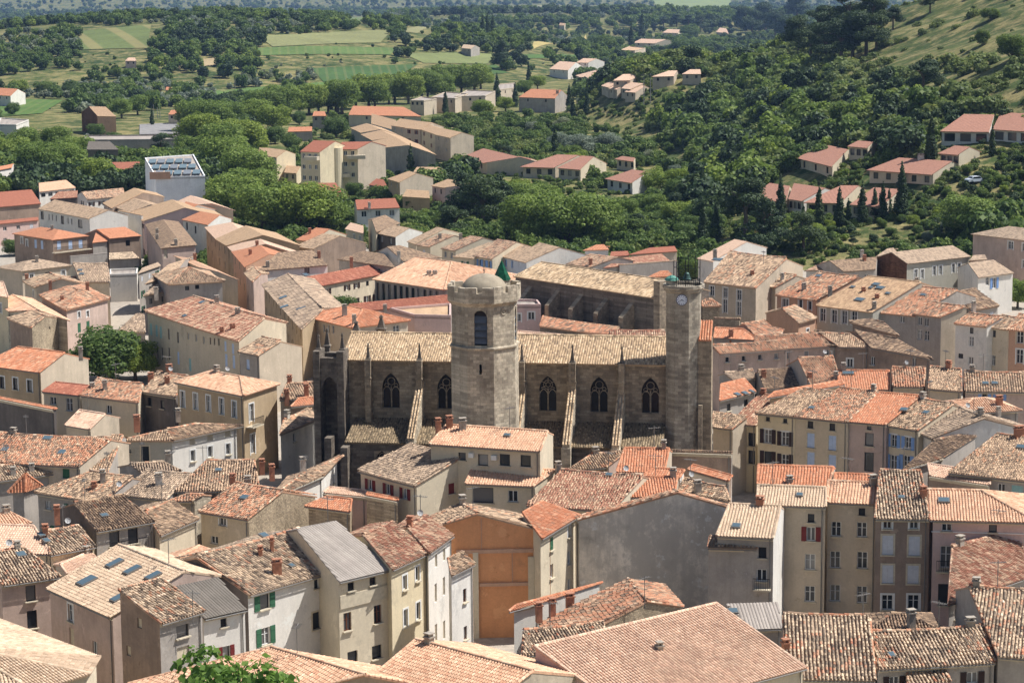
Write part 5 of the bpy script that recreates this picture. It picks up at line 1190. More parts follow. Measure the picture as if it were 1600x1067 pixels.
house('cream house with a grey corrugated roof and two arched brown windows','g',[(-14.79,189.71,9.8),(-10.49,193.65,9.8),(-15.87,200.6,12.43),(-19.1,197.63,12.43)],roof='grey',wins=[('f',1.33,9.15,0.7,0.9,'d'),('f',3.73,9.18,0.7,0.9,'d'),('f',0.88,6.05,0.85,1.6,'b'),('f',4.22,6.04,0.85,1.6,'b'),('f',1.35,2.74,1.1,1.2,'d'),('f',4.05,2.68,1.1,1.2,'d')],bk=0.7)
house('yellow rendered house with four white framed windows','g',[(-10.42,192.43,10.1),(-7.43,198.12,10.1),(-10.95,202.75,11.68),(-13.31,198.27,11.68)],roof='redmix',wall='yellow',wins=[('f',2.28,8.3,0.7,1.3,'pS'),('f',4.49,8.54,0.7,1.3,'pS'),('f',2.32,5.07,0.7,1.6,'pS'),('f',4.53,5.14,0.7,1.6,'pS')],bk=0.6)
house('white end house with six blind windows','g',[(-7.37,197.24,10.3),(-5.42,203.27,10.3),(-8.05,206.51,11.35),(-9.53,201.93,11.35)],roof='redmix',wall='white',wins=[('f',2.03,8.96,0.6,1.2,'n'),('f',4.19,8.98,0.6,1.2,'n'),('f',1.82,6.03,0.6,1.7,'n'),('f',4.02,6.06,0.6,1.7,'n'),('f',1.75,2.32,0.6,1.7,'n'),('f',3.9,2.02,0.6,1.7,'n')],bk=0.6)
house('slim white house with two arched windows beside the orange wall','s',[(-5.34,191.39,9.8),(-3.38,195.21,9.8),(-4.62,197.04,10.38),(-5.74,194.87,10.38)],wall='white',wins=[('f',2.37,7.28,0.6,1.2,'b'),('f',2.41,3.9,0.6,1.2,'b')])
house('big bare orange gable wall with a cream pilaster','g',[(-7.68,208.04,10.9),(-6.51,205.17,10.9),(-3.29,205.32,11.81),(-4.94,209.36,11.81)],wall='orange',bk=2.1,ov=0.1,name='house')
house('cream house with five windows right of the orange gable','s',[(2.58,203.06,10),(6.33,211.85,10),(2.71,212.83,11.12),(0.84,208.44,11.12)],roof='orange',wins=[('f',2.67,8.76,0.8,1.2,'cg'),('f',7.03,8.91,0.7,1.1,'pS'),('f',2.63,6.18,0.8,1.3,'p'),('f',7.04,6.36,0.8,1.3,'p'),('f',7.01,3.69,0.8,1.3,'p')])
house('huge blank grey cement gable wall right of the orange one','g',[(5.74,211.14,10),(6.02,210.08,10),(15.29,209.56,12.64),(15.03,210.52,12.64)],roof='warm',wall='cement',bk=0.75,ov=0.1)
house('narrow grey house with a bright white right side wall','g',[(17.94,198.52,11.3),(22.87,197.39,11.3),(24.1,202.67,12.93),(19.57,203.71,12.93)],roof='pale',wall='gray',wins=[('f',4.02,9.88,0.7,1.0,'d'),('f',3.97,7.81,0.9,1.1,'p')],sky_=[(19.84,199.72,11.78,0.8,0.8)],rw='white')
house('grey stained lean-to wall left of the balcony window','s',[(17.2,198.53,10.2),(21.45,197.91,10.2),(21.89,199.77,10.77),(17.56,200.4,10.77)],wall='gray')
house('little stone gabled house with red edged tiles','g',[(14.62,192.73,6.5),(13.39,199.35,6.5),(10.06,197.48,7.58),(11.32,190.71,7.58)],roof='warm',wall='stone_rubble',ant=[(11.1,189.81,7.7)],bk=2.4)
house('vast plain rose tiled roof at the bottom of the view','s',[(8.03,155.13,9.5),(21.77,165.66,9.5),(15.69,173.16,12.39),(1.43,162.22,12.39)],roof='pink',chim=[(10.74,164.78,11.3,0.3,'g',0.5)],lw='rose')
house('large peach tiled roof with a rosy ridge at the bottom centre','g',[(-12.45,156.57,10),(-4.56,149.32,10),(1.25,155.71,12.59),(-7.27,163.55,12.59)],roof='peach',wall='beige',bk=0.8)
house('peach tiled roof beside the green tree top at the bottom','g',[(-28.44,162.92,9.6),(-21,156.03,9.6),(-10.63,157.18,11.96),(-17.95,163.95,11.96)],roof='peach',wall='beige',bk=0.8)
house('strip of peach tiles below the rose roof parapet','s',[(3.15,167.43,7),(7.27,162.11,7),(9.39,164.78,7.83),(1.94,174.41,7.83)],roof='peach',wall='beige')
house('low striped roof in front of the stone gabled house','g',[(0.6,182.12,5.5),(7.59,184.48,5.5),(7.51,187.96,6.5),(0.77,185.69,6.5)],roof='old',wall='gray',bk=0.6)
house('low white wall with an orange tiled coping and brick chimneys','s',[(-0.49,191.74,6.5),(1.7,193.76,6.5),(7.9,200.2,6.66),(0.12,193.03,6.66)],roof='orange',wall='white',chim=[(2.12,192.44,6.12,0.8,'r',0.6),(3.3,193.63,6.15,0.8,'r',0.6),(4.88,195.28,6.19,0.7,'r',0.8)],bk=0.4)
house('tall beige facade with a sandy roof and red shuttered window','g',[(22.37,206.36,12.2),(28.54,205.15,12.2),(28.99,208.57,13.23),(22.8,209.79,13.23)],roof='pale',wall='beige',wins=[('f',4.94,11.04,0.6,0.8,'d'),('f',4.95,9.54,0.8,1.3,'pr'),('f',4.91,6.91,0.95,1.5,'p'),('f',4.92,3.88,0.95,1.5,'p')],sky_=[(26.43,207.41,12.74,0.6,0.6)],bk=0.2)
house('tall beige facade with six windows and a small orange roof','g',[(28.88,206.56,12.3),(33.34,205.6,12.3),(34.1,209.37,13.45),(29.42,210.38,13.45)],roof='peach',wall='beige',wins=[('f',3.13,11.47,0.6,0.7,'d'),('f',0.81,9.75,0.9,1.4,'p'),('f',3.16,9.79,0.9,1.4,'p'),('f',0.75,6.84,0.95,1.6,'p'),('f',3.24,6.91,0.95,1.6,'p'),('f',0.79,3.66,0.95,1.6,'p'),('f',3.26,3.63,0.95,1.6,'p')],chim=[(33.43,209.08,13.33,0.8,'g',0.7)],bk=0.2)
house('tall weathered house with arched grey shutters','g',[(32.45,201.47,12),(37.32,201.04,12),(37.9,209.38,14.51),(34.17,209.71,14.51)],roof='old',wall='brown',wins=[('f',1.08,11.37,0.75,0.75,'pS'),('f',3.44,11.4,0.75,0.75,'pS'),('f',1.15,9.49,1.0,1.8,'cwS'),('f',3.51,9.44,1.0,1.8,'cwS'),('f',1.19,6.79,1.0,1.7,'cwS'),('f',3.46,6.79,1.0,1.7,'cwS'),('f',1.21,4.17,1,1.4,'pS'),('f',3.54,4.21,1,1.4,'pS')],chim=[(37.33,204.62,13.07,1.0,'r')],sky_=[(35.36,204.75,13.06,0.6,0.5)],bk=0.4)
house('rose plastered house with white string course at the right','hr',[(37.22,200.8,12),(46.6,199.46,12),(42.7,205.33,13.58),(37.96,206,13.58)],roof='peach',wall='rose',wins=[('f',1.22,11.27,0.9,0.7,'p'),('f',5.28,11.27,0.7,0.7,'d'),('f',1.21,8.56,1,2.0,'p'),('f',1.03,5.05,0.9,2.0,'d')],sky_=[(39.05,203.79,12.97,1.1,0.9)])
house('reddish brown roof climbing to a ridge at the right edge','g',[(36.17,185.69,8.5),(45.11,194.38,8.5),(45.43,203.01,10.53),(38.43,196.22,10.53)],roof='redmix',wall='gray',bk=0.5)
house('striped red and brown roof with white verge at the right edge','g',[(37.67,172.76,8),(41.1,171.79,8),(41.84,180.81,11.02),(37.12,182.14,11.02)],roof='old',wall='gray',bk=0.5)
house('close roof of rounded mottled tiles under a red ridge','g',[(20.77,169.17,7.5),(27.41,168.61,7.5),(28.2,176.73,10.19),(21.38,177.3,10.19)],roof='old',wall='gray',chim=[(21.08,172.77,8.69,0.7,'r')],ant=[(27.55,176.07,9.96)],bk=0.3,pitch=0.29)
house('close roof of slanting mottled tiles with a skylight hole','g',[(28.05,171.4,7.5),(37.44,172.85,7.5),(37.43,177.46,9),(28.26,176.04,9)],roof='old',wall='gray',sky_=[(29.34,173.18,8.01,0.5,0.7)],bk=0.3,pitch=0.29)
house('short tiled apron below the slanting mottled roof','s',[(30.28,170.68,6.5),(33.68,171.21,6.5),(33.49,173.1,7.07),(30.55,172.64,7.07)],roof='old',wall='gray',pitch=0.29)
house('low old hipped roof with one stone chimney in front of the grey shuttered house','h',[(28.95,183.17,7),(35.18,183.22,7),(32.7,185.66,7.74),(31.39,185.65,7.74)],roof='brown',wall='gray',chim=[(32.73,183.61,7.12,1.6,'g',0.7)])
house('flat dark corrugated shed in the lower right corner','s',[(34.03,174,5.5),(39.32,176.52,5.5),(38.29,177.81,5.98),(34.25,175.88,5.98)],roof='darkgrey',wall='gray')
house('small pink tiled cap at the lower right corner','s',[(38.23,173.41,6.5),(40.18,172.71,6.5),(40.7,174.95,7.18),(38.53,175.72,7.18)],roof='pink',wall='rose')
house('light grey corrugated roof with a small solar panel','s',[(19.66,184.03,7),(22.22,184.24,7),(22.25,188.08,8.15),(17.83,187.71,8.15)],roof='grey',wall='gray',sky_=[(18.3,186.5,7.77,0.9,0.8)])
house('yellow facade with dark brown shutters on four windows','g',[(27.92,260.23,10),(31.99,257.89,10),(37.59,262.34,12),(33.93,264.46,12)],wall='yellow',wins=[('f',1.24,9.43,0.5,0.6,'d'),('f',3.39,9.4,0.5,0.6,'d'),('f',1.27,7.36,0.9,1.6,'pkS'),('f',3.42,7.28,0.9,1.6,'pkS'),('f',1.29,4.66,0.9,1.9,'dk'),('f',3.45,4.62,0.9,1.7,'pk')],sky_=[(34.26,259.15,10.67,0.7,0.6)],bk=0.6)
house('tan facade with two rows of arched pale blue shutters','g',[(31.99,257.89,10),(37.64,254.56,10),(42.11,260.69,12.27),(38.03,263.09,12.27)],roof='warm',wall='ochre',wins=[('f',1.87,9.23,0.7,0.85,'dS'),('f',4.54,9.21,0.7,0.85,'dS'),('f',1.94,7.4,0.9,1.7,'clS'),('f',4.57,7.37,0.9,1.7,'clS'),('f',1.97,5.15,0.9,1.8,'clS'),('f',4.6,5.09,0.9,1.8,'clS')],bk=0.6)
house('greyish pink facade with three dark openings','g',[(37.76,254.93,10),(41.68,252.96,10),(46.7,258.58,12.18),(42.26,260.8,12.18)],roof='orange',wall='pinkw',wins=[('f',2.37,9.49,0.5,0.6,'d'),('f',2.4,8.08,1.0,1.5,'d'),('f',2.41,5.51,1.1,2.2,'d')],sky_=[(44.25,255.67,11.07,0.9,0.8)],bk=0.6)
house('cream facade with bright blue shutters','g',[(41.8,253.65,9.8),(44.84,250.54,9.8),(49.7,255.19,11.82),(46.44,258.53,11.82)],wins=[('f',1.0,8.12,0.8,1.4,'pbS'),('f',2.93,8.11,0.8,1.4,'pbS'),('f',1.01,5.63,0.9,1.7,'pb'),('f',2.78,5.84,0.9,1.7,'pb')],sky_=[(46.54,254.35,10.96,0.8,0.7)],bk=0.6)
house('grey brown roof beside the blue shuttered house','g',[(45.14,252.21,9.3),(46.07,248.7,9.3),(52.2,250.22,11.19),(50.34,257.26,11.19)],roof='greybr',wall='white',wins=[('f',0.16,8.76,0.6,0.9,'p')])
house('long dark brown roof sloping along the lane','g',[(41,236.68,8.5),(45.58,241.26,8.5),(53.75,253.86,9.45),(45.79,245.91,9.45)],roof='brown',wall='gray',bk=0.5)
house('big roof of cream and brown round tiles at the right edge','g',[(45.39,234.7,8.6),(53.24,229.88,8.6),(56.08,238.54,11.26),(51.73,241.21,11.26)],wall='gray',wins=[('f',5.52,7.5,0.8,1.0,'p'),('f',7.23,7.35,1.2,1.3,'ct')],chim=[(53.8,239.85,11.24,1.1,'r',1.2)],sky_=[(53.56,237.42,10.58,1.2,0.8)],bk=0.6)
house('flat orange tiled roof behind the tall beige facade','g',[(23.09,212.82,12.6),(29.61,211.66,12.6),(30.68,215.5,13.59),(23.57,216.77,13.59)],roof='orange',wall='beige',chim=[(26.16,212.89,12.75,0.4,'g')],bk=0.4)
house('narrow orange tiled strip beside the flat orange roof','s',[(30.5,213.74,12.6),(34.06,213.04,12.6),(34.35,214.7,13.02),(30.79,215.4,13.02)],roof='orange',wall='beige')
house('regular orange roof with a cream skylight in the terrace row','g',[(40.75,282.34,8.5),(46.9,281.93,8.5),(47.69,286.88,10),(41.2,287.3,10)],roof='orange',wall='beige',sky_=[(42.41,286.31,9.72,1.6,0.8)],bk=0.8)
house('square warm tiled roof in the middle of the terrace row','g',[(47.27,281.29,9),(50.99,280.88,9),(52.04,285.79,10.5),(47.95,286.23,10.5)],roof='warm',wall='beige')
house('square grey mottled roof with white flashing in the terrace row','g',[(51.35,279.63,9),(55.02,277.34,9),(56.07,283.28,10.68),(52.61,285.43,10.68)],wall='beige')
house('long pinkish roof with two green skylights in the terrace row','g',[(55.57,277.86,9),(63.16,276.73,9),(64.19,281.54,10.47),(56.38,282.71,10.47)],wall='pinkw',wins=[('f',2.34,8.46,0.7,1.0,'pb'),('f',4.16,8.39,0.7,1.0,'pb')],sky_=[(58.34,279.39,9.57,0.8,0.7),(59.46,279.26,9.59,0.8,0.7)])
house('dark brown roof left of the taller striped one','g',[(32.17,288.05,7.5),(38.3,290.56,7.5),(37.3,295.36,8.95),(31.77,293.1,8.95)],roof='brown',wall='gray',chim=[(32.29,291.24,8.37,1,'r')])
house('taller striped red roof with a torn right edge','g',[(37.4,283.74,8.8),(41.33,284.71,8.8),(41.26,292.1,10.96),(36.66,290.96,10.96)],roof='warm',wall='gray',chim=[(37.5,285.65,9.35,0.5,'r'),(40.81,285.86,9.17,0.8,'g')])
house('long low roof along the curved pink wall','g',[(33.36,311.59,8.5),(45.33,314.71,8.5),(42.23,318.06,9.71),(33.71,315.84,9.71)],roof='warm',wall='pinkw',wins=[('f',1.51,7.55,0.7,0.9,'p'),('f',4.52,7.55,0.7,0.9,'p'),('f',7.54,7.55,0.7,0.9,'p'),('f',10.56,7.55,0.7,0.9,'p')],bk=0.7)
house('dark roof over an ivy stained brown wall','g',[(49.18,311.07,8.8),(55.98,301.37,8.8),(52.79,311.96,9.84),(48.07,318.69,9.84)],roof='brown',wall='brown',wins=[('f',0.61,6.95,0.8,1.2,'p'),('f',8.54,7.87,0.8,1.2,'p'),('f',2.61,8.78,0.5,0.6,'d')],bk=0.6)
house('house with a white roof terrace above the brown wall','g',[(45.12,313.29,8.6),(49.36,312.24,8.6),(47.12,316.79,9.76),(42.94,317.83,9.76)],wall='brown',wins=[('f',1.72,6.34,0.8,1.2,'pS'),('f',0.88,8.79,1.8,0.9,'p')],bk=0.6)
house('thin orange lean-to roof behind the yellow facade','s',[(29.82,265.2,10.8),(40.04,273.33,10.8),(39.95,274.65,11.07),(30.94,267.5,11.07)],roof='orange')
house('low peach hipped roof behind the blue shuttered house','h',[(50.37,256.32,10.5),(58.16,257.93,10.5),(54.32,260.46,11.47),(52.89,260.16,11.47)],roof='peach',wall='gray',chim=[(55.71,258.95,10.95,1.0,'r',0.8),(55.18,256.71,10.32,0.7,'w',0.5)])
house('brown parapet wall in front of the cream and brown round tiles','s',[(43.71,235.99,8),(49.04,231.49,8),(49.93,234.37,8.55),(44.06,239.32,8.55)],roof='pink',wall='brown',ov=0.05)
house('pinkish old roof over a yellow wall in the lane','g',[(25.44,263.96,8.1),(28.13,262.28,8.1),(32.87,268.01,10.31),(29.51,270.11,10.31)],roof='redmix',wall='yellow',wins=[('f',2.55,6.35,0.9,1.6,'d'),('f',2.57,4.25,0.9,1.6,'d'),('f',1.5,1.92,0.6,1.6,'b')],bk=0.6)
house('low mixed roof beside the right buttress of the clock tower','s',[(23.23,262.3,8),(25.23,260.76,8),(27.36,263.29,8.99),(23.62,266.15,8.99)],wall='beige')
house('wide roof of red and cream tiles left of the grey gable','g',[(1.27,222.13,8.5),(9.55,219.44,8.5),(13.05,225.61,10.58),(4.88,228.26,10.58)],roof='redmix',sky_=[(9.65,226.37,10.49,0.7,0.6)],bk=0.4)
house('bright orange roof above the red and cream one','g',[(10.64,232.41,9.5),(15.55,231.9,9.5),(16.4,236.77,10.98),(11.74,237.25,10.98)],roof='orange',wall='beige',bk=0.7)
house('small mottled roof left of the bright orange one','g',[(5.74,237.84,8.5),(9.87,239.14,8.5),(12.13,242.83,9.36),(8.4,241.66,9.36)],wall='pinkw')
house('small square orange roof of flat tiles','g',[(11.46,223.23,9),(15.98,223.35,9),(16.57,227.15,10.14),(12.95,227.06,10.14)],roof='orange',wall='beige',bk=0.8)
house('short orange roof wedge with white trim','s',[(13.14,230.15,9.6),(16.88,228.85,9.6),(17.54,230.38,10.1),(14.48,231.44,10.1)],roof='orange',wall='white')
house('narrow orange roof with white metal edge','s',[(18.25,235.6,9),(21.96,230.12,9),(22.51,231.21,9.27),(18.92,236.51,9.27)],roof='orange',wall='white',gw='brown')
house('mottled roof behind the grey gable with a square chimney','g',[(16.67,228.31,8.5),(21.54,222.94,8.5),(21.34,226.23,9.12),(17.04,230.98,9.12)],wall='gray',chim=[(18.59,226.7,8.6,1.2,'g',0.8)],bk=0.5)
house('long low pinkish parapet in front of the church aisle','s',[(3.05,249.12,8.8),(12.22,247.68,8.8),(12.3,248.17,8.83),(3.13,249.61,8.83)],roof='brown',wall='pinkw',ov=0.02,name='boundary_wall',cat='wall')
house('dark rosy wall in front of the clock tower','s',[(16.58,240.78,9.8),(23.28,239.49,9.8),(23.37,239.98,9.83),(16.68,241.27,9.83)],roof='brown',wall='brown',rw='white',ov=0.02,name='boundary_wall',cat='wall')
house('cream house with oxblood shutters and a tall lit gable','s',[(-16.16,233.94,9.5),(-9.98,226.69,9.5),(-5.15,231.24,11.49),(-10.72,237.78,11.49)],roof='greybr',wins=[('f',1.63,8.26,0.8,1.1,'pr'),('f',4.69,8.3,0.8,1.1,'pr'),('f',7.49,8.33,0.8,1.1,'pr'),('r',4.69,8.43,0.8,1.1,'cr')])
house('long peach roofed house with air conditioners below the bell tower','g',[(-8.61,231.53,12.8),(2.7,227.47,12.8),(3.58,231.51,14.03),(-6.91,235.27,14.03)],roof='peach',wins=[('f',5.71,11.45,1.1,1.2,'d'),('f',8.08,11.61,1.1,1.2,'d'),('f',10.32,11.65,1.1,1.2,'d'),('f',3.42,11.67,0.8,0.8,'d')],chim=[(-7.72,234.1,13.62,1.3,'r',0.6),(-6.57,234.56,13.86,1.2,'r',0.7),(-5.19,233.89,13.81,1.1,'g',0.8)],sky_=[(-0.58,231.41,13.58,0.7,0.5)],bk=0.8)
house('lower peach roof in front of the air conditioned house','s',[(-4.87,227.69,9.5),(1.98,226.15,9.5),(4.34,229.09,10.51),(-4.11,230.99,10.51)],roof='peach',wins=[('f',1.71,8.31,2.2,1.6,'d'),('f',4.84,8.33,1,1.2,'p'),('f',5.0,8.33,1,1.2,'p')],chim=[(4.58,228.58,10.38,1,'g')])
house('white walled house with a mossy red hipped roof','h',[(-25.01,227.21,8),(-20.03,238.34,8),(-21.42,238.73,8.43),(-22.31,236.76,8.43),(-18.72,248.28,8),(-23.7,237.16,8)],wall='white',wins=[('r',3.45,7.62,0.7,1.0,'p'),('r',5.97,6.31,0.7,1.0,'p')],chim=[(-22.33,239.41,8.73,1.0,'w',0.7),(-25.21,235.29,9.04,0.8,'r'),(-26.35,236.23,9.47,0.7,'r')],ant=[(-21.74,236.62,8.26)])
house('small grey brown roof against the church apse','g',[(-26.88,260.14,8),(-23.43,268.09,8),(-24.2,271.55,8.62),(-26.89,265.34,8.62)],wall='white',wins=[('f',3.26,6.81,0.6,1,'p')],bk=0.6)
house('cluster roof with three brick chimneys left of the apse','g',[(-28.41,275.96,9),(-24.18,277.4,9),(-24.66,281.35,10.17),(-27.9,280.25,10.17)],wall='beige',chim=[(-27.58,280.56,10.22,0.9,'r'),(-25.25,277.42,9.11,1.6,'r'),(-27.56,276.34,9.02,1.2,'r')],bk=0.6)
house('small orange roof beside the church apse','s',[(-26.92,274.19,8.5),(-24.05,275.66,8.5),(-24.12,277.68,9.05),(-26.1,276.67,9.05)],roof='orange',wall='brown')
house('orange striped roof above a rubble wall','g',[(-21.29,229.05,7),(-16.48,226.34,7),(-16.48,228.89,7.67),(-19.13,230.38,7.67)],roof='orange',wall='stone_rubble',bk=0.5)
house('pink rendered wall with an orange coping below the church','s',[(-19.69,232.84,7.5),(-15.04,230.78,7.5),(-15.26,232.78,7.67),(-19.19,234.52,7.67)],roof='pink',wall='rose',ov=0.05)
house('low stone wall with twin black flues','s',[(-15.03,229.41,8),(-11.65,226.71,8),(-11.66,227.57,8.07),(-14.94,230.19,8.07)],roof='orange',wall='stone_rubble',ov=0.05)
house('orange roof with three small skylights right of the clock tower','g',[(25.44,278.12,8),(30.52,283.77,8),(29.46,287.53,8.99),(26.11,283.8,8.99)],roof='orange',wall='gray',sky_=[(27.91,281.25,8.08,0.8,0.8),(28.95,282.25,8.04,0.8,0.8),(29.9,283.32,8.05,0.5,0.8)])
house('grey roof behind the three skylight roof','g',[(28.5,291.65,8),(31.51,293.54,8),(31.36,295.98,8.64),(27.44,293.51,8.64)],roof='greybr',wall='gray',bk=0.7)
house('curved long roof above a pink and grey wall','g',[(28.33,308.87,8.5),(37.88,312.32,8.5),(37.81,314.85,9.22),(27.29,311.05,9.22)],roof='warm',wall='pinkw',wins=[('f',1.23,7.6,0.6,0.8,'p'),('f',3.7,7.6,0.6,0.8,'p'),('f',6.16,7.6,0.6,0.8,'p'),('f',8.63,7.6,0.6,0.8,'p')],bk=0.5)
house('vivid orange roof with a chimney right of the tower top','g',[(28.61,322.53,8.5),(34.78,320.02,8.5),(33.06,324.06,9.43),(29.11,325.67,9.43)],roof='orange',wall='gray',chim=[(31.03,322.14,8.66,0.9,'r')],bk=0.7)
house('tilted red roof above the vivid orange one','g',[(33.48,333.14,8.7),(38.2,323,8.7),(38.68,324.96,9.08),(35.78,331.2,9.08)],roof='warm',wall='gray',bk=0.7)
house('small stone turret house beside the clock tower','g',[(28.6,342.1,10),(31.5,342.4,10),(30.3,344.6,10.7),(28.8,344.4,10.7)],roof='warm',wall='stone_rubble',bk=0.8)
house('ruined stone wall behind the vivid orange roof','s',[(29.9,337,9),(33.6,336,9),(33.8,336.5,9),(30,337.5,9)],roof='brown',wall='stone_rubble',ov=0.02,name='boundary_wall',cat='wall')
house('long school building with a red stone gable and three window pairs','g',[(69.4,399.7,8.5),(82.3,409,8.5),(79.7,413.2,10),(67.2,404.2,10)],roof='greybr',wall='green',wins=[('f',2.24,6.48,0.8,1.6,'pS'),('f',3.83,6.34,0.8,1.6,'pS'),('f',6.84,6.62,0.8,1.6,'pS'),('f',8.44,6.63,0.8,1.6,'pS'),('f',11.62,6.69,0.8,1.6,'pS'),('f',13.12,6.68,0.8,1.6,'pS')],lw='stone_red')
house('large pink building at the right edge below the wood','hl',[(84.6,421.8,11),(93.1,410.3,11),(97.1,413.1,12.5),(91.4,420.8,12.5)],roof='greybr',wall='pinkw',wins=[('f',9.06,9.74,1.2,1.4,'pS'),('f',12.42,9.69,1.2,1.4,'pS'),('f',12.53,6.66,1.2,1.4,'pS')])
house('low white house between the school and the pink building','g',[(80.3,392.3,7),(87.6,397.8,7),(85,402.9,8.7),(79.7,398.8,8.7)],roof='greybr',wall='white',wins=[('f',2.45,6.06,0.9,1.4,'p'),('f',4.19,5.6,1.0,1.8,'pb')])
house('broad tan roof with many skylights over five white arched windows','g',[(46.1,345.6,9.5),(53.4,338.1,9.5),(62,345.7,12.9),(55.1,352.8,12.9)],roof='tan',wall='green',wins=[('f',1.07,8.12,1.0,2.0,'pS'),('f',3.24,8.14,1.0,2.0,'pS'),('f',5.14,8.21,1.0,2.0,'pS'),('f',6.99,8.3,1.0,2.0,'pS'),('f',8.89,8.56,1.0,2.0,'pS')],chim=[(53.97,339.14,9.84,1.0,'g'),(55.0,343.1,10.89,0.4,'r'),(53.55,346.91,11.38,0.4,'r')],sky_=[(52.51,343.81,10.5,1.8,1.2),(56.05,346.64,11.86,1.6,1.1),(55.68,348.35,12.14,1.4,1.0),(52.25,349.42,11.62,0.8,0.6),(56.75,343.8,11.42,0.8,0.7),(54.8,347.58,11.79,0.6,0.7)],bk=0.5)
house('orange mottled roof right of the broad tan one','g',[(53.7,340.4,9.2),(59.4,336,9.2),(66.9,342.5,12.1),(61.4,346.8,12.1)],roof='warm',wall='gray',wins=[('f',4.92,8.49,0.8,1.0,'p')],chim=[(61.7,347.58,12.37,0.8,'g')],sky_=[(61.89,342.75,11.27,1,0.7)],bk=0.5)
house('house half orange half grey with a red striped roof','g',[(41.2,356.4,9.5),(46.7,350.7,9.5),(54.1,356.3,12.3),(48.7,361.9,12.3)],roof='warm',wall='terra',wins=[('f',1.7,8.48,1.2,1.3,'pS'),('f',4.7,8.63,0.7,1.4,'pS'),('f',6.53,8.55,0.7,1.4,'pS')],chim=[(45.6,355.72,10.31,1.1,'g',0.7),(49.06,351.29,10.13,1.5,'g',0.6)],sky_=[(48.48,360.2,11.86,1.2,0.9)],bk=0.5)
house('beige house with four dark windows left of the red striped roof','g',[(38.8,368.4,9.5),(42,364.9,9.5),(45.9,368.2,11),(42.5,371.9,11)],wall='beige',wins=[('f',1.56,8.45,0.8,1.4,'d'),('f',3.34,8.36,0.8,1.4,'d'),('f',1.59,5.99,0.8,1.7,'d'),('f',3.37,6.04,0.8,1.7,'d')],chim=[(43.54,367.21,10.31,1.1,'w')])
house('big blotched roof over a beige facade with tall windows','g',[(31,368.2,10),(38.5,360.7,10),(44.6,370.7,13.4),(36.3,379.1,13.4)],wall='beige',wins=[('f',1.54,8.7,0.9,1.6,'pS'),('f',4.35,8.7,0.9,1.6,'pS'),('f',7.2,8.59,0.9,1.6,'pS'),('f',4.3,6.51,0.9,2.2,'pS'),('f',7.15,6.42,0.9,2.2,'pS')],chim=[(38.66,366.5,11.27,0.6,'r'),(33.79,379.27,12.93,0.8,'g')],sky_=[(34.03,376.65,12.43,2.2,1.0)],ant=[(40.82,369.85,12.43)],bk=0.6)
house('grey house with a dark front and a plain beige side','g',[(59.3,336.2,9.5),(62.5,332.8,9.5),(66.6,334.6,10.8),(62.4,339,10.8)],roof='warm',wall='gray',wins=[('f',0.86,8.51,0.8,1.2,'p'),('f',2.08,8.49,0.8,1.2,'p'),('f',0.91,6.51,0.9,1.5,'p'),('f',2.19,6.5,0.9,1.5,'p')],bk=0.15,rw='beige')
house('white house with two windows at the right edge','g',[(63.53,326.9,9.5),(67.38,323.64,9.5),(70.28,325.93,10.59),(66.15,329.43,10.59)],roof='warm',wall='white',wins=[('f',2.61,8.72,0.6,0.9,'d'),('f',2.59,7.16,0.8,1.4,'p'),('f',0.95,4.87,0.8,0.7,'d'),('f',2.59,4.26,0.8,1.3,'p')],chim=[(66.88,329.72,10.8,1.5,'w',0.6)],bk=0.6)
house('slim cream house with teal shutters between white and orange houses','g',[(67.73,325.33,9.3),(69.99,322.19,9.3),(73.05,324.48,10.45),(70.62,327.85,10.45)],wins=[('f',1.34,8.4,0.7,1.0,'d'),('f',1.39,7.12,0.8,1.5,'ct'),('f',1.32,4.54,0.8,1.5,'p')],bk=0.6)
house('burnt orange house at the right edge','g',[(70.05,322.49,9.3),(73.34,320.37,9.3),(75.13,325.18,10.8),(72.76,326.7,10.8)],roof='warm',wall='terra',wins=[('f',1.96,8.31,1.0,1.7,'pS'),('f',1.99,5.6,1.0,2.0,'pS')],bk=0.6)
house('dark brown roof behind the white house at the right','g',[(69,341.8,9),(74.2,346.6,9),(71.6,352.6,10.8),(68.1,349.3,10.8)],roof='brown',wall='gray')
house('small terracotta house with an open roof terrace','g',[(42.7,337.5,8),(46,342.5,8),(43,346.2,9.4),(40.7,342.8,9.4)],wall='terra',wins=[('f',3.12,6.31,0.9,0.9,'pS')])
house('small red roof left of the terracotta terrace house','g',[(34.83,321.03,8.5),(38.39,324.06,8.5),(36.48,328.6,9.91),(33.29,325.89,9.91)],roof='warm',wall='brown')
house('mottled roof below the terracotta terrace house','g',[(37.93,319.13,8.5),(44.74,313.83,8.5),(46.95,316.98,9.65),(42.65,320.33,9.65)],roof='brown',wall='gray')
house('old brown roof left of the school gable','g',[(57.4,393.9,8),(63.3,396.8,8),(64.4,402.7,9.4),(55.4,398.3,9.4)],roof='brown',wall='gray',chim=[(61.83,400.17,9.1,0.8,'r'),(61.71,402.37,9.71,0.8,'w')])
house('low reddish roof below the dark wood','g',[(51.1,399.1,7.5),(56.7,401,7.5),(56.4,404.5,8.5),(55.3,404.1,8.5)],roof='warm',wall='white')
house('small roof peeping behind the school gable','g',[(66.1,414.2,8),(70.7,417.9,8),(70.3,420.7,8.7),(69,419.6,8.7)],roof='greybr',wall='brown')
house('brown gabled roof with a stepped white wall','g',[(49.23,331.94,9),(54.46,319.28,9),(53.51,327.23,9.65),(52.07,330.73,9.65)],roof='brown',wall='brown',bk=0.8)
house('small annex roof beside the pink building','g',[(81.6,407.3,8),(85.1,408.7,8),(85.1,410.8,8.6),(82.8,409.8,8.6)],roof='greybr',wall='pinkw')
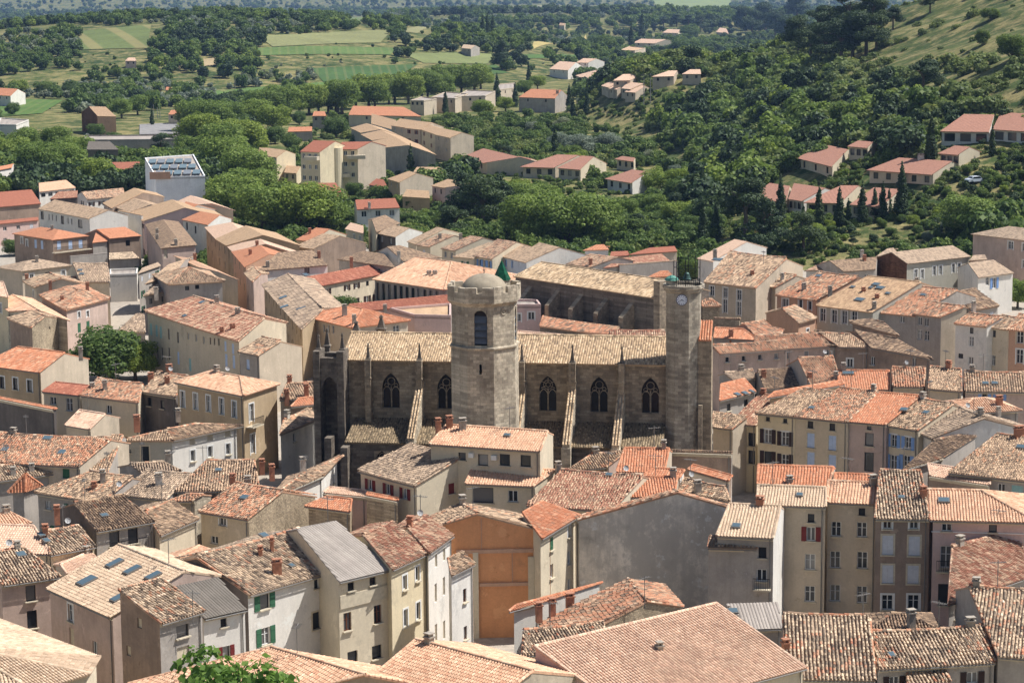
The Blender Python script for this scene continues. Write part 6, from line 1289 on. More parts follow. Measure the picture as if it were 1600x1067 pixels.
house('white gabled house left behind the long chapel','g',[(0.1,410.6,8.5),(2.4,406,8.5),(8.7,409.9,10.7),(5.1,417.3,10.7)],wall='blue',wins=[('r',3.42,8.65,0.8,1.0,'d'),('r',7.51,8.56,0.8,1.0,'d')],rw='white')
house('orange blotched roof behind the long chapel','g',[(9.7,407.5,8),(14,402.7,8),(19,404.8,9.5),(14.2,410.1,9.5)],roof='warm',wall='gray',chim=[(14.02,404.04,8.27,0.9,'r')],bk=0.6)
house('small white house with an orange roof below the big plane tree','g',[(13.3,426.3,8),(18.3,427.2,8),(17.4,429.5,8.7),(16,429.2,8.7)],roof='orange',wall='white')
house('long red roof at the edge of the wood','g',[(21.6,423.3,7.5),(31.1,427.8,7.5),(30.7,430.1,8.2),(25.8,427.8,8.2)],roof='red',wall='beige')
house('short dark red roof left of the long red one','s',[(18.3,425.2,7),(22.1,426.2,7),(21.8,428.2,7.6),(18.7,427.4,7.6)],roof='red',wall='beige')
house('pale grey wall with a tiled roof behind the chapel ridge','g',[(16.1,401.4,8),(28.5,410.8,8),(27.2,413.6,8.9),(19.6,407.9,8.9)],roof='redmix',wall='gray',bk=0.5)
house('whitewashed blank wall behind the chapel ridge','s',[(19.1,403.5,8.3),(29.7,408.5,8.3),(29.5,408.9,8.3),(18.9,403.9,8.3)],roof='greybr',wall='gray',ov=0.02,name='boundary_wall',cat='wall')
house('pale rosy roof with a white verge below the wood','g',[(33.2,409.5,8.5),(35.6,405.4,8.5),(42.4,411.9,11.2),(40.5,415.3,11.2)],roof='pink',wall='white',bk=0.6)
house('small pale roof with a white wall below the wood','g',[(41.6,424.4,8),(43.2,418.9,8),(46.1,422.2,9.1),(44.8,426.5,9.1)],roof='pale',wall='white',bk=0.5)
house('small orange roof beside the clock tower top','g',[(23.3,389.1,8),(27.4,389.9,8),(26.9,391.8,8.6),(25.5,391.6,8.6)],roof='orange',wall='beige')
house('pinkish roof just behind the nave ridge','g',[(0.72,322.46,9),(9.84,316.91,9),(9.5,318.82,9.44),(0.91,324.04,9.44)],roof='pink',wall='gray')
house('red mottled roof between nave and chapel','g',[(13.78,315.99,9),(21.46,315.59,9),(21.37,319.12,10.06),(13.71,319.53,10.06)],roof='redmix',wall='gray')
house('flat roofed pink building behind the bell tower','f',[(-1,351.3,9),(4.5,351,9),(4,356.3,9),(-1.5,357.5,9)],roof='grey',wall='rose',wins=[('f',1.93,7.17,1.0,1.2,'pS'),('f',4.01,7.43,1.0,1.2,'pS')])
house('wide modern pink roof on a glazed grey hall','hr',[(-23.6,386,8.5),(-11,372.7,8.5),(-10.1,386.1,11.3),(-16.4,392.8,11.3)],roof='peach',wall='gray',wins=[('f',0.75,6.5,0.8,3.0,'d'),('f',2.25,6.5,0.8,3.0,'d'),('f',3.76,6.5,0.8,3.0,'d'),('f',5.26,6.5,0.8,3.0,'d'),('f',6.76,6.5,0.8,3.0,'d'),('f',8.27,6.5,0.8,3.0,'d'),('f',9.77,6.5,0.8,3.0,'d'),('f',11.27,6.5,0.8,3.0,'d'),('f',12.78,6.5,0.8,3.0,'d'),('f',14.28,6.5,0.8,3.0,'d'),('f',15.78,6.5,0.8,3.0,'d'),('f',17.29,6.5,0.8,3.0,'d')],chim=[(-13.78,382.03,9.73,0.5,'w',0.8),(-12.77,381.39,9.81,0.5,'w',0.8)])
house('long dark red roof left of the modern hall','g',[(-33.5,387.5,7),(-21.3,405.3,7),(-23.1,409.2,8.1),(-36.4,389.8,8.1)],roof='red',sky_=[(-35.39,392.62,8.33,1.4,1)],bk=0.8)
house('long grey brown roof with metal dormers and a row of windows','g',[(-41.8,382.6,8),(-31.2,336.1,8),(-28.7,346.4,9.4),(-37.7,385.4,9.4)],roof='greybr',wall='tan',wins=[('f',2.37,6.85,0.8,1.3,'p'),('f',2.37,3.95,0.8,1.3,'p'),('f',7.11,6.85,0.8,1.3,'p'),('f',7.11,3.95,0.8,1.3,'p'),('f',11.86,6.85,0.8,1.3,'p'),('f',11.86,3.95,0.8,1.3,'p'),('f',16.6,6.85,0.8,1.3,'p'),('f',16.6,3.95,0.8,1.3,'p'),('f',21.34,6.85,0.8,1.3,'p'),('f',21.34,3.95,0.8,1.3,'p'),('f',26.09,6.85,0.8,1.3,'p'),('f',26.09,3.95,0.8,1.3,'p'),('f',30.83,6.85,0.8,1.3,'p'),('f',30.83,3.95,0.8,1.3,'p'),('f',35.57,6.85,0.8,1.3,'p'),('f',35.57,3.95,0.8,1.3,'p'),('f',40.32,6.85,0.8,1.3,'p'),('f',40.32,3.95,0.8,1.3,'p'),('f',45.06,6.85,0.8,1.3,'p'),('f',45.06,3.95,0.8,1.3,'p')],sky_=[(-36.59,365.54,8.39,1.6,1.6),(-35.62,357.37,8.12,1.6,1.6),(-39.3,382.58,8.75,1.6,1.6),(-32.49,351.85,8.67,0.8,2)])
house('orange hipped roof house in front of the modern hall','h',[(-31.9,346.2,8.5),(-23.5,334,8.5),(-22.4,341.8,10.1),(-24.6,345.1,10.1),(-15.1,340.8,8.5),(-23.5,353,8.5)],roof='orange',wall='beige',wins=[('f',1.84,7.19,1.0,1.4,'p'),('f',5.66,7.29,0.6,1.2,'p'),('f',7.02,7.39,0.6,1.2,'p'),('f',8.43,7.47,0.6,1.2,'p'),('r',4.56,7.44,0.6,1.3,'p'),('r',5.18,7.38,0.6,1.3,'p'),('r',5.79,7.36,0.6,1.3,'p'),('r',7.96,7.17,1.2,1.6,'p')],chim=[(-25.0,340.74,9.28,1.8,'g',0.8),(-23.23,335.54,8.82,1.4,'g',0.6)])
house('long dark red roof in front of the courtyard trees','g',[(-23.4,360.2,7),(-9.8,368.3,7),(-10.3,371.1,7.8),(-25.8,361.8,7.8)],roof='red',wall='rose',chim=[(-20.08,360.84,6.65,1.2,'g')])
house('pink flat roofed block with a round window','f',[(-14.8,345.2,8.5),(-9.2,344,8.5),(-9.5,356.5,8.5),(-18.8,352.2,8.5)],roof='tan',wall='rose')
house('brown roof on a white house left of the courtyard','g',[(-43.8,394.2,9),(-32.1,401.1,9),(-35.4,406.9,11),(-41.2,403.4,11)],roof='brown',wall='white',wins=[('f',9.16,8.25,1.0,1.0,'d')],chim=[(-42.25,396.41,9.34,0.9,'g'),(-33.94,403.67,9.94,1.1,'r')],bk=0.7)
house('mottled roof with a brown stone gable in the middle rows','g',[(-41.4,436,8),(-37.5,431.9,8),(-32.6,436.3,10),(-36.1,439.9,10)],wall='brown',gw='brown')
house('low brown roof behind the long dark red one','g',[(-31.5,412.9,8.5),(-20.3,400.8,8.5),(-22.8,409.9,9.8),(-26.8,414.3,9.8)],roof='brown',wall='gray',chim=[(-28.57,408.35,8.22,1.1,'r')],bk=0.6)
house('dark tiled roof above a white wall behind the hall','g',[(-19,404.8,9),(-12.4,410.1,9),(-20.1,412.3,11),(-22.3,410.5,11)],roof='brown',wall='white',chim=[(-19.96,405.74,9.4,1.2,'w')],bk=0.6)
house('small orange roof below the plane trees','g',[(-42.1,446.6,8),(-38.7,443.7,8),(-35.6,449.1,9.8),(-38.4,451.5,9.8)],roof='orange',chim=[(-39.42,448.6,8.96,0.9,'r')])
house('pale low roof in front of the white house with red roof','s',[(-34.3,472.9,7),(-29.9,464.4,7),(-30.4,471.5,7.8),(-33.4,477.4,7.8)],roof='pink')
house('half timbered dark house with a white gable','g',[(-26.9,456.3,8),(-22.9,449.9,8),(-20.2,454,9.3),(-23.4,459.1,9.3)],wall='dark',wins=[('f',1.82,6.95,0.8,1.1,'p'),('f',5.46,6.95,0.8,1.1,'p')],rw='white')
house('steep brown roofed house with a cream gable','g',[(-26.7,453.8,8.5),(-22.6,469.3,8.5),(-26,473.2,9.8),(-28.2,464.7,9.8)],roof='brown')
house('first of the tiled row houses climbing right of the white chimney','g',[(-20.2,442.4,8),(-18.5,438.3,8),(-13,444.2,10.2),(-14.4,447.5,10.2)],bk=0.6)
house('orange patched row house below the dark conifers','g',[(-18.4,437,8),(-15.6,433.4,8),(-10.8,436.9,9.8),(-13.3,440.1,9.8)],roof='warm',chim=[(-13.58,437.05,9.14,0.8,'g')],bk=0.6)
house('row house with a red roof and white party wall','g',[(-13.3,428.8,8.3),(-10.6,425.1,8.3),(-5.1,428.7,10.3),(-7.7,432.2,10.3)],roof='warm',wins=[('f',1.08,7.25,0.8,1.1,'p'),('f',3.24,7.25,0.8,1.1,'p')],chim=[(-9.52,431.77,9.75,0.8,'g')],bk=0.6)
house('brown mottled row house behind the hall roof','g',[(-10.8,418.9,8),(-7,416.1,8),(-1.9,421,10.1),(-4.2,422.8,10.1)],bk=0.6)
house('row house with four blue windows above the green spire','g',[(-7.3,417.6,8.3),(-3.6,412.6,8.3),(1,419.2,10.6),(-2.5,424,10.6)],roof='warm',wins=[('f',0.74,7.2,0.7,1.2,'pb'),('f',0.74,4.3,0.7,1.2,'pb'),('f',2.21,7.2,0.7,1.2,'pb'),('f',2.21,4.3,0.7,1.2,'pb'),('f',3.68,7.2,0.7,1.2,'pb'),('f',3.68,4.3,0.7,1.2,'pb'),('f',5.15,7.2,0.7,1.2,'pb'),('f',5.15,4.3,0.7,1.2,'pb')],bk=0.6)
house('long bluish facade behind the green spire','g',[(-3.7,419.7,8.3),(2.7,407.5,8.3),(3.7,417.1,9.9),(-0.9,425.9,9.9)],wall='blue',wins=[('f',1.69,7.2,0.7,1.2,'pb'),('f',1.69,4.3,0.7,1.2,'pb'),('f',5.06,7.2,0.7,1.2,'pb'),('f',5.06,4.3,0.7,1.2,'pb'),('f',8.43,7.2,0.7,1.2,'pb'),('f',8.43,4.3,0.7,1.2,'pb'),('f',11.8,7.2,0.7,1.2,'pb'),('f',11.8,4.3,0.7,1.2,'pb')],bk=0.6)
house('white villa with a dark red roof and a white porch','g',[(-34.2,509.9,7),(-24.8,512.9,7),(-26.1,518.2,8.6),(-34.9,515.4,8.6)],roof='red',wall='white',wins=[('f',1.61,5.85,1.2,1.3,'p'),('f',4.82,5.85,1.2,1.3,'p'),('f',8.03,5.85,1.2,1.3,'p')],chim=[(-31.5,511.1,7.1,1.3,'w')])
house('white house with a reddish roof behind the plane trees','g',[(-43.9,542.8,6.5),(-39.4,543.2,6.5),(-41.9,551.5,9),(-50.3,550.8,9)],roof='red',wall='white')
house('tan house with a shaded front among hedges','g',[(-31.5,586.4,6.5),(-28.1,577.2,6.5),(-23.8,582.4,8.3),(-26,588.5,8.3)],roof='tan',wall='tan',wins=[('f',2.38,5.4,0.8,1.2,'p'),('f',2.38,2.5,0.8,1.2,'p'),('f',7.14,5.4,0.8,1.2,'p'),('f',7.14,2.5,0.8,1.2,'p')],rw='beige')
house('low red roofed garage below the yellow blocks','s',[(-36.9,597.1,4),(-31.5,590,4),(-33.1,598.7,5.2),(-35.1,601.3,5.2)],roof='red',wall='gray')
house('small tan garage beside the tan house','g',[(-26.8,566.5,4),(-19.8,561.8,4),(-20.2,567.5,5.3),(-25.9,571.2,5.3)],roof='tan',wall='tan')
house('pinkish house with a low tan roof below the parked cars','g',[(-19.7,567.9,6.5),(-16.5,562.1,6.5),(-8.9,558.2,7.9),(-15.6,570,7.9)],roof='tan',wall='rose',wins=[('f',1.58,5.4,0.8,1.2,'d'),('f',1.58,2.5,0.8,1.2,'d'),('f',4.74,5.4,0.8,1.2,'d'),('f',4.74,2.5,0.8,1.2,'d')])
house('tan roof wedge above the parked cars','g',[(-25.9,605.1,6),(-21,604.7,6),(-19,609.1,7.4),(-24.8,609.6,7.4)],roof='tan',wall='tan')
house('white modern block with roof panels and a red porch','f',[(-83.6,541.6,11.5),(-72.1,543,11.5),(-83,603.8,11.5),(-94.4,594.7,11.5)],roof='grey',wall='bright',wins=[('f',1.97,11.98,2.6,1.2,'d'),('f',7.66,11.98,1.8,1.2,'d')],name='apartment_block',cat='apartment block')
house('long white terrace with large loggia windows','g',[(-102.8,498.6,9),(-88.1,477.9,9),(-84.3,481,10.5),(-99.9,502.9,10.5)],wall='white',wins=[('f',1.59,7.65,1.6,1.8,'d'),('f',5.07,7.59,0.5,1.3,'d'),('f',6.89,7.6,0.5,1.3,'d'),('f',8.78,7.62,0.5,1.3,'d'),('f',14.72,7.59,0.5,1.3,'d'),('f',16.56,7.58,0.5,1.3,'d'),('f',11.93,7.53,1.6,1.8,'d'),('f',20.69,7.48,2.2,1.8,'d')])
house('white blank wall right of the long white terrace','s',[(-84.6,493.8,9),(-78,484.1,9),(-77.6,484.4,9),(-84.2,494.1,9)],roof='tan',wall='white',ov=0.02,name='boundary_wall',cat='wall')
house('orange hipped roof on a grey brown house with balcony','h',[(-100.5,461.2,8),(-90.1,449.8,8),(-90.1,456.4,9.3),(-94.5,461.2,9.3),(-84,456.3,8),(-94.4,467.7,8)],roof='orange',wall='brown',wins=[('f',2.89,6.88,0.8,1.3,'pS'),('f',4.79,6.53,0.8,1.3,'pS'),('f',8.11,6.58,0.9,1.7,'cl'),('f',10.52,6.58,0.9,1.7,'cl'),('r',1.41,6.74,0.9,1.7,'cl'),('r',4.14,6.54,0.9,1.7,'cl'),('r',6.58,6.51,0.9,1.7,'cl')],chim=[(-91.61,457.46,9.21,0.6,'g')])
house('orange roof over a brown wall with one square window','g',[(-80.5,459.6,7),(-74.8,464,7),(-78.7,467.1,8.5),(-83.8,463.2,8.5)],roof='orange',wall='brown',wins=[('f',4.17,5.7,1.0,1.2,'d')])
house('steep looking brown hipped roof at the street corner','h',[(-73.9,462.4,9.5),(-64.8,422.9,9.5),(-62.6,428.9,10.6),(-69.9,460.9,10.6),(-58.6,427.5,9.5),(-67.7,467,9.5)],roof='brown',wall='pinkw',wins=[('r',0.68,8.37,0.8,1.8,'n')],chim=[(-68.55,443.66,9.81,0.8,'g'),(-67.36,435.7,9.62,0.8,'g'),(-62.33,425.57,9.71,1.0,'g')])
house('pinkish roof at the far end of the shaded street','g',[(-61.1,456.4,9.5),(-56.4,436.7,9.5),(-52,439.2,10.9),(-55.2,452.6,10.9)],roof='pink',wall='tan',wins=[('f',3.34,8.3,0.8,1.4,'p'),('f',3.34,5.4,0.8,1.4,'p'),('f',10.01,8.3,0.8,1.4,'p'),('f',10.01,5.4,0.8,1.4,'p'),('f',16.68,8.3,0.8,1.4,'p'),('f',16.68,5.4,0.8,1.4,'p')])
house('broad tan roof in the shaded street row','g',[(-56.5,436.7,9.5),(-53.1,426.1,9.5),(-46,425.5,11.5),(-51.1,441.4,11.5)],roof='tan',wall='tan',wins=[('f',2.72,8.3,0.8,1.4,'p'),('f',2.72,5.4,0.8,1.4,'p'),('f',8.15,8.3,0.8,1.4,'p'),('f',8.15,5.4,0.8,1.4,'p')])
house('narrow pinkish roof in the shaded street row','g',[(-53.3,427.7,9.3),(-51.1,418.8,9.3),(-44.6,416,11),(-46.4,423.6,11)],roof='pink',wall='tan',wins=[('f',2.21,8.1,0.8,1.4,'p'),('f',2.21,5.2,0.8,1.4,'p'),('f',6.62,8.1,0.8,1.4,'p'),('f',6.62,5.2,0.8,1.4,'p')],chim=[(-46.33,417.28,10.59,0.7,'r')])
house('orange roof on a salmon house in the shaded street row','g',[(-51.3,418.8,9.3),(-46.5,397.6,9.3),(-42.7,403.1,10.8),(-45.5,415.5,10.8)],roof='orange',wall='terra',wins=[('f',3.57,8.1,0.8,1.4,'cg'),('f',3.57,5.2,0.8,1.4,'cg'),('f',10.72,8.1,0.8,1.4,'cg'),('f',10.72,5.2,0.8,1.4,'cg'),('f',17.87,8.1,0.8,1.4,'cg'),('f',17.87,5.2,0.8,1.4,'cg')],chim=[(-46.62,408.69,10.0,0.8,'r')])
house('little pale roof in the shaded street row','g',[(-46.1,394.2,8.5),(-43.6,383.6,8.5),(-42.7,388.8,9.1),(-44.9,397.9,9.1)],wall='pinkw',wins=[('f',2.64,7.4,0.7,1.2,'p'),('f',2.64,4.5,0.7,1.2,'p'),('f',7.92,7.4,0.7,1.2,'p'),('f',7.92,4.5,0.7,1.2,'p')])
house('stepped old roofs left of the shaded street','g',[(-62.1,386.3,8),(-58.7,398.2,8),(-58.5,411.4,9),(-60.6,403.9,9)],wall='gray')
house('dark red hipped roof left of the shaded street','h',[(-57.4,381.2,8.5),(-48.3,384.5,8.5),(-55,388.9,10.4),(-55.1,388.9,10.4)],wall='gray',wins=[('f',2.97,7.73,0.7,0.7,'d'),('f',4.68,7.83,0.7,0.7,'d')])
house('small low roof with a white chimney beside the dark passage','g',[(-61.8,382.4,6.5),(-58.1,388.1,6.5),(-59.3,392.3,7.5),(-60.5,390.6,7.5)],roof='greybr',wall='gray',chim=[(-59.85,384.1,6.29,1.4,'w',0.8)])
house('peach lean-to roof between the corner house and the red hipped roof','g',[(-62.7,424.2,8),(-55.8,407.3,8),(-51.1,398.7,8.3),(-59.1,418.1,8.3)],roof='peach',wall='beige',chim=[(-57.48,415.45,8.46,0.8,'r')])
house('short grey brown roof above the passage','g',[(-65.9,402.8,7.5),(-63.4,413.8,7.5),(-64.2,415.5,7.9),(-65.9,407.9,7.9)],roof='greybr',wall='gray')
house('long ochre mansion with teal shutters and a worn red roof','g',[(-55.3,343.3,9.8),(-38,314.8,9.8),(-35.1,322.7,11.8),(-48,343.9,11.8)],roof='redmix',wall='ochre',wins=[('f',1.16,7.24,0.8,1.8,'ct'),('f',3.31,7.32,0.8,1.8,'ct'),('f',4.91,7.28,0.8,1.8,'ct'),('f',7.9,7.43,0.7,1.6,'d'),('f',11.34,7.4,0.7,1.6,'d'),('f',15.13,8.11,0.6,1.0,'p'),('f',17.98,8.25,0.6,1.0,'p'),('f',20.66,8.25,0.6,1.0,'p'),('f',1.41,4.13,0.6,1.9,'d'),('f',3.34,4.0,0.6,1.9,'d'),('f',5.08,4.07,0.6,1.9,'d'),('f',7.84,4.46,0.6,1.9,'d'),('f',11.27,4.32,0.7,1.9,'cl'),('f',15.53,3.95,0.8,1.9,'ct'),('f',19.97,7.05,0.7,2.0,'p'),('f',28.34,6.43,0.8,1.9,'cl'),('f',30.9,6.63,0.8,1.9,'cl'),('f',28.2,8.44,0.7,1.5,'cl'),('f',30.74,8.44,0.7,1.5,'cl'),('f',23.02,8.49,0.5,1.0,'d'),('f',24.48,8.6,0.5,1.0,'d'),('f',25.94,8.73,0.5,1.0,'d')],chim=[(-43.7,337.78,11.92,0.9,'g',0.7),(-39.48,328.1,11.5,0.9,'g',0.8),(-40.93,320.85,9.99,0.8,'r',0.6),(-39.41,321.09,10.42,0.8,'r',0.8)],sky_=[(-46.1,339.45,11.57,1.2,1),(-48.04,334.6,10.31,0.9,0.7)],bk=0.9)
house('house with a plain lit gable right of the ochre mansion','g',[(-37.97,314.32,8.5),(-34.86,310.76,8.5),(-32.03,314.5,9.88),(-34.92,317.82,9.88)],wall='gray',wins=[('f',1.94,6.88,0.7,1.4,'cl')],rw='beige')
house('corner house with an orange streaked hipped roof','h',[(-76.6,370,8.5),(-69.2,353.4,8.5),(-69.4,365.4,9.9),(-71.5,370.1,9.9),(-64.4,365.5,8.5),(-71.8,382.2,8.5)],roof='warm',wall='pinkw',wins=[('r',3.48,7.23,0.8,1.0,'pS'),('r',6.01,6.99,0.8,1.0,'pS'),('r',3.42,5.18,0.9,1.5,'cg'),('r',5.98,5.11,0.9,1.5,'cg')],chim=[(-68.44,368.19,9.92,0.8,'r'),(-71.23,361.34,8.91,0.6,'r')])
house('rubble stone house with a single tiny window','g',[(-77.3,348.9,8),(-71.9,339.9,8),(-70.6,344.5,9),(-73.6,349.7,9)],wall='brown',wins=[('r',5.71,7.03,0.4,0.5,'d')],gw='stone_rubble')
house('pale roof at the left edge above the stone house','g',[(-82.9,366,8),(-78.6,356.3,8),(-72.9,351.4,8.9),(-80.5,368.3,8.9)],roof='peach',wall='stone')
house('yellow house cut by the left edge of the view','g',[(-83.3,362,10),(-79,358.1,10),(-81.5,366.1,11.3),(-84.1,368.5,11.3)],roof='pink',wall='yellow',wins=[('f',3.28,7.99,0.9,1.6,'pS')])
house('long low grey brown hipped roof at the left edge','h',[(-87.4,407.7,7.5),(-79.6,415.3,7.5),(-85.6,415.3,8.7),(-87.4,413.5,8.7),(-85.6,421.2,7.5),(-93.4,413.5,7.5)],roof='greybr',wall='beige',chim=[(-85.79,413.51,8.35,1,'g')])
house('square ribbed roof with two small skylights','g',[(-73.4,389,8),(-68.4,388.7,8),(-70,396,10.2),(-76,396.4,10.2)],roof='greybr',sky_=[(-74.26,393.59,9.35,0.9,0.7),(-73.73,392.02,8.89,0.9,0.7)])
house('small mottled gable roof left of the square ribbed one','g',[(-83.6,390.3,8),(-80.1,383,8),(-75.8,384.1,9.3),(-79,390.8,9.3)],wall='beige',chim=[(-82.83,390.28,8.2,1,'r'),(-76.73,379.75,8.49,1,'r')])
house('strip of mottled roof below the ribbed one','g',[(-76.2,391.7,7.5),(-72.7,391.5,7.5),(-74.5,393.8,8.2),(-78.5,394.1,8.2)],wall='beige')
house('flat crimson roof at the left edge','s',[(-113.2,504.5,5),(-105.5,512.2,5),(-106,514.1,5.5),(-113.6,506.6,5.5)],roof='red',wall='rose')
house('large brown red shed roof at the left edge','g',[(-117.4,520.8,7),(-108.1,528.4,7),(-111.8,536.3,9.5),(-119.2,530.2,9.5)],roof='red',wall='brown')
house('peach roof over a white wall with a ribbon window','g',[(-111.9,545.7,8),(-105,555.2,8),(-108.1,559.4,9.5),(-113.3,552.1,9.5)],roof='peach',wall='white',wins=[('f',1.14,7.05,1.4,0.9,'d'),('f',3.43,7.05,1.4,0.9,'d'),('f',5.72,7.05,1.4,0.9,'d'),('f',8.01,7.05,1.4,0.9,'d'),('f',10.3,7.05,1.4,0.9,'d')])
house('peach speckled roof left of the white modern block','g',[(-98,531.6,7.5),(-90.5,539.4,7.5),(-91.8,544.7,8.9),(-100.2,536.1,8.9)],roof='warm',wall='white',bk=0.7)
house('brown roof wedge behind the long white terrace','s',[(-108.1,538.4,7),(-102.2,541.8,7),(-102.9,546.2,8.2),(-107,543.9,8.2)],roof='redmix',wall='dark')
house('tall tan roof left below the white modern block','g',[(-92.3,519,8),(-88.5,508.1,8),(-82.8,517.3,10.5),(-86.5,527.9,10.5)],roof='tan',wall='brown',bk=0.7)
house('mottled roof in front of the tan ones','g',[(-88.3,510.9,8),(-82.9,498.5,8),(-78.6,501,9.5),(-84.7,515.3,9.5)],wall='gray')
house('wide smooth tan roof below the white modern block','g',[(-82.9,499.5,8),(-77.3,481.3,8),(-68.6,483.2,10.6),(-73.8,500.1,10.6)],roof='tan',wall='rose')
house('orange gable roof near the plane trees','g',[(-74.4,493.8,8),(-71.1,487.7,8),(-67.6,495.2,10),(-70.9,501.2,10)],roof='orange',wall='gray',bk=0.9)
house('orange roof over a white street facade','g',[(-68.9,479.3,8.5),(-62.2,469.3,8.5),(-60.3,474.9,9.9),(-65.2,482.3,9.9)],roof='orange',wall='white',wins=[('f',1.87,7.21,0.8,1.6,'d'),('f',5.82,6.87,0.8,1.6,'d')])
house('faded pink roof between white block and plane trees','g',[(-75.7,522.4,8),(-71.6,512.3,8),(-65.8,506.4,9),(-73.1,524.6,9)],roof='pink')
house('white gable with orange verge at the left edge','g',[(-137.6,612.1,7),(-134.9,622.8,7),(-135.6,628.1,7.6),(-137.9,618.6,7.6)],roof='orange',wall='white',bk=1.5)
house('small white modern terrace house above the dark passage','f',[(-69.9,427.8,5),(-75,426.7,5),(-73.7,419.3,5),(-68.9,420.1,5)],roof='grey',wall='white')
house('small grey gable beside the brown wall house','g',[(-83.6,457,6.5),(-81,459.5,6.5),(-82.5,464.6,7.9),(-83.9,463.1,7.9)],roof='orange',wall='gray')
house('low tiled shed above the courtyard bush','g',[(-77.1,438.3,5.5),(-71.6,440.4,5.5),(-73.3,443.1,6.4),(-77.6,441.4,6.4)],roof='old',wall='gray')
house('plain grey wall behind the ribbed roof','s',[(-84,436,6.5),(-77.8,440.7,6.5),(-78.1,441.1,6.5),(-84.3,436.4,6.5)],roof='grey',wall='gray',ov=0.02,name='boundary_wall',cat='wall')
house('ornate tan house with tall balcony windows at the left edge','g',[(-71.01,302.76,9),(-61.84,296.38,9),(-59.45,301.64,10.71),(-66.69,306.68,10.71)],roof='orange',wall='tan',wins=[('f',3.61,6.92,0.9,1.6,'dS'),('f',6.16,6.99,0.9,1.6,'dS'),('f',8.84,6.96,0.9,1.6,'dS')],chim=[(-56.99,299.99,10.72,0.9,'g')],rw='beige')
house('cream house with a flat maroon roof','s',[(-60.97,293.57,7),(-55.58,290.54,7),(-54.99,294.17,7.62),(-59.85,296.91,7.62)],roof='red',wins=[('f',1.54,5.86,1.0,1.0,'p'),('f',4.21,5.59,1.1,1.7,'p')])
house('low cream house with red and beige tiles','g',[(-55.21,288.95,7.3),(-46.94,283.74,7.3),(-47.15,289.18,8.65),(-53.63,293.26,8.65)],roof='warm',wins=[('f',4.61,5.89,0.9,1.1,'p')],chim=[(-52.05,289.42,7.92,1.2,'g'),(-53.87,290.61,7.94,0.5,'g')])
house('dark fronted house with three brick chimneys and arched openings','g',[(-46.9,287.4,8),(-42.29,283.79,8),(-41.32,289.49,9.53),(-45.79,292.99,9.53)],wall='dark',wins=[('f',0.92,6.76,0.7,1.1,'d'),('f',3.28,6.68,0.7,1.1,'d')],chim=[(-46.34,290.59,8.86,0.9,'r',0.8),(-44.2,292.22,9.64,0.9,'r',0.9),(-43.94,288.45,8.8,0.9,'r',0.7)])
house('stately stone corner house with tall windows under a peach hipped roof','h',[(-41.9,280.55,10.5),(-32.16,270.8,10.5),(-33.37,277.7,11.63),(-37.06,281.4,11.63),(-28.54,278.55,10.5),(-38.27,288.3,10.5)],roof='peach',wall='tan',wins=[('f',1.0,8.45,0.8,2.0,'pS'),('f',3.59,8.52,0.8,2.0,'pS'),('f',6.17,8.6,0.8,2.0,'pS'),('f',8.76,8.59,0.8,2.0,'pS'),('f',11.21,8.54,0.8,2.0,'pS'),('r',1.75,8.06,1.0,2.2,'pS'),('r',1.86,4.21,1.0,2.4,'pS')],cat='house')
house('white house with brown string course and mottled hipped roof','h',[(-38.37,254.8,8.5),(-31.38,262.91,8.5),(-36.5,260.65,9.22),(-39.44,257.23,9.22),(-37.57,263.08,8.5),(-44.56,254.97,8.5)],wall='white',wins=[('l',0.38,7.24,0.4,0.4,'d'),('l',2.18,6.9,0.9,1.8,'dS'),('f',3.03,6.18,0.7,1.3,'pS'),('f',5.67,6.2,0.7,1.3,'pS'),('f',8.44,6.05,0.7,1.3,'pS'),('f',3.02,7.82,0.9,0.8,'n'),('f',5.73,7.83,0.9,0.8,'n'),('f',8.46,7.83,0.9,0.8,'n')],chim=[(-42.99,258.48,9.57,1.1,'r',0.8),(-38.77,262.0,10.0,0.6,'g')],gw='green')
house('dark windowless wall with an orange coping at the left edge','s',[(-67.01,290.38,7),(-57.11,281.58,7),(-56.78,281.96,7.03),(-66.68,290.75,7.03)],roof='orange',wall='dark',ov=0.02,name='boundary_wall',cat='wall')
house('small pink tiled shed behind the dark wall','g',[(-54.82,276.46,6),(-51.33,273.87,6),(-50.05,277.57,7.12),(-53.69,280.27,7.12)],roof='pink',wall='beige')
house('long speckled red roof with three blue skylights at the left edge','g',[(-58.17,246.62,8),(-47.09,243.9,8),(-44.41,249.5,9.82),(-57.34,252.67,9.82)],roof='warm',wall='beige',wins=[('f',9.81,7.13,0.8,1.1,'cg')],sky_=[(-51.69,250.75,9.66,1.1,0.9),(-49.43,247.24,8.8,0.9,1.1),(-56.08,248.89,8.81,1,1)],bk=0.6)
house('narrow steep roof left of the white string course house','g',[(-47.19,245.2,7),(-44.21,245.08,7),(-43.75,253.24,9.45),(-45,253.29,9.45)],wall='gray')
house('low striped tiles above the orange turret roof','g',[(-55.61,241.45,7),(-49.27,245.53,7),(-52.81,246.83,7.9),(-56.49,244.46,7.9)],roof='old',wall='gray',chim=[(-54.01,243.31,7.21,0.8,'w'),(-52.32,244.83,7.32,0.7,'w')])
house('small orange pyramid roof on a slim tower','a',[(-52.65,234.1,7.5),(-50.88,234.41,7.5),(-49.69,237.23,7.5),(-51.78,238.73,7.5),(-50.91,234.94,9.3)],roof='orange',wall='gray',cat='tower house')
house('mottled roof with two chimneys right of the orange pyramid','g',[(-49.92,233.99,7.5),(-42.07,229.06,7.5),(-39.5,233.61,9.07),(-44.34,236.65,9.07)],wall='gray',chim=[(-42.62,233.67,8.58,1.3,'g'),(-43.33,232.45,8.16,0.6,'r')],dish=[(-40.46,230.91,8.23)],bk=0.6)
